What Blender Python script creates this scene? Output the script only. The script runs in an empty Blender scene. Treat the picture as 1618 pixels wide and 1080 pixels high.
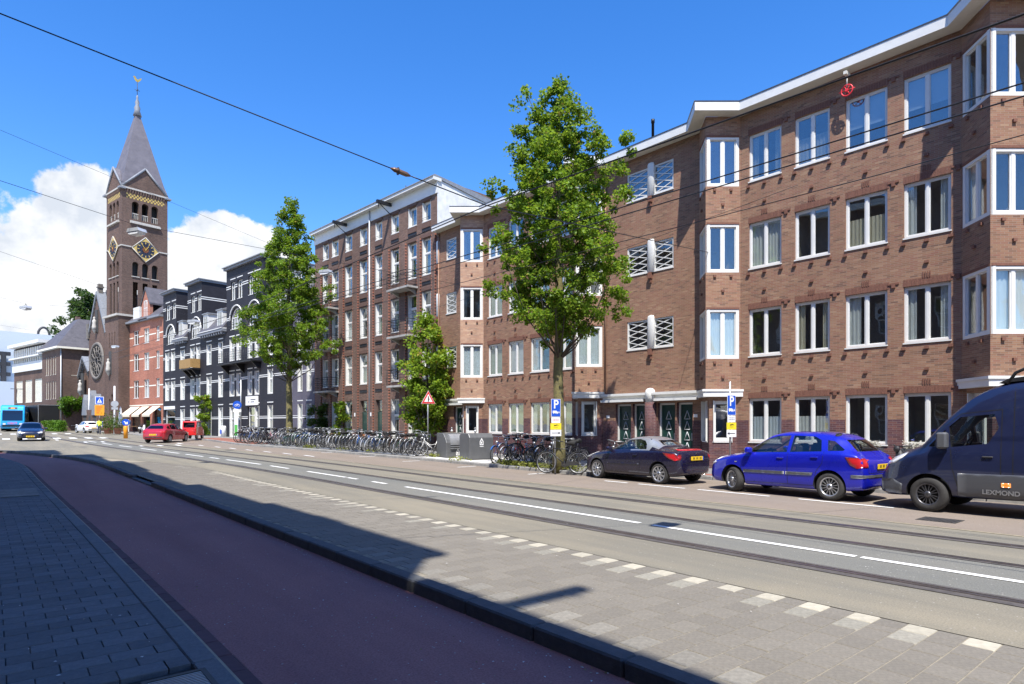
import bpy, bmesh, math, random
import numpy as np
from mathutils import Vector, Matrix, noise as mnoise
from mathutils.bvhtree import BVHTree
R = math.radians
random.seed(7)
scene = bpy.context.scene
# ------------------------------------------------------------------ camera
cam_d = bpy.data.cameras.new('camera'); cam = bpy.data.objects.new('camera', cam_d)
scene.collection.objects.link(cam)
cam_d.sensor_width = 36.0; cam_d.lens = 21.805; cam_d.shift_y = 0.0803
cam_d.clip_end = 5000; cam_d.clip_start = 0.05
cam.location = (0, 0, 1.75); cam.rotation_euler = (R(90), 0, R(-39.54))
scene.camera = cam
# ------------------------------------------------------------------ light
SUN_EL, SUN_DIR = 60.0, Vector((-0.643*0.5, -0.766*0.5, 0.866)).normalized()
sun_d = bpy.data.lights.new('sun', 'SUN'); sun = bpy.data.objects.new('sun', sun_d)
scene.collection.objects.link(sun)
sun_d.energy = 5.0; sun_d.angle = R(0.53); sun_d.color = (1.0, 0.955, 0.88)
sun.rotation_euler = SUN_DIR.to_track_quat('Z', 'Y').to_euler()
sun.location = (0, 0, 60)
scene.view_settings.view_transform = 'Standard'; scene.view_settings.look = 'None'
scene.view_settings.exposure = 0.75; scene.view_settings.gamma = 1.0
scene.view_settings.use_curve_mapping = False
world = bpy.data.worlds.new('World'); scene.world = world; world.use_nodes = True
wt = world.node_tree; wn = wt.nodes; wn.clear()
def N(t, kind, **kw):
    n = t.nodes.new(kind)
    for k, v in kw.items():
        if k.startswith('i_'):
            key = k[2:]; key = int(key) if key.isdigit() else key.replace('_', ' ')
            n.inputs[key].default_value = v
        else: setattr(n, k, v)
    return n
def L(t, a, b): t.links.new(a, b)
def build_sky():
    t = wt
    sky = N(t, 'ShaderNodeTexSky', sky_type='NISHITA', sun_disc=False)
    sky.sun_elevation = R(SUN_EL); sky.sun_rotation = math.atan2(SUN_DIR.x, SUN_DIR.y)
    sky.air_density = 1.0; sky.dust_density = 0.3; sky.ozone_density = 3.0; sky.altitude = 0
    hs = N(t, 'ShaderNodeHueSaturation', i_Saturation=1.34, i_Value=1.12, i_Hue=.510); L(t, sky.outputs[0], hs.inputs['Color'])
    tc = N(t, 'ShaderNodeTexCoord'); d = tc.outputs['Generated']
    nz = N(t, 'ShaderNodeTexNoise', i_Scale=9.0, i_Detail=8.0, i_Roughness=0.62); L(t, d, nz.inputs['Vector'])
    nb = N(t, 'ShaderNodeTexNoise', i_Scale=13.0, i_Detail=5.0, i_Roughness=0.6); L(t, d, nb.inputs['Vector'])
    # cumulus heaps: (azimuth deg from +Y clockwise, elevation deg, radius)
    heaps = [(5.4, 15.0, .085), (4.0, 12.3, .12), (6.8, 12, .10), (1.0, 9.3, .13), (-3, 8, .15), (4, 7.2, .15), (8, 6, .13), (-8, 6, .16),
             (14.4, 14.0, .085), (16.8, 13.3, .08), (12.2, 11.8, .09), (18.3, 11.3, .08), (15, 10.3, .09), (10.5, 9.3, .09), (12, 3, .12), (20, 3.5, .09), (26, 3, .07),
             (-17, 9, .15), (-27, 5, .18), (-40, 8, .17), (-55, 6, .2), (-75, 10, .19), (-100, 7, .2), (-125, 12, .2), (-150, 8, .22), (175, 10, .19), (150, 7, .2), (128, 9, .18), (108, 6, .14), (45, 1.5, .06), (62, 2.0, .07), (84, 3.0, .09)]
    acc = None
    for az, el, r in heaps:
        v = Vector((math.sin(R(az))*math.cos(R(el)), math.cos(R(az))*math.cos(R(el)), math.sin(R(el))))
        dn = N(t, 'ShaderNodeVectorMath', operation='DISTANCE'); L(t, d, dn.inputs[0]); dn.inputs[1].default_value = v
        mr = N(t, 'ShaderNodeMapRange'); mr.inputs[1].default_value = 0; mr.inputs[2].default_value = r*1.25; mr.inputs[3].default_value = 1; mr.inputs[4].default_value = 0
        L(t, dn.outputs['Value'], mr.inputs[0])
        if acc is None: acc = mr.outputs[0]
        else:
            mx = N(t, 'ShaderNodeMath', operation='SMOOTH_MAX'); mx.inputs[2].default_value = 0.12
            L(t, acc, mx.inputs[0]); L(t, mr.outputs[0], mx.inputs[1]); acc = mx.outputs[0]
    n1 = N(t, 'ShaderNodeMath', operation='MULTIPLY_ADD'); L(t, nz.outputs[0], n1.inputs[0]); n1.inputs[1].default_value = 1.15; L(t, acc, n1.inputs[2])
    al = N(t, 'ShaderNodeMapRange', interpolation_type='SMOOTHSTEP'); L(t, n1.outputs[0], al.inputs[0])
    al.inputs[1].default_value = .99; al.inputs[2].default_value = 1.09
    # cloud brightness: white crests, grey-blue hollows
    sh = N(t, 'ShaderNodeMapRange'); L(t, nb.outputs[0], sh.inputs[0]); sh.inputs[1].default_value = .38; sh.inputs[2].default_value = .62
    cc = N(t, 'ShaderNodeMix', data_type='RGBA'); L(t, sh.outputs[0], cc.inputs[0])
    cc.inputs[6].default_value = (3.0, 3.25, 3.65, 1); cc.inputs[7].default_value = (4.6, 4.62, 4.65, 1)
    mx = N(t, 'ShaderNodeMix', data_type='RGBA'); L(t, al.outputs[0], mx.inputs[0]); L(t, hs.outputs[0], mx.inputs[6]); L(t, cc.outputs[2], mx.inputs[7])
    bg = N(t, 'ShaderNodeBackground', i_Strength=0.15); L(t, mx.outputs[2], bg.inputs[0])
    out = N(t, 'ShaderNodeOutputWorld'); L(t, bg.outputs[0], out.inputs[0])
build_sky()
# ------------------------------------------------------------------ helpers
COL = scene.collection
def tag(o, label=None, cat=None, group=None, kind=None):
    if label: o['label'] = label
    if cat: o['category'] = cat
    if group: o['group'] = group
    if kind: o['kind'] = kind
    return o
def link(o, parent=None):
    COL.objects.link(o)
    if parent is not None: o.parent = parent
    return o
def empty(name, loc=(0, 0, 0), rz=0.0, label=None, cat=None, group=None):
    o = bpy.data.objects.new(name, None); o.location = loc; o.rotation_euler = (0, 0, rz); o.empty_display_size = .2
    link(o); return tag(o, label, cat, group)
def copy_tree(o, parent=None):
    c = o.copy(); COL.objects.link(c); c.parent = parent
    for ch in list(o.children): copy_tree(ch, c)
    return c
def lerp(a, b, t): return a + (b-a)*t
def smooth(a, b, x):
    t = min(1, max(0, (x-a)/(b-a))); return t*t*(3-2*t)
def interp(tab, x):
    if x <= tab[0][0]: return tab[0][1]
    for (x0, y0), (x1, y1) in zip(tab, tab[1:]):
        if x <= x1: return y0 + (y1-y0)*(x-x0)/(x1-x0)
    return tab[-1][1]
def pchip(tab, x):
    n = len(tab)
    if x <= tab[0][0]: return tab[0][1]
    if x >= tab[-1][0]: return tab[-1][1]
    h = [tab[i+1][0]-tab[i][0] for i in range(n-1)]; dl = [(tab[i+1][1]-tab[i][1])/h[i] for i in range(n-1)]
    m = [0.0]*n; m[0] = dl[0]; m[-1] = dl[-1]
    for i in range(1, n-1):
        if dl[i-1]*dl[i] > 0:
            w1, w2 = 2*h[i]+h[i-1], h[i]+2*h[i-1]; m[i] = (w1+w2)/(w1/dl[i-1]+w2/dl[i])
    for i in range(n-1):
        if x <= tab[i+1][0]:
            t = (x-tab[i][0])/h[i]; t2, t3 = t*t, t*t*t
            return (2*t3-3*t2+1)*tab[i][1]+(t3-2*t2+t)*h[i]*m[i]+(-2*t3+3*t2)*tab[i+1][1]+(t3-t2)*h[i]*m[i+1]
def zr(Y):            # the street climbs gently towards its far end
    if Y < 14: return 0.0
    if Y < 26: return .0105*(Y-14)**2/24.0
    return .0105*(min(Y, 135)-20)
CURVE = [(-400, 0), (18, 0), (25, -.22), (31, -.72), (41, -1.7), (50, -2.6), (60, -3.4), (80, -4.5), (90, -5.0), (104, -5.8), (120, -6.9), (150, -9.3), (220, -16), (600, -60)]
def cv(Y): return pchip(CURVE, Y)

class MB:
    """collects faces; build() links them as one mesh object with metre UVs"""
    def __init__(s): s.v = []; s.f = []; s.m = []; s.uv = {}; s.sm = set()
    def quad(s, a, b, c, d, m=0, uv=None):
        n = len(s.v); s.v += [tuple(a), tuple(b), tuple(c), tuple(d)]; s.f.append((n, n+1, n+2, n+3)); s.m.append(m)
        if uv: s.uv[len(s.f)-1] = uv
    def poly(s, pts, m=0):
        n = len(s.v); s.v += [tuple(p) for p in pts]; s.f.append(tuple(range(n, n+len(pts)))); s.m.append(m)
    def add(s, verts, faces, m=0, smooth=False):
        n = len(s.v); s.v += [tuple(p) for p in verts]
        for f in faces:
            s.f.append(tuple(n+i for i in f)); s.m.append(m)
            if smooth: s.sm.add(len(s.f)-1)
    def box(s, x0, x1, y0, y1, z0, z1, m=0, M=None):
        v = [Vector(p) for p in ((x0, y0, z0), (x1, y0, z0), (x1, y1, z0), (x0, y1, z0), (x0, y0, z1), (x1, y0, z1), (x1, y1, z1), (x0, y1, z1))]
        if M is not None: v = [M @ p for p in v]
        s.add(v, [(0, 3, 2, 1), (4, 5, 6, 7), (0, 1, 5, 4), (1, 2, 6, 5), (2, 3, 7, 6), (3, 0, 4, 7)], m)
    def bbox(s, c, size, b=.02, m=0, M=None):
        """box with chamfered vertical and top edges"""
        hx, hy, hz = size[0]/2, size[1]/2, size[2]/2
        def ring(z, i): return [(c[0]+sx*(hx-(b if k else 0)-i), c[1]+sy*(hy-(0 if k else b)-i), c[2]+z) for sx, sy, k in ((1, -1, 0), (1, 1, 0), (1, 1, 1), (-1, 1, 1), (-1, 1, 0), (-1, -1, 0), (-1, -1, 1), (1, -1, 1))]
        rs = [ring(-hz, b*.7), ring(-hz+b, 0), ring(hz-b, 0), ring(hz, b*.7)]
        V = [Vector(p) for r in rs for p in r]
        if M is not None: V = [M @ p for p in V]
        F = [tuple(reversed(range(8))), tuple(range(24, 32))]
        for k in range(3):
            for i in range(8): j = (i+1) % 8; F.append((k*8+i, k*8+j, k*8+8+j, k*8+8+i))
        s.add(V, F, m)
    def prism(s, pts, axis, a, b, m=0, M=None):
        """2-D outline extruded along axis from a to b"""
        def P(p, t): return Vector((t, p[0], p[1])) if axis == 'x' else (Vector((p[0], t, p[1])) if axis == 'y' else Vector((p[0], p[1], t)))
        n = len(pts); V = [P(p, a) for p in pts]+[P(p, b) for p in pts]
        if M is not None: V = [M @ p for p in V]
        F = [tuple(range(n)), tuple(reversed(range(n, 2*n)))]+[(i, i+n, (i+1) % n+n, (i+1) % n) for i in range(n)]
        s.add(V, F, m)
    def tube(s, path, r, n=8, m=0, closed=False, smooth=True, caps=True):
        path = [Vector(p) for p in path]; k = len(path)
        rs = r if isinstance(r, (list, tuple)) else [r]*k
        V = []; up = None
        for i, p in enumerate(path):
            if closed: t = (path[(i+1) % k]-path[i-1])
            else: t = (path[min(i+1, k-1)]-path[max(i-1, 0)])
            if t.length < 1e-9: t = Vector((0, 0, 1))
            t.normalize()
            if up is None:
                up = Vector((0, 0, 1)) if abs(t.z) < .9 else Vector((1, 0, 0))
            a = up - t*up.dot(t)
            if a.length < 1e-6: a = t.orthogonal()
            a.normalize(); up = a; b = t.cross(a)
            V += [p + (a*math.cos(q*2*math.pi/n)+b*math.sin(q*2*math.pi/n))*rs[i] for q in range(n)]
        F = []
        for i in range(k if closed else k-1):
            j = (i+1) % k
            for q in range(n): w = (q+1) % n; F.append((i*n+q, i*n+w, j*n+w, j*n+q))
        s.add(V, F, m, smooth)
        if not closed and caps:
            n0 = len(s.v)-len(V)
            s.f.append(tuple(n0+q for q in reversed(range(n)))); s.m.append(m)
            s.f.append(tuple(n0+(k-1)*n+q for q in range(n))); s.m.append(m)
    def lathe(s, prof, n=16, m=0, M=None, smooth=True, close=False, cap=True):
        """profile (r,z) spun about z"""
        V = []; k = len(prof)
        for r, z in prof:
            V += [Vector((r*math.cos(q*2*math.pi/n), r*math.sin(q*2*math.pi/n), z)) for q in range(n)]
        if M is not None: V = [M @ p for p in V]
        F = []
        for i in range(k if close else k-1):
            j = (i+1) % k
            for q in range(n): w = (q+1) % n; F.append((i*n+q, i*n+w, j*n+w, j*n+q))
        s.add(V, F, m, smooth)
        if not close and cap:
            n0 = len(s.v)-len(V)
            if prof[0][0] > 1e-4: s.f.append(tuple(n0+q for q in reversed(range(n)))); s.m.append(m)
            if prof[-1][0] > 1e-4: s.f.append(tuple(n0+(k-1)*n+q for q in range(n))); s.m.append(m)
    def mesh(s, name, mats):
        me = bpy.data.meshes.new(name); me.from_pydata(s.v, [], s.f)
        mats = mats if isinstance(mats, (list, tuple)) else [mats]
        for mt in mats: me.materials.append(MAT[mt] if isinstance(mt, str) else mt)
        me.polygons.foreach_set('material_index', s.m)
        if s.sm:
            a = [i in s.sm for i in range(len(s.f))]; me.polygons.foreach_set('use_smooth', a)
        me.update()
        uvl = me.uv_layers.new(name='UVMap').data
        for p in me.polygons:
            if p.index in s.uv:
                for li, q in zip(p.loop_indices, s.uv[p.index]): uvl[li].uv = q
                continue
            nx, ny, nz_ = p.normal
            if abs(nz_) > .75:
                for li in p.loop_indices: co = me.vertices[me.loops[li].vertex_index].co; uvl[li].uv = (co.x, co.y)
            else:
                l = math.hypot(nx, ny); tx, ty = -ny/l, nx/l
                for li in p.loop_indices: co = me.vertices[me.loops[li].vertex_index].co; uvl[li].uv = (co.x*tx+co.y*ty, co.z)
        return me
    def build(s, name, mats, parent=None, loc=None, rot=None):
        o = bpy.data.objects.new(name, s.mesh(name, mats))
        if loc is not None: o.location = loc
        if rot is not None: o.rotation_euler = rot
        return link(o, parent)
def inst(name, me, parent=None, loc=(0, 0, 0), rot=(0, 0, 0), scale=None, mat=None):
    o = bpy.data.objects.new(name, me); o.location = loc; o.rotation_euler = rot
    if scale is not None: o.scale = scale
    link(o, parent)
    if mat is not None:
        for i, mm in enumerate(mat if isinstance(mat, (list, tuple)) else [mat]):
            if mm is None: continue
            o.material_slots[i].link = 'OBJECT'; o.material_slots[i].material = MAT[mm] if isinstance(mm, str) else mm
    return o
def text_mesh(txt, size, mat, extrude=.002, align='CENTER', bold=0.0):
    cu = bpy.data.curves.new('txt', 'FONT'); cu.body = txt; cu.size = size; cu.align_x = align; cu.align_y = 'CENTER'; cu.extrude = extrude; cu.offset = bold
    o = bpy.data.objects.new('txt', cu); COL.objects.link(o)
    dg = bpy.context.evaluated_depsgraph_get(); me = bpy.data.meshes.new_from_object(o.evaluated_get(dg))
    bpy.data.objects.remove(o); bpy.data.curves.remove(cu)
    me.materials.clear(); me.materials.append(MAT[mat]); return me

# ------------------------------------------------------------------ materials
MAT = {}
def newmat(name):
    m = bpy.data.materials.new(name); m.use_nodes = True; t = m.node_tree; t.nodes.clear()
    o = N(t, 'ShaderNodeOutputMaterial'); MAT[name] = m; return m, t, o
def col4(c): return (c[0], c[1], c[2], 1)
def pbr(name, c, rough=.6, metal=0.0, var=.12, vscale=6.0, spec=.5, coat=0.0, bump=0.0, bscale=40.0, c2=None, emis=None, island=0.0):
    m, t, o = newmat(name)
    b = N(t, 'ShaderNodeBsdfPrincipled', i_Roughness=rough, i_Metallic=metal); b.inputs['Specular IOR Level'].default_value = spec
    b.inputs['Coat Weight'].default_value = coat; b.inputs['Coat Roughness'].default_value = .03
    L(t, b.outputs[0], o.inputs[0])
    tc = N(t, 'ShaderNodeTexCoord')
    base = None
    if var > 0 or c2 is not None:
        nz = N(t, 'ShaderNodeTexNoise', i_Scale=vscale, i_Detail=6.0, i_Roughness=.65); L(t, tc.outputs['Object'], nz.inputs['Vector'])
        mr = N(t, 'ShaderNodeMapRange'); L(t, nz.outputs[0], mr.inputs[0]); mr.inputs[1].default_value = .3; mr.inputs[2].default_value = .7
        mx = N(t, 'ShaderNodeMix', data_type='RGBA'); L(t, mr.outputs[0], mx.inputs[0])
        ca = c2 if c2 is not None else tuple(min(1, v*(1+var)) for v in c)
        cb = c if c2 is not None else tuple(v*(1-var) for v in c)
        mx.inputs[6].default_value = col4(cb); mx.inputs[7].default_value = col4(ca); base = mx.outputs[2]
        rm = N(t, 'ShaderNodeMapRange'); L(t, nz.outputs[0], rm.inputs[0]); rm.inputs[3].default_value = max(0, rough-.06); rm.inputs[4].default_value = min(1, rough+.08); L(t, rm.outputs[0], b.inputs['Roughness'])
    if island > 0:
        g = N(t, 'ShaderNodeNewGeometry'); ob = N(t, 'ShaderNodeObjectInfo')
        ad = N(t, 'ShaderNodeMath', operation='ADD'); L(t, g.outputs['Random Per Island'], ad.inputs[0]); L(t, ob.outputs['Random'], ad.inputs[1])
        fr = N(t, 'ShaderNodeMath', operation='FRACT'); L(t, ad.outputs[0], fr.inputs[0])
        mr2 = N(t, 'ShaderNodeMapRange'); L(t, fr.outputs[0], mr2.inputs[0]); mr2.inputs[3].default_value = 1-island; mr2.inputs[4].default_value = 1+island
        hs = N(t, 'ShaderNodeHueSaturation'); L(t, mr2.outputs[0], hs.inputs['Value'])
        if base is not None: L(t, base, hs.inputs['Color'])
        else: hs.inputs['Color'].default_value = col4(c)
        base = hs.outputs[0]
    if base is not None: L(t, base, b.inputs['Base Color'])
    else: b.inputs['Base Color'].default_value = col4(c)
    if bump > 0:
        bn = N(t, 'ShaderNodeTexNoise', i_Scale=bscale, i_Detail=4.0); L(t, tc.outputs['Object'], bn.inputs['Vector'])
        bp = N(t, 'ShaderNodeBump', i_Strength=bump, i_Distance=.02); L(t, bn.outputs[0], bp.inputs['Height']); L(t, bp.outputs[0], b.inputs['Normal'])
    if emis: b.inputs['Emission Color'].default_value = col4(emis[:3]); b.inputs['Emission Strength'].default_value = emis[3]
    return m
def brick(name, cols, mortar, bw=.22, bh=.063, mj=.009, rough=.85, stain=.35, bias=None, soldier=False):
    m, t, o = newmat(name)
    b = N(t, 'ShaderNodeBsdfPrincipled', i_Roughness=rough); b.inputs['Specular IOR Level'].default_value = .25; L(t, b.outputs[0], o.inputs[0])
    uv = N(t, 'ShaderNodeUVMap'); sp = N(t, 'ShaderNodeSeparateXYZ'); L(t, uv.outputs[0], sp.inputs[0])
    def mth(op, a, bb=None, c=None):
        n = N(t, 'ShaderNodeMath', operation=op)
        for i, q in enumerate((a, bb, c)):
            if q is None: continue
            if isinstance(q, (int, float)): n.inputs[i].default_value = q
            else: L(t, q, n.inputs[i])
        return n.outputs[0]
    u, v = mth('DIVIDE', sp.outputs[0], bw), mth('DIVIDE', sp.outputs[1], bh)
    row = mth('FLOOR', v); off = mth('MULTIPLY', mth('FLOORED_MODULO', row, 2.0), .5)
    uu = mth('ADD', u, off); cl = mth('FLOOR', uu); fu = mth('FRACT', uu); fv = mth('FRACT', v)
    cm = N(t, 'ShaderNodeCombineXYZ'); L(t, cl, cm.inputs[0]); L(t, row, cm.inputs[1])
    wnz = N(t, 'ShaderNodeTexWhiteNoise', noise_dimensions='2D'); L(t, cm.outputs[0], wnz.inputs['Vector'])
    rp = N(t, 'ShaderNodeValToRGB'); L(t, wnz.outputs['Value'], rp.inputs[0])
    rp.color_ramp.interpolation = 'LINEAR'
    el = rp.color_ramp.elements
    for i, c in enumerate(cols):
        pos = i/(len(cols)-1)
        if i == 0: e = el[0]; e.position = 0
        elif i == len(cols)-1: e = el[-1]; e.position = 1
        else: e = el.new(pos)
        e.color = col4(c)
    mk = mth('MAXIMUM', mth('LESS_THAN', fu, mj/bw), mth('LESS_THAN', fv, mj/bh))
    tc = N(t, 'ShaderNodeTexCoord'); nz = N(t, 'ShaderNodeTexNoise', i_Scale=.4, i_Detail=8.0, i_Roughness=.6); mpw = N(t, 'ShaderNodeMapping'); mpw.inputs['Scale'].default_value = (1.6, 1.6, .5); L(t, tc.outputs['Object'], mpw.inputs[0]); L(t, mpw.outputs[0], nz.inputs['Vector'])
    st = N(t, 'ShaderNodeMapRange'); L(t, nz.outputs[0], st.inputs[0]); st.inputs[1].default_value = .3; st.inputs[2].default_value = .7; st.inputs[3].default_value = 1-stain; st.inputs[4].default_value = 1+stain*.6
    mx = N(t, 'ShaderNodeMix', data_type='RGBA'); L(t, mk, mx.inputs[0]); L(t, rp.outputs[0], mx.inputs[6]); mx.inputs[7].default_value = col4(mortar)
    hs = N(t, 'ShaderNodeHueSaturation'); L(t, mx.outputs[2], hs.inputs['Color']); L(t, st.outputs[0], hs.inputs['Value']); L(t, hs.outputs[0], b.inputs['Base Color'])
    ht = mth('SUBTRACT', mth('MULTIPLY_ADD', wnz.outputs['Value'], .5, .5), mk)
    bp = N(t, 'ShaderNodeBump', i_Strength=.35, i_Distance=.006); L(t, ht, bp.inputs['Height']); L(t, bp.outputs[0], b.inputs['Normal'])
    return m
def glassmat(name, tint=(.55, .6, .6), refl=1.0, rough=.0, ior=1.5, boost=.03):
    m, t, o = newmat(name)
    tr = N(t, 'ShaderNodeBsdfTransparent'); tr.inputs[0].default_value = col4(tint)
    gl = N(t, 'ShaderNodeBsdfGlossy', i_Roughness=rough); gl.inputs[0].default_value = (refl, refl, refl, 1)
    lw = N(t, 'ShaderNodeLayerWeight'); pw = N(t, 'ShaderNodeMath', operation='POWER'); L(t, lw.outputs['Facing'], pw.inputs[0]); pw.inputs[1].default_value = 5.0
    fr = N(t, 'ShaderNodeMath', operation='MULTIPLY_ADD'); L(t, pw.outputs[0], fr.inputs[0]); fr.inputs[1].default_value = .96; fr.inputs[2].default_value = .04
    tc = N(t, 'ShaderNodeTexCoord'); nz = N(t, 'ShaderNodeTexNoise', i_Scale=1.7, i_Detail=1.0); L(t, tc.outputs['Object'], nz.inputs['Vector'])
    bp = N(t, 'ShaderNodeBump', i_Strength=.12, i_Distance=.05); L(t, nz.outputs[0], bp.inputs['Height']); L(t, bp.outputs[0], gl.inputs['Normal'])
    ad = N(t, 'ShaderNodeMath', operation='MULTIPLY_ADD', use_clamp=True); L(t, fr.outputs[0], ad.inputs[0]); ad.inputs[1].default_value = 1.9; ad.inputs[2].default_value = boost
    mx = N(t, 'ShaderNodeMixShader'); L(t, ad.outputs[0], mx.inputs[0]); L(t, tr.outputs[0], mx.inputs[1]); L(t, gl.outputs[0], mx.inputs[2]); L(t, mx.outputs[0], o.inputs[0])
    return m
def leafmat(name, ca, cb, cc=None, trans=.45):
    m, t, o = newmat(name)
    g = N(t, 'ShaderNodeNewGeometry'); rp = N(t, 'ShaderNodeValToRGB'); L(t, g.outputs['Random Per Island'], rp.inputs[0])
    rp.color_ramp.elements[0].color = col4(ca); rp.color_ramp.elements[1].color = col4(cb)
    if cc: e = rp.color_ramp.elements.new(.93); e.color = col4(cb); rp.color_ramp.elements[-1].color = col4(cc)
    tc = N(t, 'ShaderNodeTexCoord'); nz = N(t, 'ShaderNodeTexNoise', i_Scale=.8, i_Detail=3.0); L(t, tc.outputs['Object'], nz.inputs['Vector'])
    mr = N(t, 'ShaderNodeMapRange'); L(t, nz.outputs[0], mr.inputs[0]); mr.inputs[1].default_value = .3; mr.inputs[2].default_value = .7; mr.inputs[3].default_value = .75; mr.inputs[4].default_value = 1.25
    hs = N(t, 'ShaderNodeHueSaturation'); L(t, rp.outputs[0], hs.inputs['Color']); L(t, mr.outputs[0], hs.inputs['Value'])
    df = N(t, 'ShaderNodeBsdfPrincipled', i_Roughness=.5); df.inputs['Specular IOR Level'].default_value = .35; L(t, hs.outputs[0], df.inputs['Base Color'])
    tl = N(t, 'ShaderNodeBsdfTranslucent'); h2 = N(t, 'ShaderNodeHueSaturation', i_Hue=.485, i_Value=1.5); L(t, hs.outputs[0], h2.inputs['Color']); L(t, h2.outputs[0], tl.inputs[0])
    mx = N(t, 'ShaderNodeMixShader'); mx.inputs[0].default_value = trans; L(t, df.outputs[0], mx.inputs[1]); L(t, tl.outputs[0], mx.inputs[2]); L(t, mx.outputs[0], o.inputs[0])
    return m
def paint(name, c, metal=.0, rough=.28, coat=1.0):
    m, t, o = newmat(name)
    b = N(t, 'ShaderNodeBsdfPrincipled', i_Roughness=rough, i_Metallic=metal); b.inputs['Base Color'].default_value = col4(c)
    b.inputs['Coat Weight'].default_value = coat; b.inputs['Coat Roughness'].default_value = .025; L(t, b.outputs[0], o.inputs[0])
    tc = N(t, 'ShaderNodeTexCoord'); nz = N(t, 'ShaderNodeTexNoise', i_Scale=3.0, i_Detail=6.0, i_Roughness=.7); L(t, tc.outputs['Object'], nz.inputs['Vector'])
    mr = N(t, 'ShaderNodeMapRange'); L(t, nz.outputs[0], mr.inputs[0]); mr.inputs[1].default_value = .35; mr.inputs[2].default_value = .75; mr.inputs[3].default_value = rough-.04; mr.inputs[4].default_value = rough+.14; L(t, mr.outputs[0], b.inputs['Roughness'])
    return m
# brickwork
brick('brick_warm', [(.160, .090, .064), (.228, .125, .079), (.27, .150, .092), (.25, .122, .080), (.29, .170, .104), (.24, .112, .078), (.33, .205, .128)], (.28, .222, .172), bw=.21, bh=.054, mj=.009, stain=.13)
brick('brick_pale', [(.34, .22, .16), (.40, .23, .15), (.46, .29, .19), (.36, .20, .14), (.50, .34, .23)], (.36, .30, .24), stain=.25)
brick('brick_purple', [(.075, .035, .04), (.12, .05, .05), (.10, .05, .06), (.16, .07, .06)], (.20, .16, .15))
brick('brick_brown', [(.105, .066, .054), (.145, .088, .07), (.175, .108, .084), (.135, .08, .064), (.20, .125, .098)], (.20, .165, .14), bh=.054, stain=.22)
brick('brick_church', [(.085, .055, .045), (.12, .075, .06), (.15, .092, .072), (.105, .065, .052)], (.15, .125, .105), stain=.3)
brick('brick_red', [(.30, .11, .075), (.37, .145, .095), (.42, .17, .11), (.34, .125, .085)], (.34, .24, .19), stain=.25)
brick('brick_black', [(.020, .020, .026), (.026, .026, .033), (.023, .022, .030)], (.018, .018, .022), rough=.6, stain=.2)
brick('brick_grey', [(.10, .095, .125), (.12, .11, .145), (.11, .105, .13)], (.09, .085, .11), rough=.6, stain=.2)
brick('pave_brick', [(.26, .10, .075), (.32, .13, .09), (.22, .09, .07)], (.20, .16, .13), bw=.2, bh=.1)
brick('pave_grey', [(.20, .195, .185), (.25, .24, .225), (.225, .22, .21)], (.14, .13, .11), bw=.3, bh=.3, stain=.3)
pbr('soldier', (.17, .075, .05), .85, var=.35, vscale=30)
pbr('white_paint', (.66, .66, .635), .45, var=.05, vscale=3)
pbr('cream_paint', (.78, .74, .62), .5, var=.05, vscale=3)
pbr('off_white', (.70, .69, .65), .6, var=.08, vscale=3)
pbr('soffit', (.62, .60, .52), .6, var=.05)
pbr('stucco', (.66, .66, .64), .85, var=.2, vscale=1.6, bump=.2)
pbr('roof_felt', (.07, .07, .075), .9, var=.2)
pbr('lead', (.20, .215, .24), .6, var=.2)
pbr('slate', (.085, .08, .09), .6, var=.25, vscale=2)
pbr('slate_spire', (.125, .117, .135), .62, var=.2, vscale=1.4)
pbr('stone', (.42, .40, .36), .8, var=.2)
pbr('concrete', (.36, .35, .33), .85, var=.2, vscale=4)
pbr('interior', (.30, .27, .23), .9, var=.1)
pbr('interior_dark', (.05, .05, .05), .9, var=.1)
pbr('curtain', (.78, .77, .72), .9, var=.06)
pbr('curtain_cream', (.66, .58, .42), .9, var=.06)
pbr('curtain_green', (.42, .46, .34), .9, var=.06)
pbr('blind', (.72, .76, .78), .8, var=.03)
pbr('door_green', (.012, .045, .038), .3, var=.1, coat=.3)
pbr('door_dark', (.02, .022, .025), .35, var=.1)
pbr('black_metal', (.02, .02, .022), .45, var=.15, metal=.3)
pbr('iron', (.06, .06, .065), .55, metal=.6, var=.25)
pbr('galv', (.42, .43, .44), .42, metal=.75, var=.15, vscale=14)
pbr('zinc', (.50, .52, .54), .5, metal=.4, var=.12)
pbr('chrome', (.75, .75, .76), .15, metal=1.0, var=.0)
pbr('rubber', (.022, .021, .02), .85, var=.2, vscale=20)
pbr('tyre', (.035, .033, .031), .85, var=.25, vscale=12)
pbr('plastic_black', (.022, .022, .024), .55, var=.1)
pbr('plastic_grey', (.075, .078, .085), .5, var=.1)
pbr('alloy', (.50, .51, .53), .3, metal=.85, var=.06)
pbr('alloy_dark', (.11, .11, .12), .35, metal=.7, var=.08)
pbr('hub_dark', (.03, .03, .03), .7, var=.1)
pbr('seat_fabric', (.03, .03, .034), .9, var=.15)
pbr('tail_red', (.45, .015, .02), .12, var=.1, coat=.6)
pbr('lamp_clear', (.72, .74, .76), .08, var=.05, coat=1.0)
pbr('amber', (.75, .22, .03), .2, var=.0, coat=.5)
pbr('plate_yellow', (.80, .52, .02), .4, var=.04)
pbr('sign_blue', (.012, .085, .52), .35, var=.04)
pbr('sign_white', (.82, .82, .82), .35, var=.03)
pbr('sign_red', (.60, .025, .03), .35, var=.04)
pbr('sign_yellow', (.84, .66, .03), .4, var=.04)
pbr('sign_black', (.015, .015, .015), .4, var=.0)
pbr('sign_orange', (.85, .33, .02), .45, var=.05)
pbr('gold', (.72, .47, .10), .35, metal=.6, var=.1)
pbr('clock_blue', (.05, .06, .10), .5, var=.05)
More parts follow.
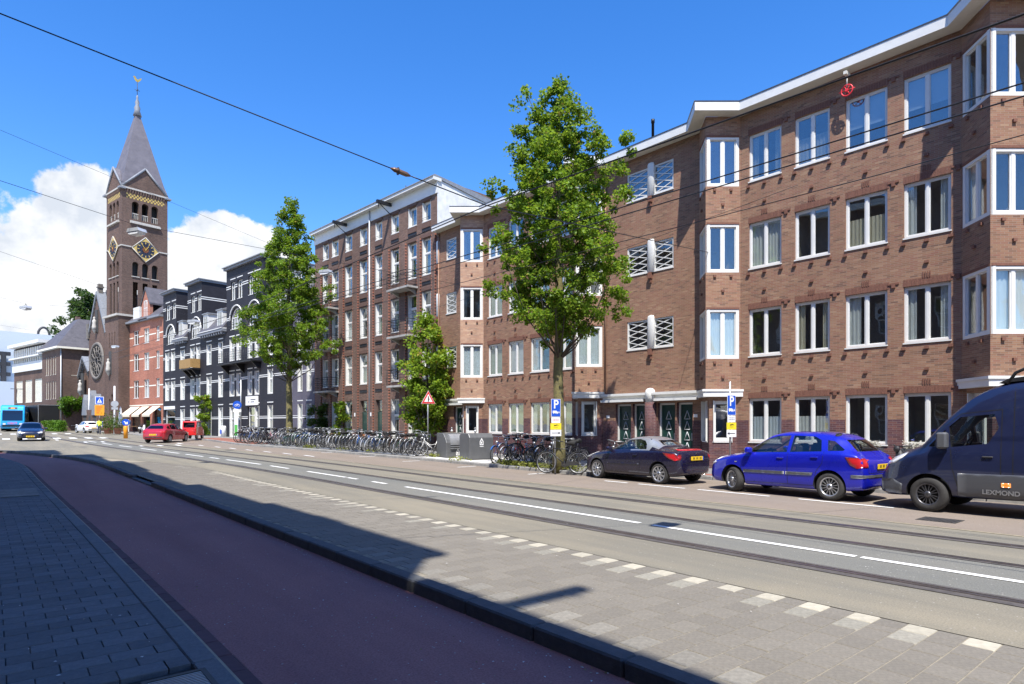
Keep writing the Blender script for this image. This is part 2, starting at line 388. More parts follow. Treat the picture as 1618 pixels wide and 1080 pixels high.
pbr('clock_yellow', (.50, .36, .10), .5, var=.08)
pbr('bark', (.10, .085, .05), .95, var=.45, vscale=9, bump=.8, bscale=22, c2=(.22, .19, .06))
pbr('twig', (.07, .055, .04), .9, var=.2)
pbr('awning', (.62, .55, .42), .85, var=.05)
pbr('wood', (.34, .21, .10), .6, var=.25, vscale=8)
pbr('canvas_white', (.80, .80, .78), .9, var=.05)
pbr('skin', (.55, .36, .27), .6, var=.05)
pbr('hair', (.03, .02, .015), .7, var=.1)
pbr('hivis', (.72, .85, .05), .7, var=.06)
pbr('cloth_dark', (.04, .05, .08), .9, var=.1)
pbr('cloth_blue', (.12, .17, .28), .9, var=.1)
pbr('cloth_pale', (.55, .53, .5), .9, var=.1)
pbr('red_pulley', (.72, .03, .04), .4, var=.05)
pbr('bin_grey', (.115, .118, .122), .42, var=.12, vscale=4, metal=.2)
pbr('bin_lid', (.40, .41, .42), .35, var=.1, metal=.6)
pbr('paving_white', (.62, .60, .56), .8, var=.12, vscale=5)
pbr('marking', (.74, .74, .71), .7, var=.16, vscale=9)
pbr('block_white', (.38, .35, .275), .85, var=.16, vscale=14, island=.12)
pbr('block_worn', (.235, .22, .18), .88, var=.25, vscale=22, island=.1)
pbr('paver', (.175, .158, .130), .88, var=.22, vscale=30, bump=.35, bscale=120, island=.08)
pbr('paver_bed', (.25, .22, .165), .95, var=.2, vscale=12)
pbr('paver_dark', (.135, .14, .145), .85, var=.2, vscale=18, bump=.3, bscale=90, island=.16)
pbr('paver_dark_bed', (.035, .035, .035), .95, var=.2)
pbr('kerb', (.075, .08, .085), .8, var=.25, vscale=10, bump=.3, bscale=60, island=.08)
pbr('kerb_light', (.26, .255, .24), .85, var=.25, vscale=8, island=.1)
pbr('cycle_tile', (.115, .055, .060), .88, var=.2, vscale=14, island=.12)
pbr('rail_steel', (.30, .27, .26), .32, metal=.9, var=.25, vscale=7)
pbr('tar', (.075, .066, .062), .85, var=.35, vscale=5)
pbr('manhole', (.075, .07, .065), .6, metal=.5, var=.3)
pbr('sand', (.34, .29, .2), .95, var=.2)
def asphalt(name, ca, cb, cc):
    m, t, o = newmat(name)
    b = N(t, 'ShaderNodeBsdfPrincipled', i_Roughness=.88); b.inputs['Specular IOR Level'].default_value = .3; L(t, b.outputs[0], o.inputs[0])
    tc = N(t, 'ShaderNodeTexCoord'); mp = N(t, 'ShaderNodeMapping'); mp.inputs['Scale'].default_value = (1.0, .10, 1); L(t, tc.outputs['Object'], mp.inputs[0])
    n1 = N(t, 'ShaderNodeTexNoise', i_Scale=1.3, i_Detail=5.0, i_Roughness=.6); L(t, mp.outputs[0], n1.inputs['Vector'])
    n2 = N(t, 'ShaderNodeTexNoise', i_Scale=60.0, i_Detail=3.0, i_Roughness=.7); L(t, tc.outputs['Object'], n2.inputs['Vector'])
    n3 = N(t, 'ShaderNodeTexNoise', i_Scale=.35, i_Detail=6.0, i_Roughness=.7); L(t, tc.outputs['Object'], n3.inputs['Vector'])
    def mr(x, a, c, d=0, e=1):
        q = N(t, 'ShaderNodeMapRange'); L(t, x, q.inputs[0]); q.inputs[1].default_value = a; q.inputs[2].default_value = c; q.inputs[3].default_value = d; q.inputs[4].default_value = e; return q.outputs[0]
    mx = N(t, 'ShaderNodeMix', data_type='RGBA'); L(t, mr(n1.outputs[0], .35, .65), mx.inputs[0]); mx.inputs[6].default_value = col4(ca); mx.inputs[7].default_value = col4(cb)
    m2 = N(t, 'ShaderNodeMix', data_type='RGBA'); L(t, mr(n3.outputs[0], .45, .75, 0, .6), m2.inputs[0]); L(t, mx.outputs[2], m2.inputs[6]); m2.inputs[7].default_value = col4(cc)
    hs = N(t, 'ShaderNodeHueSaturation'); L(t, m2.outputs[2], hs.inputs['Color']); L(t, mr(n2.outputs[0], .3, .7, .74, 1.26), hs.inputs['Value'])
    vo = N(t, 'ShaderNodeTexVoronoi', i_Scale=26.0); L(t, tc.outputs['Object'], vo.inputs['Vector']); wn_ = N(t, 'ShaderNodeTexWhiteNoise'); L(t, vo.outputs['Position'], wn_.inputs['Vector'])
    gt_ = N(t, 'ShaderNodeMath', operation='GREATER_THAN'); L(t, wn_.outputs['Value'], gt_.inputs[0]); gt_.inputs[1].default_value = .93; ls = N(t, 'ShaderNodeMath', operation='LESS_THAN'); L(t, vo.outputs['Distance'], ls.inputs[0]); ls.inputs[1].default_value = .22; ml = N(t, 'ShaderNodeMath', operation='MULTIPLY'); L(t, gt_.outputs[0], ml.inputs[0]); L(t, ls.outputs[0], ml.inputs[1])
    m3 = N(t, 'ShaderNodeMix', data_type='RGBA'); L(t, ml.outputs[0], m3.inputs[0]); L(t, hs.outputs[0], m3.inputs[6]); m3.inputs[7].default_value = (.34, .32, .29, 1); L(t, m3.outputs[2], b.inputs['Base Color'])
    bp = N(t, 'ShaderNodeBump', i_Strength=.5, i_Distance=.006); L(t, n2.outputs[0], bp.inputs['Height']); L(t, bp.outputs[0], b.inputs['Normal'])
pbr('block_faint', (.20, .185, .155), .88, var=.25, vscale=22, island=.1)
asphalt('cycle_asphalt', (.28, .122, .112), (.345, .158, .14), (.215, .105, .108))
asphalt('asphalt', (.162, .150, .120), (.228, .203, .152), (.150, .146, .126))
asphalt('asphalt_lane', (.20, .163, .130), (.225, .185, .15), (.175, .155, .135))
asphalt('asphalt_blue', (.142, .142, .128), (.176, .170, .146), (.13, .133, .125))
glassmat('glass', (.84, .87, .87)); glassmat('glass_sky', (.72, .76, .78), boost=.09); glassmat('car_glass', (.70, .75, .74), boost=.02); glassmat('car_glass_dark', (.06, .07, .08), boost=.02)
leafmat('leaf_linden', (.085, .17, .012), (.20, .31, .024), (.24, .17, .04), trans=.48); leafmat('leaf_dark', (.045, .085, .012), (.10, .165, .022)); leafmat('leaf_vine', (.12, .21, .015), (.23, .34, .03), (.33, .22, .03))
leafmat('leaf_weed', (.14, .17, .03), (.28, .30, .06)); leafmat('leaf_far', (.025, .06, .015), (.06, .11, .02)); leafmat('leaf_hedge', (.06, .14, .012), (.12, .24, .02)); leafmat('heather', (.45, .45, .38), (.62, .6, .55))
paint('paint_blue', (.007, .012, .40), metal=.2); paint('paint_purple', (.011, .009, .032), metal=.25, rough=.25); paint('paint_navy', (.011, .016, .052), metal=.15, rough=.3); paint('paint_red', (.42, .012, .028), metal=.2)
paint('paint_white', (.78, .78, .77)); paint('paint_fiesta', (.008, .012, .04), metal=.2); paint('paint_silver', (.48, .50, .55), metal=.7, rough=.3); paint('paint_tram', (.01, .36, .78), rough=.3); paint('paint_black', (.008, .008, .009), rough=.5, coat=.15)
paint('paint_bright_red', (.60, .02, .02)); paint('paint_greybody', (.06, .063, .072), rough=.4, coat=.4)
for nm, c in dict(black=(.018, .018, .02), grey=(.22, .22, .23), silver=(.45, .46, .47), blue=(.03, .13, .42), red=(.5, .03, .03), white=(.72, .72, .7), green=(.03, .14, .07), pink=(.62, .30, .32), brown=(.15, .08, .04), cream=(.6, .55, .4)).items():
    pbr('bike_'+nm, c, .35, var=.06, coat=.4, metal=.2)
# ------------------------------------------------------------------ ground, road, pavements
def frange(a, b, st):
    out = []; x = a
    while x < b-1e-6: out.append(x); x += st
    return out+[b]
def strip(name, fl, fr, ys, dz, mat, parent=None, nx=1, kind=None):
    mb = MB(); V = []
    for y in ys:
        a, b = fl(y), fr(y)
        V += [(a+(b-a)*i/nx, y, zr(y)+dz) for i in range(nx+1)]
    F = []; w = nx+1
    for j in range(len(ys)-1):
        for i in range(nx): F.append((j*w+i, j*w+i+1, (j+1)*w+i+1, (j+1)*w+i))
    mb.add(V, F); o = mb.build(name, mat, parent)
    if kind: o['kind'] = kind
    return o
KERB = [(-80, 17.2), (13.3, 17.2), (14.5, 15.25), (24, 15.3), (32, 14.6), (40, 13.9), (45, 13.1), (47, 13.0), (55, 13.3), (62, 12.9), (75, 11.2), (87, 9.9), (100, 8.2), (115, 6.0), (140, 2.6), (200, -7), (400, -45)]
ISL = [(-60, 3.62), (15, 3.5), (20.5, 3.46), (24, 3.38), (31, 3.2), (36, 2.65), (40, 1.7), (44, .5), (50, -1.9), (60, -7)]
GUT = [(-60, 1.5), (4.8, 1.46), (10, 1.41), (13, 1.36), (24, 1.12), (32, .92), (36, .5), (40, -.05), (46, -1.3), (55, -4)]
kerbx = lambda y: interp(KERB, y); islx = lambda y: pchip(ISL, y); gutx = lambda y: pchip(GUT, y)
YS = frange(-80, 14, 6)+frange(15, 110, 1.0)+frange(112, 200, 8)
g = strip('ground', lambda y: -1500, lambda y: 1500, [-1500, -300, -80]+YS+[300, 700, 3000], -.16, 'concrete', nx=2, kind='structure')
edge = lambda y: 6.16+cv(y)*.6 if y < 26 else lerp(6.16+cv(y)*.6, islx(y)+.2, smooth(26, 40, y))
road = strip('road', lambda y: edge(y) if y < 46 else min(-2+cv(y), islx(y)), kerbx, YS+[400], 0, 'asphalt', nx=3, kind='structure')
strip('road_surface', lambda y: 12.35+cv(y), kerbx, frange(-80, 14, 4)+frange(15, 60, 1.), .0035, 'asphalt_lane', road)
strip('road_surface', lambda y: 7.8+cv(y), lambda y: 9.55+cv(y), frange(-80, 14, 4)+frange(15, 60, 1.), .003, 'asphalt_blue', road)
strip('edge_line', lambda y: 12.24+cv(y), lambda y: 12.31+cv(y), frange(-60, 14, 4)+frange(15, 50, 1.), .007, 'sand', road)
for rx, wd in ((11.2, .17), (9.66, .10), (7.68, .17)):
    q = lambda y, a=rx: a+cv(y)
    strip('tar_joint', lambda y: q(y)-wd, lambda y: q(y)+wd, frange(-60, 14, 4)+frange(15, 100, 1.5), .0075, 'tar', road)
    rl = MB()
    ys = frange(-60, 14, 4)+frange(15, 120, 1.5)
    for y0, y1 in zip(ys, ys[1:]):
        for a, b, z in ((-.03, .03, .016), (.07, .085, .014)):
            rl.quad((q(y0)+a, y0, zr(y0)+z), (q(y0)+b, y0, zr(y0)+z), (q(y1)+b, y1, zr(y1)+z), (q(y1)+a, y1, zr(y1)+z))
            for s_ in (a, b): rl.quad((q(y0)+s_, y0, zr(y0)+z), (q(y1)+s_, y1, zr(y1)+z), (q(y1)+s_, y1, zr(y1)-.02), (q(y0)+s_, y0, zr(y0)-.02))
    rl.build('tram_rail', 'rail_steel', road)
# painted markings, each its own sheet on the road
def mark(x, y0, y1, w=.12, name='lane_line', curve=True, mat='marking'):
    ys = frange(y0, y1, 1.0) if y1-y0 > 1 else [y0, y1]
    f = cv if curve else (lambda y: 0)
    strip(name, lambda y: x+f(y)-w/2, lambda y: x+f(y)+w/2, ys, .011, mat, road)
for a, b in ((-12, -4.1), (-4, 1.55), (1.62, 3.35), (3.42, 6.72), (7.0, 15.2), (16.3, 17.2), (18.2, 18.9), (19.05, 22.1), (23.8, 25.6), (26.6, 30.4), (31.3, 32.5), (33.4, 36), (37, 39.5), (41, 44), (46, 49), (51, 54), (56, 59)): mark(8.7, a, b)
for y in (16.2, 20.5, 24.8, 29.0, 33.5): mark(14.6+cv(y)*.3, y, y+.12, .9, 'parking_tick', False)
for a, b in ((4.9, 6.9), (7.6, 9.6), (10.0, 11.6), (12.0, 12.9)): mark(14.35, a, b, .1, 'parking_line', False)
for i, y in enumerate((30.5, 33, 35.5, 38, 40.5, 43, 46)): mark(12.9+cv(y), y, y+1.3, .13, 'lane_dash', False)
for k in range(9): mark(2.0+k*1.15-3.9, 66, 69.0, .5, 'crossing_stripe', False)
for k in range(8): mark(1.5+k*1.2-4, 84, 87, .5, 'crossing_stripe', False)
for x0, y0 in ((7.3, 47), (8.4, 47), (9.5, 47), (5.0, 56), (6.1, 56), (3.6, 62), (10.2, 50), (9.0, 55)): mark(x0, y0, y0+1.6, .22, 'road_dash', False)
# cracks sealed with tar, and bits of grit blown about
rq = random.Random(12)
mb = MB()
for i in range(520):
    y = 3+22*rq.random()**1.6; x = rq.uniform(gutx(y)+.05, islx(y)-.05) if rq.random() < .62 else (rq.uniform(.0, gutx(y)-.4) if rq.random() < .5 else rq.uniform(3.9, 8.5))
    if rq.random() < .35 and x > 1.2: x = islx(y)-abs(rq.gauss(0, .12))-.02
    z = zr(y)+(-.116 if gutx(y) < x < islx(y) else .008); s = rq.uniform(.005, .017); a = rq.uniform(0, 3.14); c_, s_ = math.cos(a)*s, math.sin(a)*s; k = rq.uniform(.3, .9)
    mb.poly([(x+c_, y+s_, z+.003), (x-s_*k, y+c_*k, z+.006), (x-c_, y-s_, z+.002), (x+s_*k, y-c_*k, z+.005)], rq.choice((0, 0, 1, 2)))
o = mb.build('grit', ['paving_white', 'sand', 'leaf_weed']); tag(o, 'pale specks of grit and petals scattered on the near ground', 'litter', kind='stuff')
# far-side pavement with kerb stones
pav = strip('pavement', lambda y: kerbx(y)+.14, lambda y: 60, frange(-80, 12, 4)+frange(12.5, 15, .5)+frange(16, 110, 2.)+[140, 200, 400], .12, 'pave_grey', nx=1, kind='structure')
strip('brick_paving', lambda y: kerbx(y)+.2, lambda y: kerbx(y)+2.3, frange(44, 60, 2.), .125, 'pave_brick', pav)
strip('paving_slab', lambda y: 15.5, lambda y: 18.3, [20.6, 22, 24, 25.6], .126, 'paving_white', pav)
strip('brick_paving', lambda y: 17.4, lambda y: 17.95, frange(-10, 13, 2.), .125, 'pave_brick', pav)
ks = MB(); ks.bbox((0, 0, -.05), (.15, .985, .34), .02); ksm = ks.mesh('kerb_stone', 'kerb_light')
pts = []; y = 1.0
while y < 96: pts.append((kerbx(y), y)); y += .5 if 13 < y < 15 else 1.0
acc = 0
for (xa, ya), (xb, yb) in zip(pts, pts[1:]):
    ln = math.hypot(xb-xa, yb-ya); n = max(1, round(ln))
    for i in range(n):
        t = (i+.5)/n; cx_, cy_ = lerp(xa, xb, t), lerp(ya, yb, t)
        inst('kerb_stone', ksm, pav, (cx_+.075, cy_, zr(cy_)+.005+random.uniform(-.004, .004)), (0, 0, math.atan2(-(xb-xa), yb-ya)), (1, ln/n, 1))
# paved strip beside the road: each slab its own piece
bed = strip('paved_strip', lambda y: islx(y)+.17, edge, frange(-60, 0, 6)+frange(1, 46, 1.), -.007, 'paver_bed', kind='structure')
pm = {}
def slab(name, w, l, mat, h=.05, b=.006):
    mb = MB(); mb.bbox((0, 0, -h/2), (w, l, h), b); return mb.mesh(name, mat)
pm['paver'] = slab('paver', .293, .213, 'paver'); pm['white'] = slab('marking_block', .224, .213, 'block_white'); pm['worn'] = slab('paver', .293, .213, 'block_worn'); pm['outer'] = slab('paver', .224, .213, 'paver'); pm['faint'] = slab('paver', .293, .213, 'block_faint'); pm['half'] = slab('paver', .145, .213, 'paver')
cnt = 0; rest = MB(); restw = MB(); restb = MB(); rng = random.Random(3)
for j in range(-6, 150):
    y = .22*j+.11
    if y > 31: break
    X0 = islx(y)+.185; base = edge(y)-6.16
    cells = [(5.92+.115+base, .224, 'white' if j % 2 == 0 and y < 24 else 'outer')]
    x = 5.92+base; k = 0
    if j % 2: cells.append((x-.0775, .145, 'half')); x -= .155
    while x-.30 > X0-.12:
        kind = 'paver'
        if k == 0 and j % 2 == 0 and rng.random() < (.7 if y < 9 else .4): kind = 'worn'
        if x-.6 <= X0-.12 and j % 2 == 0: kind = 'faint'
        cells.append((x-.15, .293, kind)); x -= .30; k += 1
    for cx_, w, kind in cells:
        if cnt < 300 and y > .5:
            inst('marking_block' if kind == 'white' else 'paver', pm[kind], bed, (cx_, y, zr(y)+rng.uniform(-.0025, .0015)), (rng.uniform(-.004, .004), rng.uniform(-.004, .004), 0)); cnt += 1
        elif y > .5 or y < .5:
            tgt = {'white': restb, 'worn': restw}.get(kind, rest); z = zr(y)+rng.uniform(-.002, .001)
            tgt.box(cx_-w/2, cx_+w/2, y-.1065, y+.1065, z-.04, z)
rest.build('pavers', 'paver', bed)['kind'] = 'stuff'; restw.build('worn_pavers', 'block_worn', bed)['kind'] = 'stuff'; restb.build('marking_blocks', 'block_white', bed)['kind'] = 'stuff'
# cycle path
cyc = strip('cycle_path', gutx, lambda y: islx(y)+.02, frange(-60, 0, 6)+frange(1, 54, 1.), -.12, 'cycle_asphalt', nx=2, kind='structure')
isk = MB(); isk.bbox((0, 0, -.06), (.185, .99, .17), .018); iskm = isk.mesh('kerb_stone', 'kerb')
y = -3.0
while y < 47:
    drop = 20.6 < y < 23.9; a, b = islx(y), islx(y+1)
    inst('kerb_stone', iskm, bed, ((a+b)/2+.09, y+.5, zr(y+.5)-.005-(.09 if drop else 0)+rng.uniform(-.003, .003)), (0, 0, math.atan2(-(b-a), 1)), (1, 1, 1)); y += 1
gt = slab('gutter_tile', .165, .385, 'cycle_tile', .06, .008)
y = -1.0
while y < 38:
    a, b = gutx(y), gutx(y+.395)
    inst('gutter_tile', gt, cyc, ((a+b)/2-.085, y+.2, zr(y)-.112+rng.uniform(-.003, .003)), (0, 0, math.atan2(-(b-a), .395))); y += .395
# near pavement
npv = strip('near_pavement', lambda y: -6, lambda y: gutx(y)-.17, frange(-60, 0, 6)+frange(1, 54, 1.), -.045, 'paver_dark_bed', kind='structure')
strip('joint_sand', lambda y: gutx(y)-.195, lambda y: gutx(y)-.168, frange(-1, 40, .5), -.035, 'sand', npv)
nk = MB(); nk.bbox((0, 0, -.06), (.17, .99, .13), .012); nkm = nk.mesh('kerb_stone', 'paver_dark')
y = -1.0
while y < 40:
    a, b = gutx(y), gutx(y+1)
    inst('kerb_stone', nkm, npv, ((a+b)/2-.285, y+.5, zr(y)-.008+rng.uniform(-.003, .003)), (0, 0, math.atan2(-(b-a), 1))); y += 1
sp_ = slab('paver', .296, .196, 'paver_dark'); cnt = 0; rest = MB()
for j in range(0, 190):
    y = .2*j+.1
    x = gutx(y)-.375-(0.15 if j % 2 else 0)
    if j % 2: 
        rest.box(x+.005, x+.145, y-.098, y+.098, zr(y)-.05, zr(y)-.002)
    if y > 38: break
    while x > -.75:
        cxx = x-.15
        if .55 < cxx+.3 and .60 < y < 6 and abs(cxx-.92) < .32 and abs(y-4.58) < .34: x -= .3; continue
        if 3.2 < y and cxx > -.3 and cnt < 300:
            inst('paver', sp_, npv, (cxx, y, zr(y)-.002+rng.uniform(-.003, .002)), (rng.uniform(-.005, .005), rng.uniform(-.005, .005), 0)); cnt += 1
        else: rest.box(cxx-.148, cxx+.148, y-.098, y+.098, zr(y)-.05, zr(y)-.002+rng.uniform(-.002, .002))
        x -= .3
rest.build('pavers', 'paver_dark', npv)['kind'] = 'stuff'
tt = MB()
for i in range(9): tt.box(.0, .75, 19.0+i*.24, 19.12+i*.24, .02, .034)
tt.build('tactile_strip', 'kerb_light', npv)
# cast-iron drain grate in the near kerb
dr = empty('drain_grate', (.93, 4.58, 0), 0, 'rusty slotted drain grate set in the near pavement beside the kerb', 'drain grate')
mb = MB(); mb.box(-.20, .20, -.24, -.205, -.04, .012); mb.box(-.20, .20, .205, .24, -.04, .012); mb.box(-.20, -.165, -.205, .205, -.04, .012); mb.box(.165, .20, -.205, .205, -.04, .012); mb.box(-.2, .2, -.24, .24, -.06, -.045); mb.build('frame', 'manhole', dr)
bar = MB(); bar.box(-.165, .165, -.008, .008, -.03, .008); bm_ = bar.mesh('bar', 'rail_steel')
for i in range(14): inst('bar', bm_, dr, (0, -.19+i*.029, 0))
for nm, x, y, w, l, lb in (('manhole_cover', 13.2, 3.75, .55, .62, 'dark rectangular manhole cover in the lane beside the van'), ('manhole_cover', 13.6, 21.0, .4, .5, 'small dark manhole cover in the lane before the waste containers')):
    e_ = empty(nm, (x, y, .004), 0, lb, 'manhole'); mb = MB(); mb.box(-w/2, w/2, -l/2, l/2, -.01, .006); mb.build('lid', 'manhole', e_)
    mb = MB()
    for i in range(8): mb.box(-w/2+.05, w/2-.05, -l/2+.06+i*(l-.12)/8, -l/2+.06+i*(l-.12)/8+.025, .005, .011)
    mb.build('tread', 'iron', e_)
# ------------------------------------------------------------------ building kit
# local frame of a building: x along its front, y outward, z up
def arch_pts(w, h, rise, n=10):
    return [(w/2-w/2*math.cos(math.pi*i/n), h-rise+rise*math.sin(math.pi*i/n)) for i in range(n+1)]
def wall(mb, P0, P1, z0, z1, ops=(), u0=0.0, reveal=.12, room=.8, matf=None, rm=0, im=1, zcuts=()):
    P0, P1 = Vector((P0[0], P0[1])), Vector((P1[0], P1[1])); ln = (P1-P0).length; d = (P1-P0)/ln; n = Vector((-d.y, d.x))
    def P(s, z, y=0.0): q = P0+d*s+n*y; return (q.x, q.y, z)
    sc = sorted({0.0, ln, *[o[0] for o in ops], *[o[1] for o in ops]}); zc = sorted({z0, z1, *[o[2] for o in ops], *[o[3] for o in ops], *[z for z in zcuts if z0 < z < z1]})
    sc = [s for s in sc if -1e-6 <= s <= ln+1e-6]; zc = [z for z in zc if z0-1e-6 <= z <= z1+1e-6]
    for j in range(len(zc)-1):
        za, zb = zc[j], zc[j+1]; zm = (za+zb)/2; run = None
        for i in range(len(sc)-1):
            sm_ = (sc[i]+sc[i+1])/2
            hole = any(o[0] < sm_ < o[1] and o[2] < zm < o[3] for o in ops)
            if not hole and run is None: run = sc[i]
            if run is not None and (hole or i == len(sc)-2):
                e = sc[i] if hole else sc[i+1]
                mb.quad(P(e, za), P(run, za), P(run, zb), P(e, zb), matf(zm) if matf else 0, [(u0+e, za), (u0+run, za), (u0+run, zb), (u0+e, zb)]); run = None
    for o in ops:
        a, b, c, e = o[:4]; rv = o[4] if len(o) > 4 else reveal; dp = rv+(o[5] if len(o) > 5 else room); m_ = matf((c+e)/2) if matf else rm
        for (p, q) in (((a, c), (b, c)), ((b, c), (b, e)), ((b, e), (a, e)), ((a, e), (a, c))):
            mb.quad(P(*p), P(*q), P(*q, -rv), P(*p, -rv), m_); mb.quad(P(*p, -rv), P(*q, -rv), P(*q, -dp), P(*p, -dp), im)
        if dp-rv > .03: mb.quad(P(a, c, -dp), P(b, c, -dp), P(b, e, -dp), P(a, e, -dp), im)
        if len(o) > 6 and o[6]:    # arched head: fill the spandrels
            pts = arch_pts(b-a, e-c, o[6]); k = len(pts)//2
            for side in (pts[:k+1], pts[k:]):
                cs = (0, e-c) if side is not pts[k:] and side[0][0] < (b-a)*.4 else (b-a, e-c)
                for p, q in zip(side, side[1:]):
                    mb.poly([P(a+cs[0], c+cs[1]), P(a+q[0], c+q[1]), P(a+p[0], c+p[1])], m_)
                    mb.quad(P(a+p[0], c+p[1]), P(a+q[0], c+q[1]), P(a+q[0], c+q[1], -rv), P(a+p[0], c+p[1], -rv), m_)
    return ln
CM = {}
def cached(key, fn):
    if key not in CM: CM[key] = fn()
    return CM[key]
def win_mesh(kind, w, h, mat):
    mb = MB(); fr = .06
    def frame(x0, x1, z0, z1, t, y0, y1):
        mb.box(x0, x0+t, y0, y1, z0, z1); mb.box(x1-t, x1, y0, y1, z0, z1); mb.box(x0+t, x1-t, y0, y1, z0, z0+t); mb.box(x0+t, x1-t, y0, y1, z1-t, z1)
    frame(0.002, w-.002, 0.002, h-.002, fr, -.09, 0)
    if kind == 'casement2':
        mb.box(w/2-.035, w/2+.035, -.085, -.004, fr, h-fr)
        for a, b in ((fr, w/2-.035), (w/2+.035, w-fr)): frame(a, b, fr, h-fr, .032, -.07, -.02)
    elif kind == 'bay':
        mb.box(0.0, .15, -.1, .03, 0, h); mb.box(w-.11, w, -.1, .03, 0, h); mb.box(.15, w-.11, -.1, .03, h-.08, h); mb.box(.15, w-.11, -.1, .03, 0, .1)
        c = (w+.04)/2; mb.box(c-.045, c+.045, -.085, -.004, .1, h-.08)
        for a, b in ((.15, c-.045), (c+.045, w-.11)): frame(a, b, .1, h-.08, .035, -.07, -.02)
    elif kind == 'sash':
        mb.box(0, .03, 0, .15, 0, h); mb.box(w-.03, w, 0, .15, 0, h)
        z = h*.60; mb.box(fr, w-fr, -.085, -.005, z-.04, z+.04)
        frame(fr, w-fr, fr, z-.04, .05, -.085, -.03); frame(fr, w-fr, z+.04, h-fr, .035, -.07, -.02)
    elif kind == 'small':
        mb.box(0, .03, 0, .15, 0, h); mb.box(w-.03, w, 0, .15, 0, h); frame(fr, w-fr, fr, h-fr, .07, -.085, -.02)
    elif kind == 'cross':
        z = h*.68; mb.box(fr, w-fr, -.085, -.005, z-.03, z+.03); mb.box(w/2-.03, w/2+.03, -.083, -.007, fr, h-fr)
    elif kind == 'bars':
        n = max(2, round(w/.42))
        for i in range(1, n): x = w*i/n; mb.box(x-.05, x+.05, -.085, -.005, fr, h-fr)
    elif kind == 'shop': mb.box(fr, w-fr, -.085, -.005, h*.72, h*.72+.07)
    elif kind == 'diamond':
        for k in range(5):
            z = fr+(h-2*fr)*k/4; dz = (h-2*fr)/4
            for sgn in (1, -1):
                za, zb = (z, z+dz) if sgn > 0 else (z+dz, z)
                if k == 4: continue
                for xa, xb, z_a, z_b in ((fr, w-fr, za, zb),):
                    v = Vector((xb-xa, 0, z_b-z_a)); n_ = Vector((-v.z, 0, v.x)).normalized()*.015
                    p, q = Vector((xa, 0, z_a)), Vector((xb, 0, z_b)); y0 = -.028+.004*sgn
                    mb.prism([((p+n_).x, (p+n_).z), ((q+n_).x, (q+n_).z), ((q-n_).x, (q-n_).z), ((p-n_).x, (p-n_).z)], 'y', y0-.012, y0+.012)
    elif kind == 'arch':
        pts = arch_pts(w-.08, h-.05, min(w/2, h*.6)); P_ = [(p[0]+.04, p[1]) for p in pts]
        mb.tube([(p[0], -.04, p[1]) for p in P_], .055, 6, smooth=False)
        z = h*.55; mb.box(fr, w-fr, -.08, -.005, z-.04, z+.04)
        for i in range(1, 4): x = w*i/4; mb.box(x-.03, x+.03, -.083, -.007, fr, h*.86 if i != 2 else h*.95)
    return mb.mesh('window', mat)
def pane_rects(kind, w, h):
    fr = .06
    if kind == 'casement2': return [(fr+.025, w/2-.06, fr+.025, h-fr-.025), (w/2+.06, w-fr-.025, fr+.025, h-fr-.025)]
    if kind == 'bay': c = (w+.04)/2; return [(.18, c-.07, .13, h-.11), (c+.07, w-.14, .13, h-.11)]
    if kind == 'sash': z = h*.60; return [(fr+.04, w-fr-.04, fr+.04, z-.07), (fr+.03, w-fr-.03, z+.06, h-fr-.03)]
    if kind == 'arch': return [(fr, w-fr, fr, h*.55), (w*.12, w*.88, h*.55, h*.88)]
    return [(fr-.01, w-fr+.01, fr-.01, h-fr+.01)]
def pane_mesh(w, h, mat):
    mb = MB(); mb.box(0, w, -.006, 0, 0, h); return mb.mesh('pane', mat)
def drape_mesh(w, h, mat, ph):
    mb = MB(); n = max(6, int(w/.035)); r = random.Random(ph); p = [(w*i/n, .022*math.sin(i*1.9+ph)+r.uniform(-.008, .008)) for i in range(n+1)]
    for a, b in zip(p, p[1:]): mb.quad((a[0], a[1], 0), (b[0], b[1], 0), (b[0], b[1]*.6, h), (a[0], a[1]*.6, h))
    mb.sm = set(range(len(mb.f))); return mb.mesh('curtain', mat)
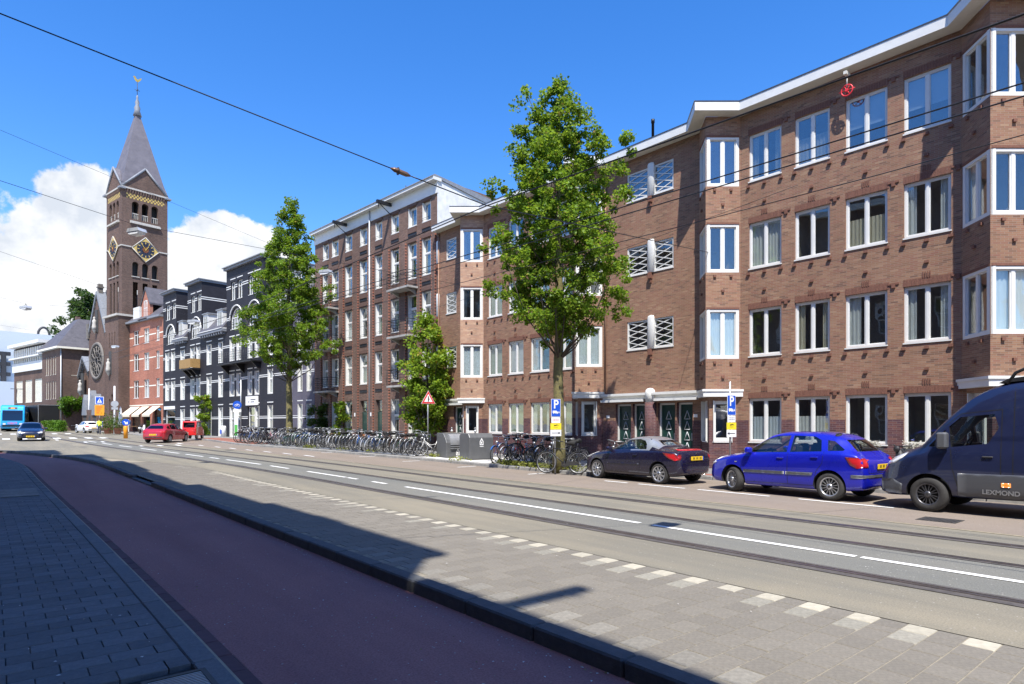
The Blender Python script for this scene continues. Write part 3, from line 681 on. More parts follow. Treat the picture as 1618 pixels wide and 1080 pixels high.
def window(par, P, ang, w, h, kind='casement2', mat='white_paint', glass='glass', rec=.10, sill=True, curt=None, sillmat='white_paint', name='window'):
    w, h = round(w, 3), round(h, 3)
    d = Vector((math.cos(ang), math.sin(ang))); n = Vector((-d.y, d.x))
    o = inst(name, cached(('w', kind, w, h, mat), lambda: win_mesh(kind, w, h, mat)), par, (P[0]-n.x*rec, P[1]-n.y*rec, P[2]), (0, 0, ang))
    for a, b, c, e in pane_rects(kind, w, h):
        pw, ph = round(b-a, 3), round(e-c, 3)
        inst('pane', cached(('p', pw, ph, glass), lambda: pane_mesh(pw, ph, glass)), o, (a, -.045, c))
    if sill:
        def mk():
            mb = MB(); mb.box(-.015, w+.015, -.02, rec+.03, -.045, -.005); return mb.mesh('sill', sillmat)
        inst('sill', cached(('s', w, rec, sillmat), mk), o)
    if curt:
        k = curt[0]; m_ = curt[1] if len(curt) > 1 else 'curtain'
        if k == 'sides':
            for x in (.06, w-.06-w*.2): inst('curtain', cached(('d', round(w*.2, 2), h, m_), lambda: drape_mesh(w*.2, h-.1, m_, 1)), o, (x, -.115, .05))
        elif k == 'left': inst('curtain', cached(('d', round(w*.28, 2), h, m_), lambda: drape_mesh(w*.28, h-.1, m_, 2)), o, (w-.08-w*.28, -.115, .05))
        elif k == 'full': inst('curtain', cached(('d', w, h, m_), lambda: drape_mesh(w-.12, h-.1, m_, 3)), o, (.06, -.12, .05))
        elif k == 'half': inst('curtain', cached(('d', w, h*.55, m_), lambda: drape_mesh(w-.12, h*.55, m_, 4)), o, (.06, -.115, .05))
        elif k == 'blind':
            f = curt[2]; inst('curtain', cached(('b', w, round(h*f, 2), m_), lambda: pane_mesh(w-.12, h*f, m_)), o, (.06, -.11, h*(1-f)-.04))
    return o
def frame_at(line): return (line[0], line[1], 0), R(90+line[2])
def body(mb, s0, s1, depth, z0, z1, m=0, roof=2, zroof=None):
    """sides, back and flat roof behind a front wall"""
    for a, b, c, d in (((s0, 0), (s0, -depth), z0, z1), ((s1, -depth), (s1, 0), z0, z1), ((s0, -depth), (s1, -depth), z0, z1)):
        mb.quad((a[0], a[1], c), (b[0], b[1], c), (b[0], b[1], d), (a[0], a[1], d), m)
    mb.quad((s0, -depth, z1), (s1, -depth, z1), (s1, -.0, z1), (s0, -.0, z1), roof)
RND = random.Random(11)
def pc(name, x0, x1, y0, y1, z0, z1, mat, parent):
    def mk():
        mb = MB(); mb.box(0, 1, 0, 1, 0, 1); return mb.mesh(name, mat)
    return inst(name, cached(('cube', mat), mk), parent, (x0, y0, z0), (0, 0, 0), (x1-x0, y1-y0, z1-z0))
# ------------------------------------------------------------------ the brick apartment blocks with pointed bays
BAY_S, BAY_O, FL, ROW0 = .85, .95, 3.16, [(1.12, 2.68), (4.21, 5.9), (7.38, 9.02), (10.54, 12.22)]
def offset_path(path, o):
    out = []
    for i, p in enumerate(path):
        p = Vector(p); ns = []
        if i > 0: d = (p-Vector(path[i-1])).normalized(); ns.append(Vector((-d.y, d.x)))
        if i < len(path)-1: d = (Vector(path[i+1])-p).normalized(); ns.append(Vector((-d.y, d.x)))
        b = sum(ns, Vector((0, 0))).normalized(); out.append(p+b*(o/max(.3, b.dot(ns[0]))))
    return out
def apartments(name, line, bays, s0, s1, mains, stairs, dz, label, pale=()):
    loc, rz = frame_at(line); rt = empty(name, (loc[0], loc[1], dz), rz, label, 'building')
    H = 13.03; up = []; lo = []
    pts = [(s0, 0.0)]; lop = [(s0, 0.0)]
    for b in bays:
        pts += [(b, 0.0), (b+BAY_S, BAY_O), (b+2*BAY_S, 0.0)]; lop += [(b+.12, 0.0), (b+BAY_S, .72), (b+2*BAY_S-.12, 0.0)]
    pts.append((s1, 0.0)); lop.append((s1, 0.0))
    w = MB(); mf = lambda z: 3 if z < 1.9 else 0
    ZB = 2.78
    def openings(a, b, lower):
        ops = []
        for m in mains:
            for (x0, x1) in m:
                if a-.01 <= x0 and x1 <= b+.01:
                    for k, (c, d) in enumerate(ROW0):
                        if (k == 0) == lower: ops.append((x0-a, x1-a, c, d, .13, .9))
        for st in stairs:
            if a-.01 <= st['s0'] and st['s1'] <= b+.01:
                if lower:
                    for x0, x1 in st['doors']: ops.append((x0-.06-a, x1+.06-a, .13, 2.62, .30, .3))
                else:
                    for x0, x1 in st['dia']:
                        for k in range(3): ops.append((x0-a, x1-a, 4.92+FL*k, 6.12+FL*k, .14, .6))
        return ops
    for lower, path, za, zb in ((True, lop, -.4, ZB), (False, pts, ZB, H)):
        u = 0
        for p, q in zip(path, path[1:]):
            ln = math.dist(p, q)
            if abs(p[1]) < 1e-6 and abs(q[1]) < 1e-6: ops = openings(p[0], q[0], lower)
            else:
                right = q[1] > p[1]
                if lower: ops = [(.2, ln-.14, 1.12, 2.62, .1, .02)]
                else: ops = [(.05, ln-.012, c-.06, d+.06, .05, .01) if right else (.012, ln-.05, c-.06, d+.06, .05, .01) for c, d in ROW0[1:]]
                ang = math.atan2(q[1]-p[1], q[0]-p[0]); dd = Vector((math.cos(ang), math.sin(ang)))
                for i, o in enumerate(ops):
                    mir = not right
                    P_ = (p[0]+dd.x*o[0], p[1]+dd.y*o[0], o[2]); ww, hh = o[1]-o[0], o[3]-o[2]
                    if lower: window(rt, P_, ang, ww, hh, 'small', rec=.08)
                    elif right: 
                        # wide corner post stands at the apex end
                        window(rt, (p[0]+dd.x*o[1], p[1]+dd.y*o[1], o[2]), ang+math.pi, 0, 0) if False else window(rt, P_, ang, ww, hh, 'bayr', rec=.04, glass='glass_sky' if i == 2 else 'glass', sill=False, curt=[None, ('sides', 'curtain_green'), ('full', 'blind')][(i+len(bays)) % 3] if path is not None and i < 2 else None)
                    else: window(rt, P_, ang, ww, hh, 'bay', rec=.04, glass='glass', sill=False, curt=('left',) if i == 1 else None)
            wall(w, p, q, za, zb, ops, u, matf=mf if lower else ((lambda z, f=(abs(q[1]-p[1]) > .01 and any(abs(min(p[0], q[0])-b_) < 1.2 for b_ in pale)): 4 if f else 0)), zcuts=(1.9,)); u += ln
        if lower:   # underside of the bays
            pass
    for b in bays:
        w.quad((b, -.3, -.3), (b+1.7, -.3, -.3), (b+1.7, -.3, H), (b, -.3, H), 1)
        for k in range(4): w.poly([(b, -.3, ZB+.02+FL*k), (b+.0, 0, ZB+.02+FL*k), (b+BAY_S, BAY_O-.02, ZB+.02+FL*k), (b+1.7, 0, ZB+.02+FL*k), (b+1.7, -.3, ZB+.02+FL*k)], 1)
        w.poly([(b, 0, ZB+.002), (b+BAY_S, BAY_O, ZB+.002), (b+2*BAY_S, 0, ZB+.002)], 5)
    body(w, s0, s1, 10, -.4, H, 0, 2); w.build('wall', ['brick_warm', 'interior', 'roof_felt', 'brick_purple', 'brick_pale', 'white_paint'], rt)
    # roof edge: soffit, fascia, flat roof
    op = offset_path(pts, .48); rf = MB(); z0, z1 = H+.004, H+.30
    for i in range(len(pts)-1):
        a, b, c, d = pts[i], pts[i+1], op[i+1], op[i]
        rf.quad((*a, z0), (*b, z0), (*c, z0), (*d, z0), 1); rf.quad((*d, z0), (*c, z0), (*c, z1), (*d, z1), 0); rf.quad((*a, z1+.04), (*b, z1+.04), (*c, z1+.04), (*d, z1+.04), 2)
        rf.quad((*d, z1), (*c, z1), (*(c+(c-Vector(b))*.06), z1+.04), (*(d+(d-Vector(a))*.06), z1+.04), 3)
    rf.box(s0, s1, -10, 0, z1+.0, z1+.04, 2)
    rf.quad((s0, -10, z0), (s0, .48, z0), (s0, .48, z1), (s0, -10, z1), 0); rf.quad((s1, -10, z0), (s1, .48, z0), (s1, .48, z1), (s1, -10, z1), 0)
    rf.build('roof_edge', ['white_paint', 'soffit', 'roof_felt', 'lead'], rt)
    # windows of the long fronts
    for mi, m in enumerate(mains):
        for wi, (x0, x1) in enumerate(m):
            for k, (c, d) in enumerate(ROW0):
                cu = None
                if k == 3: cu = ('blind', 'blind', .55) if wi in (0, 1) and mi == 0 and name.endswith('building') and dz == 0 else None
                elif k == 2: cu = (('sides',), ('full',), ('blind', 'curtain', .95), ('sides',))[wi % 4]
                elif k == 1: cu = (('sides',), ('left',), None, None)[wi % 4]
                else: cu = (None, None, ('half',), ('half', 'blind'))[wi % 4]
                if dz == 0 and RND.random() < .45: cu = RND.choice([('blind', 'blind', RND.choice((.3, .45, .6))), ('sides', 'curtain_cream'), ('left', 'curtain_cream'), ('half', 'curtain_cream'), ('full', 'curtain'), None])
                if dz > 0: cu = (('full', 'curtain_green'), ('sides',), ('full', 'curtain_green'), ('left',), ('blind', 'curtain', .9))[(wi+k*2) % 5]
                window(rt, (x0, 0, c), 0, x1-x0, d-c, 'casement2', glass='glass_sky' if k == 3 else 'glass', curt=cu, rec=.07)
    # brick ornaments: soldier courses, headers standing proud
    orn = MB(); sold = MB()
    for m in mains:
        for (x0, x1) in m:
            for k, (c, d) in enumerate(ROW0):
                nb = int((x1-x0+.1)/.075)
                for i in range(nb): xx = x0-.05+i*.075; sold.box(xx+.004, xx+.069, 0, .004+.003*((i*7+k) % 3), d+.01, d+.215)
                if k > 0:
                    for f in (.0, .5, 1.0): xx = x0+(x1-x0)*f; orn.box(xx-.055, xx+.055, 0, .07, c-.22, c-.14)
                    orn.box((x0+x1)/2-.055, (x0+x1)/2+.055, 0, .06, c-.85, c-.78)
                    for i in range(4): xx = (x0+x1)/2-.1+i*.06; orn.box(xx, xx+.03, 0, .02, c-1.28, c-1.1)
                orn.box(x0-.22, x0-.12, 0, .05, d+.02, d+.17); orn.box(x0-.32, x0-.02, 0, .03, d+.12, d+.17)
    for b in bays:
        for sd in (0, 1):
            p, q = ((b, 0), (b+BAY_S, BAY_O)) if sd == 0 else ((b+BAY_S, BAY_O), (b+2*BAY_S, 0))
            ang = math.atan2(q[1]-p[1], q[0]-p[0]); M = Matrix.Translation((p[0], p[1], 0)) @ Matrix.Rotation(ang, 4, 'Z')
            for k, (c, d) in enumerate(ROW0[1:]):
                for xx in (.35, .95): orn.box(xx-.05, xx+.05, 0, .06, c-.24, c-.16, M=M)
                orn.box(.6, .7, 0, .06, c-.78, c-.7, M=M)
                sold.box(.04, 1.24, 0, .012, d+.07, d+.14, M=M)
    orn.build('brick_ornaments', 'soldier', rt)['kind'] = 'stuff'; sold.build('soldier_courses', 'soldier', rt)['kind'] = 'stuff'
    # white ledges under the bays
    for b in bays:
        lg = MB(); o_ = offset_path([(b-.02, 0.0), (b+BAY_S, BAY_O), (b+2*BAY_S+.02, 0.0)], .14)
        for (za, zb, k) in ((ZB-.02, ZB+.17, .9), (ZB+.17, ZB+.25, 1.25)):
            o2 = offset_path([(b-.02, 0.0), (b+BAY_S, BAY_O), (b+2*BAY_S+.02, 0.0)], .12*k)
            o2[0].y = o2[2].y = 0
            base = [(b-.05, -.02), (b+2*BAY_S+.05, -.02)]
            lg.prism([tuple(o2[0]), tuple(o2[1]), tuple(o2[2]), (b+BAY_S, .3)][:3], 'z', za, zb)
        lg.build('bay_ledge', 'white_paint', rt)
    for st in stairs:
        a, b, c = st['s0']+.02, st['s1']-.02, st['c']
        cp = MB(); cp.box(a, b, 0, .22, 2.96, 3.06); cp.box(a, b, 0, .10, 2.80, 2.96, 1); cp.box(a, c-.3, 0, .26, 2.70, 2.80); cp.box(c+.3, b, 0, .26, 2.70, 2.80)
        cp.lathe([(.0, 2.66), (.2, 2.66), (.2, 2.86), (.22, 2.9), (.22, 3.05), (.19, 3.16), (.11, 3.23), (0, 3.25)], 16, 0, Matrix.Translation((c, .06, 0))); cp.build('canopy', ['white_paint', 'off_white'], rt)
        pl = MB(); pl.lathe([(.26, .1), (.26, 2.66)], 14, 0, Matrix.Translation((c, .0, 0))); pl.build('pier', 'brick_purple', rt)
        for x0, x1 in st['doors']:
            fr = MB(); ww = x1-x0
            for xx in (-.055, ww): fr.box(xx, xx+.055, -.26, -.14, 0, 2.46)
            fr.box(-.055, ww+.055, -.26, -.14, 2.40, 2.47); fo = fr.build('door_frame', 'white_paint', rt, (x0, 0, .14))
            dm = cached(('door', round(ww, 2)), lambda: door_mesh(ww)); do = inst('door', dm, rt, (x0, -.2, .15))
            def tri():
                mb = MB()
                for k in range(4):
                    z = .55+k*.42; x_, hw = ww/2, .13
                    for p, q in (((x_-hw, z), (x_+hw, z)), ((x_+hw, z), (x_, z+.33)), ((x_, z+.33), (x_-hw, z))): mb.tube([(p[0], .02, p[1]), (q[0], .02, q[1])], .016, 5)
                return mb.mesh('lattice', 'zinc')
            inst('lattice', cached(('tri', round(ww, 2)), tri), do)
            hd = MB(); hd.box(.05, .09, .0, .05, .95, 1.25); hd.build('handle', 'galv', do)
        for x0, x1 in st['dia']:
            for k in range(3): window(rt, (x0, 0, 4.92+FL*k), 0, x1-x0, 1.2, 'diamond', rec=.03, glass='glass_sky' if k == 2 else 'glass', sill=True)
        for k in range(3):
            pm_ = MB(); pm_.lathe([(.0, 0), (.17, 0), (.17, 1.28), (.14, 1.36), (0, 1.4)], 14); pm_.build('mullion_pillar', 'white_paint', rt, (c, .01, 4.88+FL*k)).scale = (1, .45, 1)
            kb = MB(); kb.box(c-.07, c+.07, 0, .16, 4.62+FL*k, 4.86+FL*k); kb.box(c-.04, c+.04, 0, .1, 4.45+FL*k, 4.62+FL*k); kb.build('corbel', 'soldier', rt)
        dp_ = MB(); dp_.tube([(b-.12, .06, 12.95), (b-.12, .06, 3.1)], .04, 8); dp_.build('downpipe', 'downpipe_tan', rt)
        for x_ in (st['s0']+.15, st['s1']-.25):
            np_ = MB(); np_.box(x_-.08, x_+.08, 0, .02, 2.02, 2.14); npo = np_.build('number_plate', 'sign_white', rt)
    return rt
pbr('downpipe_tan', (.30, .17, .11), .7, var=.1)
def door_mesh(w):
    mb = MB(); mb.box(0.002, w-.002, -.05, 0, 0, 2.38); mb.box(.1, w-.1, 0, .012, .12, .42); mb.box(.1, w-.1, 0, .01, 2.1, 2.3); return mb.mesh('door', 'door_green')
_wm = win_mesh
def win_mesh(kind, w, h, mat):
    if kind != 'bayr': return _wm(kind, w, h, mat)
    me = _wm('bay', w, h, mat).copy()
    for v in me.vertices: v.co.x = w-v.co.x
    me.flip_normals(); return me
_pr = pane_rects
def pane_rects(kind, w, h):
    if kind != 'bayr': return _pr(kind, w, h)
    return [(w-b, w-a, c, e) for a, b, c, e in _pr('bay', w, h)]
LA = (21.2, 5.5, 2.1)
M1 = [(.24, 1.45), (1.89, 3.11), (3.59, 4.74), (5.2, 6.4)]
apA = apartments('apartment_building', LA, [-1.7, 6.72], -9, 13.19, [M1], [dict(s0=8.42, s1=13.19, c=10.66, doors=[(8.77, 9.36), (9.57, 10.27), (10.98, 11.54), (11.75, 12.46)], dia=[(9.58, 10.55), (10.78, 11.9)])], 0,
                 'orange brick apartment block with pointed white-framed bays, nearest at the right', pale=())
M2 = [(15.1, 16.25), (16.6, 17.95), (18.46, 19.63), (20.12, 21.3)]
apB = apartments('apartment_building', LA, [13.21, 21.68], 13.20, 26.0, [M2], [dict(s0=23.4, s1=26.0, c=26.0, doors=[(23.7, 24.35)], dia=[(24.17, 25.17)])], .15,
                 'orange brick apartment block with pointed bays behind the tall street tree', pale=(21.68,))
# ------------------------------------------------------------------ dark brown five-storey house
def pt(line, s, o=0):
    r = R(line[2]); return (line[0]-math.sin(r)*s-math.cos(r)*o, line[1]+math.cos(r)*s-math.sin(r)*o)
LB = (20.2465, 31.5025, 5.0)
def brown_house():
    loc, rz = frame_at(LB); rt = empty('brown_house', (loc[0], loc[1], 0), rz, 'dark brown brick house of five storeys with tall white frieze and hoist beams', 'building')
    cols = [(.7, 1.56), (2.14, 3.05), (4.09, 4.95), (6.06, 6.87), (7.94, 8.86), (9.94, 10.86), (11.88, 12.85), (13.35, 14.23)]
    rows = [(.75, 3.4), (4.55, 6.64), (7.75, 9.92), (10.92, 13.17), (14.2, 15.42)]
    doors = {(3, 0), (4, 0)}
    w = MB(); ops = [(a, b, c if (i, j) not in doors else .15, d, .22, .8) for i, (a, b) in enumerate(cols) for j, (c, d) in enumerate(rows)]
    wall(w, (0, 0), (15.5, 0), -.4, 15.62, ops); body(w, 0, 15.5, 11, -.4, 16.5, 0, 2)
    w.quad((-.004, .05, 13.0), (-.004, -11, 13.0), (-.004, -11, 15.6), (-.004, .05, 16.5), 3); w.build('wall', ['brick_brown', 'interior', 'roof_felt', 'stucco'], rt)
    tooth = MB(); pbr('spandrel', (.12, .07, .055), .85, var=.3, vscale=20)
    xs = [0]+[v for c in cols for v in c]+[15.5]
    for i in range(len(cols)+1):
        a = 0 if i == 0 else cols[i-1][1]; b = 15.5 if i == len(cols) else cols[i][0]
        m_ = (a+b)/2; hw = max(.16, (b-a)/2-.22)
        pil = MB(); pil.box(m_-hw, m_+hw, 0, .09, -.4, 13.45); pil.build('pilaster', 'brick_brown', rt)
        for sx in (m_-hw, m_+hw):
            z = .6
            while z < 13.3: tooth.box(sx-.035, sx+.035, 0, .092 if True else 0, z, z+.09); z += .19
    for a, b in cols:
        for c, d in rows[1:]:
            pc('spandrel', a+.02, b-.02, .0, .07, c-.42, c-.1, 'spandrel', rt); pc('panel_slot', a+.0, b-.0, 0, .03, c-.6, c-.42, 'iron', rt)
            pc('lintel', a-.06, b+.06, 0, .05, d+.03, d+.24, 'spandrel', rt)
    tooth.build('toothing', 'brick_red', rt)['kind'] = 'stuff'
    for i, (a, b) in enumerate(cols):
        for j, (c, d) in enumerate(rows):
            if (i, j) in doors:
                mb = MB(); mb.box(a+.05, b-.05, -.2, -.16, .15, 2.6); mb.box(a+.05, b-.05, -.2, -.17, 2.65, 3.36, 1); mb.build('door', ['door_green', 'glass'], rt); continue
            window(rt, (a, 0, c), 0, b-a, d-c, 'small' if j == 4 else 'sash', rec=.16, glass='glass_sky' if j > 2 else 'glass', curt=RND.choice([None, ('half',), ('sides',), ('full', 'curtain_green'), None, ('blind', 'blind', .5)]), sillmat='white_paint')
            if j in (2, 3, 4) and i != 1:
                rl = MB(); rl.tube([(a+.02, .03, c+.22), (b-.02, .03, c+.22)], .012, 5); rl.tube([(a+.02, .03, c+.12), (b-.02, .03, c+.12)], .01, 5); rl.build('window_rail', 'black_metal', rt)
    fz = MB(); fz.box(-.03, 15.53, 0, .07, 15.62, 16.32); fz.box(-.1, 15.6, -.2, .42, 16.32, 16.5); fz.box(-.1, 15.6, -.2, .47, 16.5, 16.56, 1); fz.build('frieze', ['white_paint', 'lead'], rt)
    rf = MB(); rf.prism([(-11, 15.0), (-11, 15.7), (.3, 16.66), (.3, 16.5)], 'x', -.08, .25); rf.build('verge', 'lead', rt)
    for s_ in (4.9, 10.6):
        hb = MB(); hb.box(s_-.09, s_+.09, -.1, 1.15, 16.0, 16.2); hb.tube([(s_, 1.02, 16.0), (s_, 1.02, 15.72)], .02, 6); hb.tube([(s_, .05, 15.45), (s_, .95, 16.0)], .03, 6); hb.build('hoist_beam', 'black_metal', rt)
    dp = MB(); dp.tube([(7.45, .12, 16.3), (7.45, .12, .2)], .05, 8); dp.build('downpipe', 'zinc', rt)
    for s_ in (3.1, 13.0):
        for z in (4.2, 7.3, 10.3):
            sl = MB(); sl.box(s_-1.2, s_+1.15, 0, .85, z-.12, z); sl.prism([(0, z-.45), (.7, z-.14), (0, z-.14)], 'x', s_-.95, s_-.83); sl.prism([(0, z-.45), (.7, z-.14), (0, z-.14)], 'x', s_+.8, s_+.92); b_ = sl.build('balcony', 'concrete', rt)
            rl = MB()
            for k in range(6): zz = z+.12+k*.17; rl.tube([(s_-1.1, .05, zz), (s_-1.1, .88, zz), (s_+1.05, .88, zz), (s_+1.05, .05, zz)], .013 if k < 5 else .022, 5)
            for x_ in (-1.1, -.4, .35, 1.05): rl.tube([(s_+x_, .88, z), (s_+x_, .88, z+1.0)], .016, 5)
            rl.build('railing', 'black_metal', b_)
    an = MB(); an.tube([(6.2, -2, 16.5), (6.2, -2, 18.3)], .03, 6); an.build('aerial', 'iron', rt)
    for s_ in (7.3, 9.4):
        lp = MB(); lp.box(s_-.06, s_+.06, 0, .12, 2.3, 2.55); lp.build('porch_lamp', 'sign_white', rt)
brown_house()
# ------------------------------------------------------------------ black terrace
LK = (18.8956, 46.9435, 8.0)
KR = [(1.3, 3.38), (4.4, 6.5), (7.7, 9.75)]
def black_house(name, s0, s1, gables, lows, wins, arches, tops, label, mat='brick_black', H0=10.75, shop=(), balc=()):
    loc, rz = frame_at(LK); rt = empty(name, (*pt(LK, s0), 0), rz, label, 'building'); z_ = .0
    w = MB(); wd = MB(); segs = sorted([(a, b, 16.3) for a, b in gables]+[(a, b, H0) for a, b in lows]); tr = []
    for a, b, H in segs:
        ops = []
        for x0, x1 in wins:
            if a <= x0 and x1 <= b:
                for j, (c, d) in enumerate(KR):
                    if j == 0 and any(p < x0 and x1 < q for p, q in shop): continue
                    ops.append((x0-a, x1-a, c if j else .55, d, .16, .7)); wk = (x0, x1, c if j else .55, d, 'sash')
                    tr.append(wk)
        for x0, x1 in shop:
            if a <= x0 and x1 <= b: ops.append((x0-a, x1-a, .5, 3.3, .14, 1.0)); tr.append((x0, x1, .5, 3.3, 'shop'))
        if H > 15:
            for x0, x1 in arches:
                if a <= x0 and x1 <= b: ops.append((x0-a, x1-a, 10.65, 12.6, .16, .7, (x1-x0)/2*.95)); tr.append((x0, x1, 10.65, 12.6, 'arch'))
            for x0, x1 in tops:
                if a <= x0 and x1 <= b: ops.append((x0-a, x1-a, 13.4, 15.1, .16, .7)); tr.append((x0, x1, 13.4, 15.1, 'cross'))
        o = s0; wall(w, (a-o, 0), (b-o, 0), -.3, H, ops); body(w, a-o, b-o, 9, -.3, H, 0, 2)
        if H > 15:
            pc('cornice', a-o-.12, b-o+.12, -9.1, .25, 16.3, 16.5, 'lead', rt); pc('roof_cap', a-o-.2, b-o+.2, -9.2, .38, 16.5, 16.58, 'lead', rt)
            for z in (14.7, 14.5):   # bands run round the side wall of the raised part
                pc('band', a-o-.012, a-o, -6, 0, z, z+.09, 'white_paint', rt)
        else:
            pc('cornice', a-o, b-o, 0, .45, H-.15, H+.12, 'lead', rt); pc('gutter', a-o, b-o, 0, .5, H+.12, H+.2, 'white_paint', rt)
            n = int((b-a)/.55)
            for i in range(n): x_ = a-o+.2+i*.55; pc('bracket', x_, x_+.14, 0, .42, H-.38, H-.15, 'lead', rt)
            rf = MB(); rf.prism([(.4, H+.2), (-1.9, H+3.0), (-9, H+3.0), (-9, H+.2)], 'x', a-o+.005, b-o-.005); r_ = rf.build('mansard_roof', 'slate', rt)
            for dx in ([(a+b)/2-o] if b-a < 4.2 else [a-o+1.3, b-o-1.3]):
                dm = MB(); dm.box(dx-.6, dx+.6, -1.6, .1, H+.25, H+2.0); dm.box(dx-.72, dx+.72, -1.7, .2, H+2.0, H+2.12, 1); d_ = dm.build('dormer', ['white_paint', 'lead'], rt)
                mb = MB(); mb.box(dx-.45, dx-.03, .1, .106, H+.5, H+1.8); mb.box(dx+.03, dx+.45, .1, .106, H+.5, H+1.8); mb.build('pane', 'glass_sky', d_)
    w.build('wall', [mat, 'interior', 'roof_felt'], rt)
    for a, b, H in segs:
        aa, bb = a-s0, b-s0; holes = sorted((t[0]-s0, t[1]-s0) for t in tr if t[2] < 9.1 < t[3] and a <= t[0] <= b)
        for z, th in ((9.0, .07), (9.16, .07), (5.85, .07), (6.0, .07), (2.25, .08), (2.42, .05))+(((11.55, .08), (11.72, .08), (14.5, .08), (14.7, .08)) if H > 15 else ()):
            hs = sorted((t[0]-s0, t[1]-s0) for t in tr if t[2] < z < t[3] and a <= t[0] <= b); x = aa
            for h0, h1 in hs+[(bb, bb)]:
                if h0-x > .05: pc('band', x+.002, h0-.002, 0, .016, z, z+th, 'white_paint', rt)
                x = h1
    for x0, x1, c, d, k in tr:
        if k == 'arch':
            n = 12; r_ = (x1-x0)/2+.16; mx_, zc = (x0+x1)/2-s0, 12.6-(x1-x0)/2*.95
            at_ = MB(); at_.tube([(mx_-r_*math.cos(math.pi*i/n), .02, zc+r_*math.sin(math.pi*i/n)) for i in range(n+1)], .07, 6); at_.build('arch_moulding', 'white_paint', rt)
        elif k != 'shop': pc('lintel', x0-s0-.08, x1-s0+.08, 0, .02, d+.22, d+.31, 'white_paint', rt)
        window(rt, (x0-s0, 0, c), 0, x1-x0, d-c, k, rec=.12, glass='glass_sky' if c > 9 else 'glass', curt=RND.choice([None, ('full',), ('half',), ('sides',), ('blind', 'blind', .6)]) if k != 'shop' else None)
    for x0, x1, z, m_ in balc:
        a, b = x0-s0, x1-s0; sl = MB(); sl.box(a, b, 0, 1.0, z-.12, z)
        for x_ in (a+.3, (a+b)/2, b-.3): sl.prism([(0, z-.95), (.8, z-.12), (0, z-.12)], 'x', x_-.09, x_+.09)
        b_ = sl.build('balcony', 'black_metal', rt)
        if m_ == 'wood':
            for i in range(int((b-a)/.2)): q = MB(); q.box(a+i*.2+.01, a+i*.2+.19, .96, 1.0, z+.05, z+.95); q.build('slat', 'plank_gold', b_)
            for yy in (0, 1): pass
            q = MB(); q.box(a, a+.04, .05, .96, z+.05, z+.95); q.box(b-.04, b, .05, .96, z+.05, z+.95); q.build('side_panel', 'plank_gold', b_)
        else:
            rl = MB()
            for k in range(5): zz = z+.1+k*.22; rl.tube([(a+.04, .05, zz), (a+.04, .94, zz), (b-.04, .94, zz), (b-.04, .05, zz)], .014, 5)
            n = int((b-a)/.5)
            for i in range(n+1): rl.tube([(a+.04+(b-a-.08)*i/n, .94, z), (a+.04+(b-a-.08)*i/n, .94, z+1.0)], .014, 5)
            rl.build('railing', 'iron', b_)
    pl = MB(); n = 0
    pl.box(0, s1-s0, 0, .05, -.3, .5); pl.build('plinth', 'concrete' if mat == 'brick_black' else mat, rt)
    return rt
pbr('plank_gold', (.33, .20, .07), .6, var=.25, vscale=6)
bh1 = black_house('black_house', 25.76, 32.96, [(29.0, 32.96)], [(25.76, 29.0)], [(26.57, 27.72), (29.35, 30.47), (31.1, 32.26)], [(29.55, 31.82)], [(29.13, 30.19), (30.9, 32.06)], 'black painted house with a tall arched window next to the red brick house', shop=[(29.3, 32.3)])
bh2 = black_house('black_house', 16.12, 25.76, [(22.08, 25.76)], [(16.12, 22.08)], [(16.95, 17.92), (19.63, 20.73), (22.43, 23.4), (23.9, 24.98)], [(22.31, 24.9)], [(22.14, 23.16), (23.77, 24.77)], 'black painted house with a gold plank balcony in the middle of the terrace', balc=[(22.3, 25.3, 7.45, 'wood')])
bh3 = black_house('black_house', 4.59, 16.12, [(8.6, 16.12)], [(4.59, 8.6)], [(6.87, 7.77), (9.39, 10.2), (10.74, 11.58), (12.98, 13.9), (14.4, 15.38)], [(9.3, 11.49), (12.82, 15.22)], [(9.2, 10.2), (10.6, 11.5), (12.73, 13.76), (14.24, 15.15)], 'widest black painted house with a long dark balcony and two arched windows', shop=[(9.6, 11.6), (13.0, 14.6)], balc=[(8.9, 15.9, 7.35, 'iron')])
bh4 = black_house('grey_house', .05, 4.59, [], [(.05, 4.59)], [(.55, 1.22), (1.93, 2.63), (3.6, 4.36)], [], [], 'grey painted house between the black terrace and the brown brick house', mat='brick_grey', H0=12.0)
for a, b, z0, z1, s0, par, txt in ((9.5, 11.8, 3.45, 4.25, 4.59, bh3, None), (29.3, 32.4, 3.4, 3.75, 25.76, bh1, None)):
    mb = MB(); mb.box(a-s0, b-s0, .02, .12, z0, z1); sg = mb.build('shop_sign', 'sign_white', par)
    if par is bh3:
        mb = MB()
        for i in range(7): mb.box(a-s0+1.55+.09*(i % 3), a-s0+1.6+.09*(i % 3), .12, .128, z0+.2+.11*(i//3), z0+.26+.11*(i//3))
        mb.box(a-s0+.35, a-s0+1.3, .12, .128, z0+.46, z0+.54); mb.box(a-s0+.6, a-s0+1.3, .12, .128, z0+.26, z0+.33); mb.build('lettering', 'plastic_grey', sg)
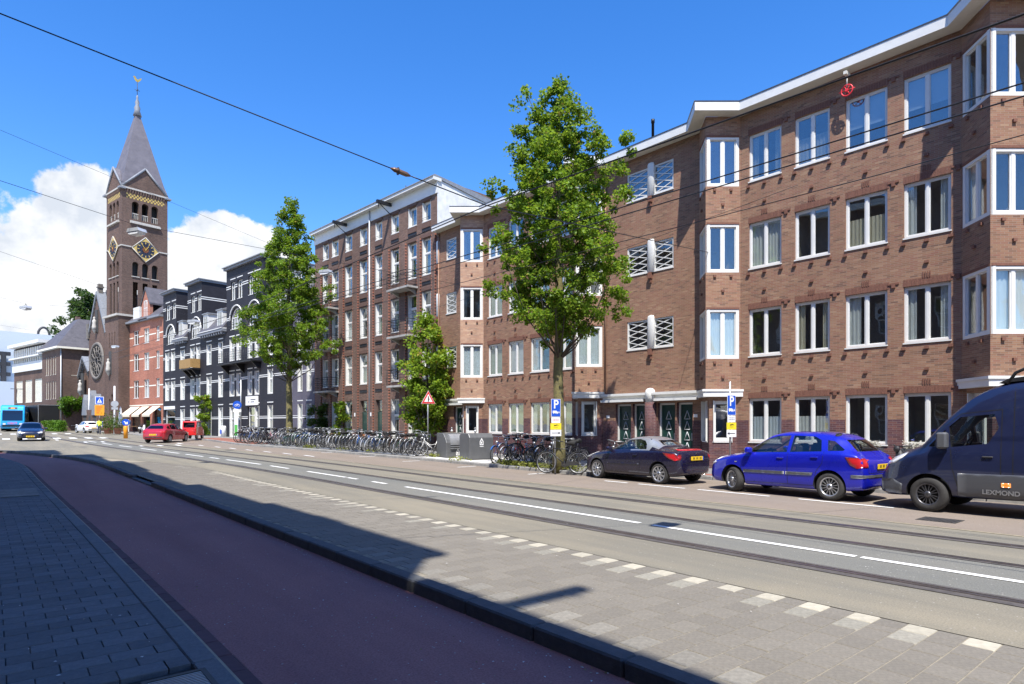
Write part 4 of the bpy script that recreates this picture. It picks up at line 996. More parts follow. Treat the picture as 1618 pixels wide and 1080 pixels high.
# ------------------------------------------------------------------ red brick house with shop awnings
LD = (14.303, 79.6224, 12.0)
def red_house():
    loc, rz = frame_at(LD); rt = empty('red_house', (loc[0], loc[1], 0), rz, 'salmon red brick house of four storeys with cream shop awnings', 'building')
    cols = [(.98, 1.89), (3.8, 5.29), (6.77, 8.33)]; rows = [(4.9, 7.06), (8.2, 10.25), (11.38, 13.1)]
    ops = [(a, b, c, d, .14, .7) for a, b in cols for c, d in rows]+[(.5, 2.6, .6, 3.6, .2, 1.5), (3.5, 5.6, .6, 3.6, .2, 1.5), (6.2, 8.9, .6, 3.6, .2, 1.5)]
    w = MB(); wall(w, (0, 0), (9.5, 0), -.2, 14.1, ops, im=1); body(w, 0, 9.5, 9, -.2, 14.1, 0, 2); w.build('wall', ['brick_red', 'interior_dark', 'roof_felt'], rt)
    for a, b in cols:
        for c, d in rows: window(rt, (a, 0, c), 0, b-a, d-c, 'cross', rec=.1, curt=RND.choice([None, ('half',), ('sides',)]))
    for a, b in ((.5, 2.6), (3.5, 5.6), (6.2, 8.9)):
        window(rt, (a, 0, .6), 0, b-a, 3.0, 'shop', rec=.15, mat='door_dark', sill=False, name='shop_window')
        aw = MB(); aw.prism([(.1, 3.85), (1.25, 2.85), (1.25, 2.62), (1.23, 2.62), (1.23, 2.83), (.1, 3.8)], 'x', a, b); aw.build('awning', 'awning', rt)
    tm = MB()
    for z in (6.2, 9.5, 12.2, 3.95):
        x = 0
        for a, b in cols+[(9.5, 9.5)]:
            if any(c < z < d for c, d in rows): pc('band', x, a-.01, 0, .012, z, z+.13, 'cream_paint', rt); x = b+.01
        if z == 3.95: pc('band', 0, 9.5, 0, .02, z, z+.13, 'cream_paint', rt)
    pc('gutter', -.05, 3.2, 0, .5, 14.0, 14.22, 'lead', rt); pc('gutter', 6.0, 9.55, 0, .5, 14.0, 14.22, 'lead', rt); pc('gutter', 3.2, 6, 0, .25, 14.0, 14.15, 'lead', rt)
    rf = MB(); rf.prism([(.4, 14.2), (-2.6, 17.0), (-9, 17.0), (-9, 14.2)], 'x', 0, 9.5); rf.build('roof', 'slate', rt)
    gb = MB(); gb.prism([(3.5, 14.1), (5.9, 14.1), (5.9, 15.9), (4.7, 17.6), (3.5, 15.9)], 'y', -.3, .02); gb.prism([(3.4, 15.8), (4.7, 17.75), (6.0, 15.8), (6.0, 16.0), (4.7, 18.0), (3.4, 16.0)], 'y', -3.2, .12, 1); d_ = gb.build('gable_dormer', ['brick_red', 'slate'], rt)
    window(rt, (4.2, .06, 14.4), 0, 1.0, 2.0, 'arch', rec=.02, name='dormer_window')
    dm = MB(); dm.box(6.5, 8.3, -1.5, .05, 14.3, 15.9); dm.build('dormer', 'white_paint', rt)
    for x_, sgn in ((8.9, 1),):
        sg = MB(); sg.lathe([(0, -.06), (.62, -.06), (.62, .06), (0, .06)], 24, 0, Matrix.Translation((x_+.9, .9, 4.0)) @ Matrix.Rotation(R(90), 4, 'Y')); sg.tube([(x_+.9, .0, 4.35), (x_+.9, .9, 4.35)], .04, 6); sg.build('round_sign', 'sign_black', rt)
red_house()
# ------------------------------------------------------------------ church
LC = (pt(LD, 9.5, 1.25)[0], pt(LD, 9.5, 1.25)[1], 12.0)
pbr('stone_dark', (.15, .135, .12), .85, var=.25); pbr('glass_dark', (.03, .035, .05), .25, var=.1)
pbr('clock_brown', (.30, .11, .04), .5, var=.1)
def church():
    loc, rz = frame_at(LC); rt = empty('church', (loc[0], loc[1], 0), rz, 'brown brick church with tall clock tower, slate spire and rose window', 'church')
    w = MB()
    def solid(a, b, y0, y1, z0, z1, m=0): w.box(a, b, y0, y1, z0, z1, m)
    # tower foot
    wall(w, (0, 0), (4.4, 0), -.2, 15.05, [(1.0, 1.25, 11.2, 13.1, .3, .2), (1.9, 2.15, 11.2, 13.1, .3, .2), (2.8, 3.05, 11.2, 13.1, .3, .2), (1.0, 1.45, 2.9, 4.9, .3, .2, .22), (1.75, 2.25, 2.9, 5.5, .3, .2, .25), (2.55, 3.0, 2.9, 4.9, .3, .2, .22)]); body(w, 0, 4.4, 6.2, -.2, 15.05, 0, 2)
    # nave gable
    gz = 18.7; gc = 7.35
    n0 = len(w.f); w.prism([(4.4, -.2), (10.3, -.2), (10.3, 13.4), (gc, gz), (4.4, 13.4)], 'y', -1.0, -.1)
    w.prism([(4.5, 13.3), (gc, 18.2), (10.2, 13.3), (10.2, -.2), (4.5, -.2)], 'y', -32, -1.0, 0)
    w.prism([(10.3, -.2), (14.9, -.2), (14.9, 7.4), (12.6, 10.6), (10.3, 8.6)], 'y', -20, -.5)
    # portal
    w.box(4.9, 10.1, -.1, .7, -.2, 3.6)
    wl = w.build('wall', ['brick_church', 'interior_dark', 'lead'], rt)
    rf = MB(); rf.prism([(4.0, 13.2), (gc, 18.95), (10.7, 13.2), (10.7, 13.45), (gc, 19.25), (4.0, 13.45)], 'y', -32, -1.1); rf.prism([(10.0, 8.3), (12.6, 10.75), (15.2, 7.2), (15.2, 7.5), (12.6, 11.0), (10.0, 8.6)], 'y', -20, -.7); rf.build('nave_roof', 'slate', rt)
    cp = MB()
    for p, q in (((4.25, 13.3), (gc, 18.85)), ((gc, 18.85), (10.45, 13.3)), ((10.3, 8.7), (12.6, 10.8)), ((12.6, 10.8), (15.0, 7.4))):
        v = Vector((q[0]-p[0], q[1]-p[1])); nn = Vector((-v.y, v.x)).normalized()*.12
        cp.prism([(p[0]-nn.x, p[1]-nn.y), (q[0]-nn.x, q[1]-nn.y), (q[0]+nn.x, q[1]+nn.y), (p[0]+nn.x, p[1]+nn.y)], 'y', -1.05, .03, 2)
        k = int(v.length/.55)
        for i in range(k): t = (i+.5)/k; cp.box(p[0]+v.x*t-.12, p[0]+v.x*t+.12, -.1, .0, p[1]+v.y*t-.75, p[1]+v.y*t-.4, 1)
    cp.box(gc-.25, gc+.25, -.7, -.2, 18.7, 19.9); cp.box(gc-.35, gc+.35, -.8, -.1, 19.4, 19.55); cp.box(10.1, 10.7, -.9, .1, 13.0, 15.0); cp.box(14.6, 15.2, -.9, .1, 7.0, 8.4); cp.build('coping', ['stone_dark', 'interior_dark', 'lead'], rt)
    # rose window
    rs = MB(); M = Matrix.Translation((gc-.1, -.08, 9.9)) @ Matrix.Rotation(R(-90), 4, 'X')
    rs.lathe([(2.05, 0), (2.05, .16), (2.35, .2), (2.45, .05), (2.45, 0)], 36, 0, M, close=True); rs.lathe([(0, .0), (2.05, .0)], 36, 1, M)
    for i in range(12):
        a = i*math.pi/6; rs.tube([M @ Vector((.45*math.cos(a), .45*math.sin(a), .08)), M @ Vector((1.95*math.cos(a), 1.95*math.sin(a), .08))], .06, 5); c = M @ Vector((1.55*math.cos(a+.26), 1.55*math.sin(a+.26), .07))
        rs.tube([c+(M.to_3x3() @ Vector((.32*math.cos(q*math.pi/5), .32*math.sin(q*math.pi/5), 0))) for q in range(10)], .045, 5, closed=True)
    rs.tube([M @ Vector((.5*math.cos(q*math.pi/8), .5*math.sin(q*math.pi/8), .08)) for q in range(16)], .07, 5, closed=True); rs.build('rose_window', ['stone_dark', 'glass_dark'], rt)
    # niches with statues
    for x_, z in ((gc, 13.9), (2.6, 8.2), (12.6, 6.0)):
        st = MB(); st.box(x_-.45, x_+.45, .0-.1, .02, z-.3, z+2.6, 1); st.lathe([(.0, 0), (.36, 0), (.34, .5), (.26, 1.1), (.3, 1.45), (.16, 1.65), (.1, 1.7), (.17, 1.85), (.15, 2.05), (0, 2.12)], 10, 0, Matrix.Translation((x_, .22, z)) @ Matrix.Scale(.8, 4)); st.lathe([(.0, -.8), (.1, -.75), (.4, -.1), (.42, 0), (0, 0)], 10, 0, Matrix.Translation((x_, .18, z)) @ Matrix.Scale(.6, 4)); st.build('statue', ['stone', 'interior_dark'], rt)
    pg = MB()
    for x_, h in ((5.7, 0), (7.45, .5), (9.2, 0)):
        pg.prism([(x_-.72, 2.9), (x_+.72, 2.9), (x_+.3, 4.9+h), (x_, 5.6+h), (x_-.3, 4.9+h)], 'y', .0, .62 if h else .85, 0); pts = arch_pts(1.0, 2.9, .9)
        pg.prism([(x_-.5+p[0], p[1]) for p in pts]+[(x_+.5, -.2), (x_-.5, -.2)], 'y', .68, .712, 1)
    pg.build('portal', ['lead', 'interior_dark'], rt)
    # tower shaft
    ox, oy, W, D = .1, -.4, 4.9, 5.3
    tw = MB(); corners = [(ox, oy-D), (ox, oy), (ox+W, oy), (ox+W, oy-D)]
    faces = [((ox, oy-D), (ox, oy)), ((ox, oy), (ox+W, oy)), ((ox+W, oy), (ox+W, oy-D)), ((ox+W, oy-D), (ox, oy-D))]
    for p, q in faces:
        ln = math.dist(p, q); c = ln/2; ops = []
        for dx in (-1.12, 0, 1.12):
            ops += [(c+dx-.4, c+dx+.4, 27.2, 29.4, .5, 1.2, .4), (c+dx-.36, c+dx+.36, 20.1, 21.9, .3, .4, .34), (c+dx-.30, c+dx+.30, 14.9, 19.4, .14, .02)]
        wall(tw, p, q, 13.5, 30.9, ops, im=1)
        # gable over each face
        d = (Vector(q)-Vector(p)).normalized(); nn = Vector((-d.y, d.x)); mid = (Vector(p)+Vector(q))/2
        A_, B_, C_ = (*p, 30.9), (*q, 30.9), (*mid, 33.6); tw.poly([A_, C_, B_], 0)
    tw.build('tower_wall', ['brick_church', 'interior_dark'], rt)
    cx_, cy_ = ox+W/2, oy-D/2
    sp = MB(); Z0 = 30.95; r8 = []
    hw, hd = W/2, D/2
    base = [(cx_+a*hw, cy_+b*hd, Z0) for a, b in ((-1, -1), (1, -1), (1, 1), (-1, 1))]; gp = [(cx_, cy_-hd-.1, 33.75), (cx_+hw+.1, cy_, 33.75), (cx_, cy_+hd+.1, 33.75), (cx_-hw-.1, cy_, 33.75)]; top = (cx_, cy_, 42.3)
    ms = [(cx_, cy_-hd*.62, 34.0), (cx_+hw*.62, cy_, 34.0), (cx_, cy_+hd*.62, 34.0), (cx_-hw*.62, cy_, 34.0)]
    for i in range(4): j = (i+1) % 4; sp.poly([base[i], base[j], top])
    for i in range(4):
        j = (i+1) % 4; sp.poly([base[i], gp[i], (cx_+(gp[i][0]-cx_)*.25, cy_+(gp[i][1]-cy_)*.25, 33.75)]); sp.poly([gp[i], base[j], (cx_+(gp[i][0]-cx_)*.25, cy_+(gp[i][1]-cy_)*.25, 33.75)])
    sp.build('spire', 'slate_spire', rt)
    tr = MB()
    for i in range(4):
        j = (i+1) % 4
        for p, q in ((base[i], gp[i]), (gp[i], base[j])): tr.tube([p, q], .13, 6)
        tr.box(base[i][0]-.35, base[i][0]+.35, base[i][1]-.35, base[i][1]+.35, 30.6, 30.8)
    tr.lathe([(.5, 41.2), (.3, 41.9), (.36, 42.2), (.2, 42.6), (.26, 42.9), (.1, 43.4), (.14, 43.6), (.03, 43.9)], 12, 0, Matrix.Translation((cx_, cy_, 0))); tr.build('spire_trim', 'lead', rt)
    for z in (23.1,):
        bd = MB()
        for p, q in faces[:2]:
            d = (Vector(q)-Vector(p)).normalized(); n_ = Vector((-d.y, d.x)); ln = math.dist(p, q); c = ln/2; M = Matrix.Translation((*p, 0)) @ Matrix.Rotation(math.atan2(d.y, d.x), 4, 'Z')
            bd.box(-.05, c-1.6, 0, .1, 23.6, 23.75, M=M); bd.box(c+1.6, ln+.05, 0, .1, 23.6, 23.75, M=M); bd.box(c-1.75, c+1.75, 0, .25, 26.6, 26.8, M=M); bd.box(c-1.75, c+1.75, 0, .06, 26.85, 26.95, M=M)
            for dx in (-1.12, 0, 1.12):
                for k in range(4): bd.box(c+dx-.36+k*.21, c+dx-.3+k*.21, -.2, -.14, 27.2, 27.85, M=M)
                bd.box(c+dx-.42, c+dx+.42, -.22, -.12, 27.85, 27.95, M=M); bd.box(c+dx-.45, c+dx+.45, 0, .1, 20.0, 20.1, M=M)
            bd.box(-.05, ln+.05, 0, .12, 30.75, 30.95, M=M)
            for k in range(int(ln/.3)): bd.box(.1+k*.3, .22+k*.3, 0, .1, 30.35, 30.75, 1, M=M)
            for k in range(int((ln-.8)/.2)):
                for r_ in range(3):
                    if (k+r_) % 2: bd.box(.4+k*.2, .6+k*.2, 0, .012, 29.65+r_*.2, 29.85+r_*.2, 2, M=M)
        bd.build('stone_band', ['stone', 'brick_church', 'clock_yellow'], rt)
    bl = MB(); bl.box(-.15, 4.5, -6.2, .25, 15.0, 15.25); bl.build('ledge', 'stone', rt)
    for p, q in faces[:2]:      # clocks
        d = (Vector(q)-Vector(p)).normalized(); mid = (Vector(p)+Vector(q))/2; M = Matrix.Translation((*mid, 23.6)) @ Matrix.Rotation(math.atan2(d.y, d.x), 4, 'Z') @ Matrix.Rotation(R(-90), 4, 'X')
        ck = MB(); s_ = 1.55
        ck.prism([(0, -s_), (s_, 0), (0, s_), (-s_, 0)], 'z', .02, .12, 0, M); ck.lathe([(0, .13), (1.02, .13)], 32, 1, M); ck.lathe([(0, .14), (.36, .14)], 20, 2, M)
        for e in range(4):
            a, b = ((0, -s_), (s_, 0), (0, s_), (-s_, 0))[e], ((s_, 0), (0, s_), (-s_, 0), (0, -s_))[e]; ck.tube([M @ Vector((*a, .12)), M @ Vector((*b, .12))], .06, 5, 3)
        co = ck.build('clock', ['clock_yellow', 'clock_blue', 'clock_brown', 'stone'], rt)
        nu = MB()
        for k in range(12): a = k*math.pi/6; Mk = M @ Matrix.Rotation(a, 4, 'Z'); nu.box(-.05, .05, .72, .96, .145, .155, 0, Mk)
        nu.build('hour_marks', 'clock_yellow', co); hn = MB(); hn.box(-.04, .04, -.1, .62, .16, .17, 0, M @ Matrix.Rotation(R(145), 4, 'Z')); hn.box(-.03, .03, -.1, .9, .175, .185, 0, M @ Matrix.Rotation(R(215), 4, 'Z')); hn.build('hands', 'gold', co)
    vn = MB(); vn.tube([(cx_, cy_, 43.5), (cx_, cy_, 45.6)], .035, 6); vn.tube([(cx_-.3, cy_, 44.5), (cx_+.3, cy_, 44.5)], .03, 6); vn.tube([(cx_, cy_-.3, 44.5), (cx_, cy_+.3, 44.5)], .03, 6); v_ = vn.build('vane_rod', 'iron', rt)
    ck = MB(); ck.prism([(-.42, .35), (-.5, .62), (-.28, .5), (-.12, .3), (.1, .3), (.22, .55), (.34, .6), (.48, .5), (.36, .4), (.3, .15), (.1, -.02), (-.15, 0)], 'x', -.04, .04, 0, Matrix.Translation((cx_, cy_, 45.6))); ck.build('weathercock', 'gold', v_)
church()
# ------------------------------------------------------------------ houses at the far end
LH = (pt(LC, 14.4, 2.0)[0], pt(LC, 14.4, 2.0)[1], 12.0)
def far_house():
    loc, rz = frame_at(LH); rt = empty('school_house', (loc[0], loc[1], 0), rz, 'brown brick house with hipped slate roof beside the church', 'building')
    w = MB(); f_ops = [(x, x+.35, c, d, .12, .4) for x in (1.6, 2.5, 3.6, 4.7, 5.5) for c, d in ((5.2, 7.6), (8.5, 11.0), (1.8, 3.7))]
    wall(w, (0, 0), (7.6, 0), -.2, 11.9, f_ops); body(w, 0, 7.6, 10, -.2, 11.9, 0, 2)
    s_ops = [(7.1, 8.7, c, d, .12, .5) for c, d in ((1.6, 4.2), (5.2, 7.4), (8.4, 10.7))]
    for q in list(range(len(w.f)))[::-1]:
        pass
    w.build('wall', ['brick_church', 'interior', 'roof_felt'], rt)
    sw = MB(); wall(sw, (-.01, -10), (-.01, 0), -.2, 11.9, s_ops); sw.build('side_wall', ['brick_church', 'interior', 'roof_felt'], rt)
    for a, b, c, d, *_ in s_ops: window(rt, (-.01, -10+a, c), R(90), b-a, d-c, 'cross', mat='cream_paint', rec=.08, sillmat='cream_paint')
    for a, b, c, d, *_ in f_ops: window(rt, (a, 0, c), 0, b-a, d-c, 'plain', mat='cream_paint', rec=.06, sillmat='cream_paint')
    rf = MB(); z = 11.9; rf.box(-.5, 8.1, -10.4, .5, z, z+.25, 1); rf.add([(-.5, .5, z+.25), (8.1, .5, z+.25), (8.1, -10.4, z+.25), (-.5, -10.4, z+.25), (2.8, -3, z+4.6), (4.8, -3, z+4.6), (4.8, -7, z+4.6), (2.8, -7, z+4.6)], [(0, 1, 5, 4), (1, 2, 6, 5), (2, 3, 7, 6), (3, 0, 4, 7), (4, 5, 6, 7)]); rf.build('hipped_roof', ['slate', 'cream_paint'], rt)
    sk = MB(); sk.quad((.15, -3.6, z+1.35), (.15, -4.9, z+1.35), (1.25, -4.8, z+2.75), (1.25, -3.7, z+2.75)); sk.build('skylight', 'sign_white', rt)
    ch = MB(); ch.box(3, 3.8, -6.5, -5.9, z+4.4, z+5.4); ch.box(4.1, 4.6, -3.6, -3.1, z+4.4, z+5.1); ch.build('chimney', 'brick_brown', rt)
    dp = MB(); dp.tube([(-.1, -.1, z), (-.1, -.1, 0)], .07, 6); dp.build('downpipe', 'zinc', rt)
far_house()
def office():
    o = pt(LH, 7.8, -.3); rt = empty('office_building', (*o, 0), R(90+14), 'brown brick office with white upper balcony storey at the far end', 'building')
    w = MB(); ops = [(x, x+3.0, c, d, .15, .5) for x in (.9, 5.0, 9.1) for c, d in ((1.5, 3.4), (5.0, 8.3))]
    wall(w, (0, 0), (13, 0), -.2, 9.6, ops); body(w, 0, 13, 12, -.2, 13.2, 0, 2); w.build('wall', ['brick_church', 'interior', 'roof_felt'], rt)
    for a, b, c, d, *_ in ops: window(rt, (a, 0, c), 0, b-a, d-c, 'bars', mat='cream_paint', rec=.08)
    up = MB(); up.box(0, 13, -1, .25, 9.6, 10.9)
    for i in range(14): x = .2+i*.95; up.box(x, x+.35, -.4, .12, 10.9, 13.0)
    up.box(-.3, 13.2, -11, .8, 13.3, 13.75); up.box(0, 13, -.1, .7, 11.5, 11.7); up.build('white_storey', 'white_paint', rt)
    gl = MB(); gl.box(.1, 12.9, -.6, -.5, 10.9, 13.2); gl.build('glazing', 'glass_sky', rt)
office()
def tower_block():
    p = (-6, 215); rt = empty('office_block', (*p, 0), R(14), 'pale modern office block with rooftop ring far down the street', 'building')
    mb = MB(); mb.box(-50, 14, -20, 20, 0, 24.6); mb.box(-50, 10, -24, -20, 0, 12, 0); mb.build('wall', 'panel_pale', rt)
    mb = MB(); mb.box(14, 19, -18, 18, 0, 24.2); mb.box(20.5, 24, -18, 18, 0, 23.6); mb.build('glass_wing', 'glass_blue', rt)
    mb = MB()
    for z in (13.5, 16.0, 18.5): mb.box(-50, 3, -21.2, -20.6, z, z+.9)
    for i in range(9): x = -50+i*6.4; mb.box(x, x+.9, -21.3, -20.5, 12, 19.4)
    mb.build('steel_frame', 'iron', rt)
    rg = MB(); rg.tube([(16+2.2*math.cos(a*math.pi/16)*.6, 0, 27+2.0*math.sin(a*math.pi/16)) for a in range(32)], .3, 6, closed=True); rg.tube([(16, 0, 24.0), (16, 0, 27)], .25, 6); rg.build('roof_ring', 'iron', rt)
pbr('panel_pale', (.50, .56, .62), .5, var=.06); pbr('glass_blue', (.20, .27, .36), .2, var=.1)
tower_block()
def concrete_block():
    rt = empty('concrete_building', (-9, 150, 0), R(14), 'plain grey building with a colourful billboard behind the tram', 'building')
    mb = MB(); mb.box(-20, 8, 0, 15, 0, 12.5); mb.box(-20, 8.4, -.3, 15.3, 12.5, 14.2, 1); mb.build('wall', ['stucco', 'concrete'], rt)
    mb = MB(); mb.box(-6, 7.6, -1.2, -.8, 6.8, 10.6); mb.build('billboard', 'billboard', rt)
m, t, o = newmat('billboard'); b_ = N(t, 'ShaderNodeBsdfPrincipled', i_Roughness=.5); L(t, b_.outputs[0], o.inputs[0]); tc = N(t, 'ShaderNodeTexCoord'); vz = N(t, 'ShaderNodeTexNoise', i_Scale=.7, i_Detail=3.0); L(t, tc.outputs['Object'], vz.inputs['Vector']); rp = N(t, 'ShaderNodeValToRGB'); L(t, vz.outputs[0], rp.inputs[0])
rp.color_ramp.elements[0].position = .35; rp.color_ramp.elements[0].color = (.05, .05, .25, 1); rp.color_ramp.elements[1].position = .7; rp.color_ramp.elements[1].color = (.7, .75, .85, 1); e = rp.color_ramp.elements.new(.5); e.color = (.18, .3, .7, 1); e = rp.color_ramp.elements.new(.58); e.color = (.6, .15, .3, 1); L(t, rp.outputs[0], b_.inputs['Base Color'])
concrete_block()
# ------------------------------------------------------------------ the houses on the camera's side of the street (they shade the cycle path)
def near_house(y0, y1, H, gable, label, x=-2.2, chim=None, beam=None):
    rt = empty('street_house', (x, y0, 0), R(-90), label, 'building'); ln = y1-y0
    w = MB(); n = max(2, int(ln/2.2)); ops = [((i+.5)*ln/n-.55, (i+.5)*ln/n+.55, 1.0+3.3*k, 3.0+3.3*k, .15, .5) for i in range(n) for k in range(int((H-1)//3.3))]
    M = [(0, 0), (-ln, 0)]
    wall(w, (-ln, 0), (0, 0), -.3, H, ops); body(w, -ln, 0, 11, -.3, H, 0, 2)
    if gable: w.prism([(-ln/2-gable, H), (-ln/2+gable, H), (-ln/2+gable*.5, H+1.0), (-ln/2-gable*.5, H+1.0)], 'y', -.4, 0.0)
    if chim:
        for c in chim: w.box(c-ln-.25, c-ln+.25, -.9, -.35, H, H+1.2)
    w.build('wall', ['brick_brown', 'interior', 'roof_felt'], rt)
    for a, b, c, d, *_ in ops: window(rt, (-ln+a, 0, c), 0, b-a, d-c, 'sash', rec=.1)
    tm = MB(); tm.box(-ln, 0, 0, .3, H-.25, H+.05); tm.build('cornice', 'white_paint', rt)
    if beam: hb = MB(); hb.box(-beam-.09, -beam+.09, -.2, 1.25, H+.12, H+.34); hb.tube([(-beam, 1.1, H+.12), (-beam, 1.1, H-.2)], .03, 6); hb.build('hoist_beam', 'black_metal', rt)
for i, (a, b, H, gb, lb, ch) in enumerate(((-30, -15, 15.4, 0, 'brick street house farthest behind the viewpoint', None), (-15, -.8, 15.3, 0, 'low brick street house just behind the viewpoint', None), (-.8, 6.2, 17.7, 1.1, 'tall brick street house beside the near pavement', (5.0,)), (6.2, 12, 17.2, 0, 'brick street house with chimney over the near pavement', (2.2,)), (12, 18.5, 16.2, 1.6, 'gabled brick street house along the cycle path', None), (18.5, 25, 16.6, 1.5, 'gabled brick street house where the cycle path bends', None), (25, 31.5, 16.4, 1.6, 'brick street house past the bend of the cycle path', (2.0,)), (31.5, 37, 17.4, 1.5, 'farthest brick street house on the near side', None))):
    near_house(a, b, H, gb, lb, chim=ch, beam=12.75 if b == -.8 else None, x=-2.2 if a < 20 else (-2.6 if a < 30 else -4.2))
# ------------------------------------------------------------------ vegetation
def leaf_mesh(name, pos, nrm_up, size, mat, seed):
    """pos (n,3): one folded leaf each"""
    rg = np.random.default_rng(seed); n = len(pos)
    d = rg.normal(size=(n, 3)); d[:, 2] = d[:, 2]*.7-.25; d /= np.linalg.norm(d, axis=1)[:, None]
    up = rg.normal(size=(n, 3))*.75+np.array([0, 0, nrm_up]); sd = np.cross(d, up); sd /= np.linalg.norm(sd, axis=1)[:, None]; nn = np.cross(sd, d)
    sz = size*rg.uniform(.6, 1.25, n)[:, None]
    b = pos; tip = pos+d*sz*1.15; l = pos+d*sz*.5+sd*sz*.5+nn*sz*.16; r = pos+d*sz*.5-sd*sz*.5+nn*sz*.16
    V = np.stack([b, l, tip, r], 1).reshape(-1, 3)
    idx = np.arange(n)*4; F = np.stack([idx, idx+1, idx+2, idx, idx+2, idx+3], 1).reshape(-1)
    me = bpy.data.meshes.new(name); me.vertices.add(len(V)); me.vertices.foreach_set('co', V.astype(np.float32).reshape(-1))
    me.loops.add(len(F)); me.loops.foreach_set('vertex_index', F.astype(np.int32)); me.polygons.add(n*2)
    me.polygons.foreach_set('loop_start', (np.arange(n*2)*3).astype(np.int32)); me.polygons.foreach_set('loop_total', np.full(n*2, 3, np.int32))
    me.materials.append(MAT[mat]); me.update(); me.validate(); return me
def tree(name, loc, H, prof, trunk_r, label, mat='leaf_linden', nclump=190, nleaf=110, leaf=.13, seed=1, cat='tree', lobes=(), group=None, cl=.5, clear=None, bark='bark'):
    rt = empty(name, loc, 0, label, cat, group); rg = np.random.default_rng(seed)
    zs = [p[0] for p in prof]; C = []
    z0, z1 = zs[0], zs[-1]
    while len(C) < nclump:
        z = rg.uniform(z0, z1); r = np.interp(z, zs, [p[1] for p in prof])
        if rg.uniform() > (r+.25)/(max(p[1] for p in prof)+.25): continue
        a = rg.uniform(0, 2*math.pi); q = math.sqrt(rg.uniform(.12, 1))
        wob = 1+.28*math.sin(3*a+z*1.3+seed)+.16*math.sin(5*a-z*2.1)
        C.append((r*q*wob*math.cos(a), r*q*wob*math.sin(a), z+rg.normal()*.15))
    for (x, y, z, r, k) in lobes:
        for i in range(k): C.append((x+rg.normal()*r*.5, y+rg.normal()*r*.5, z+rg.normal()*r))
    C = np.array(C)
    P = []
    for c in C:
        k = int(nleaf*rg.uniform(.55, 1.4)); o = rg.normal(size=(k, 3)); o /= np.linalg.norm(o, axis=1)[:, None]; rad = cl*rg.uniform(.55, 1.15)
        P.append(c+o*(rad*rg.uniform(.35, 1.0, k)[:, None])*np.array([1, 1, .85]))
    P = np.concatenate(P)
    crown = bpy.data.objects.new('crown', leaf_mesh('crown', P, .9, leaf, mat, seed)); link(crown, rt)
    tb = MB(); lean = [(0, 0, -.1), (.03, .02, H*.12), (.0, .05, H*.25), (.05, 0, H*.42), (-.03, .04, H*.6), (.05, .02, H*.8), (0, 0, H*.95)]
    fl = [1.45, 1.05, .95, .78, .52, .26, .06]
    pts = []; rs = []
    for i in range(len(lean)-1):
        for t in (0, .5): pts.append(tuple(lerp(lean[i][k], lean[i+1][k], t) for k in range(3))); rs.append(trunk_r*lerp(fl[i], fl[i+1], t))
    pts.append(lean[-1]); rs.append(trunk_r*fl[-1]); tb.tube(pts, rs, 12)
    tb.build('trunk', bark, rt)
    bb = MB(); order = rg.permutation(len(C))[:min(len(C), 60)]
    for i in order:
        c = Vector(C[i]); zb = max(z0*.82, c.z-math.hypot(c.x, c.y)*1.15-.5); st = Vector((0, 0, zb)); m_ = st.lerp(c, .5)+Vector((c.x*.12, c.y*.12, -.12*c.xy.length))
        r0 = trunk_r*.28*max(.35, 1-zb/H); bb.tube([st, m_, c], [r0, r0*.6, .012], 5)
    bb.build('branches', 'twig', rt); return rt
tree('linden_tree', (15.42, 16.04, .1), 14.1, [(4.8, .8), (5.6, 1.8), (6.6, 2.3), (8, 2.2), (9.5, 1.95), (11, 1.55), (12.2, 1.05), (13.1, .55), (13.7, .15)], .185, 'tall linden street tree in front of the orange brick block', seed=3, nclump=560, nleaf=100, leaf=.098, cl=.31, lobes=((1.9, -1.3, 11.2, .5, 5), (-1.9, 1.5, 9.8, .5, 5), (2.0, -1.2, 6.8, .5, 5), (-1.0, .8, 13.2, .4, 3)))
tree('linden_tree', (15.1, 42.0, .3), 16.4, [(5.2, 1.2), (6.2, 2.3), (7.6, 2.75), (9.2, 2.6), (10.8, 2.2), (12.6, 1.65), (14.2, 1.15), (15.6, .7), (16.5, .25)], .2, 'linden street tree in front of the black terrace', seed=8, nclump=520, nleaf=88, leaf=.125, cl=.38)
tree('small_tree', (19.2, 31.0, .15), 7.9, [(1.2, .6), (2.4, 1.3), (3.8, 1.5), (5.2, 1.3), (6.5, 1.0), (7.4, .6), (7.9, .2)], .09, 'light green small tree growing against the brown brick house', mat='leaf_vine', seed=5, nclump=120, nleaf=85, leaf=.16, cl=.5, bark='twig')
x_, y_ = pt(LK, 20.2, .45)
tree('climbing_plant', (x_, y_, .4), 4.2, [(.3, .35), (1.5, .5), (2.8, .6), (3.8, .75), (4.3, .35)], .05, 'bright green climbing plant on the black terrace', mat='leaf_vine', seed=6, nclump=34, nleaf=90, leaf=.15, cl=.38, cat='plant', bark='twig')
for s_, h, lb in ((13.9, 3.0, 'dark green shrub by the left end of the brown brick house'), (10.9, 3.2, 'bright green vine beside the doors of the brown brick house')):
    x_, y_ = pt(LB, s_, .5); tree('shrub', (x_, y_, .2), h, [(.3, .5), (1.2, .7), (2.2, .75), (h, .3)], .05, lb, mat='leaf_dark' if s_ > 12 else 'leaf_vine', seed=int(s_*10), nclump=26, nleaf=80, leaf=.15, cl=.38, cat='shrub', bark='twig')
x_, y_ = 10.44, 119.76
tree('poplar_tree', (x_, y_, 0), 23.5, [(6, 3.5), (10, 4.2), (14, 4.0), (18, 3.0), (21, 1.8), (23.5, .4)], .4, 'dark green tree behind the church gable', mat='leaf_far', seed=14, nclump=120, nleaf=90, leaf=.42, cl=1.1)
x_, y_ = 7.4, 102.81
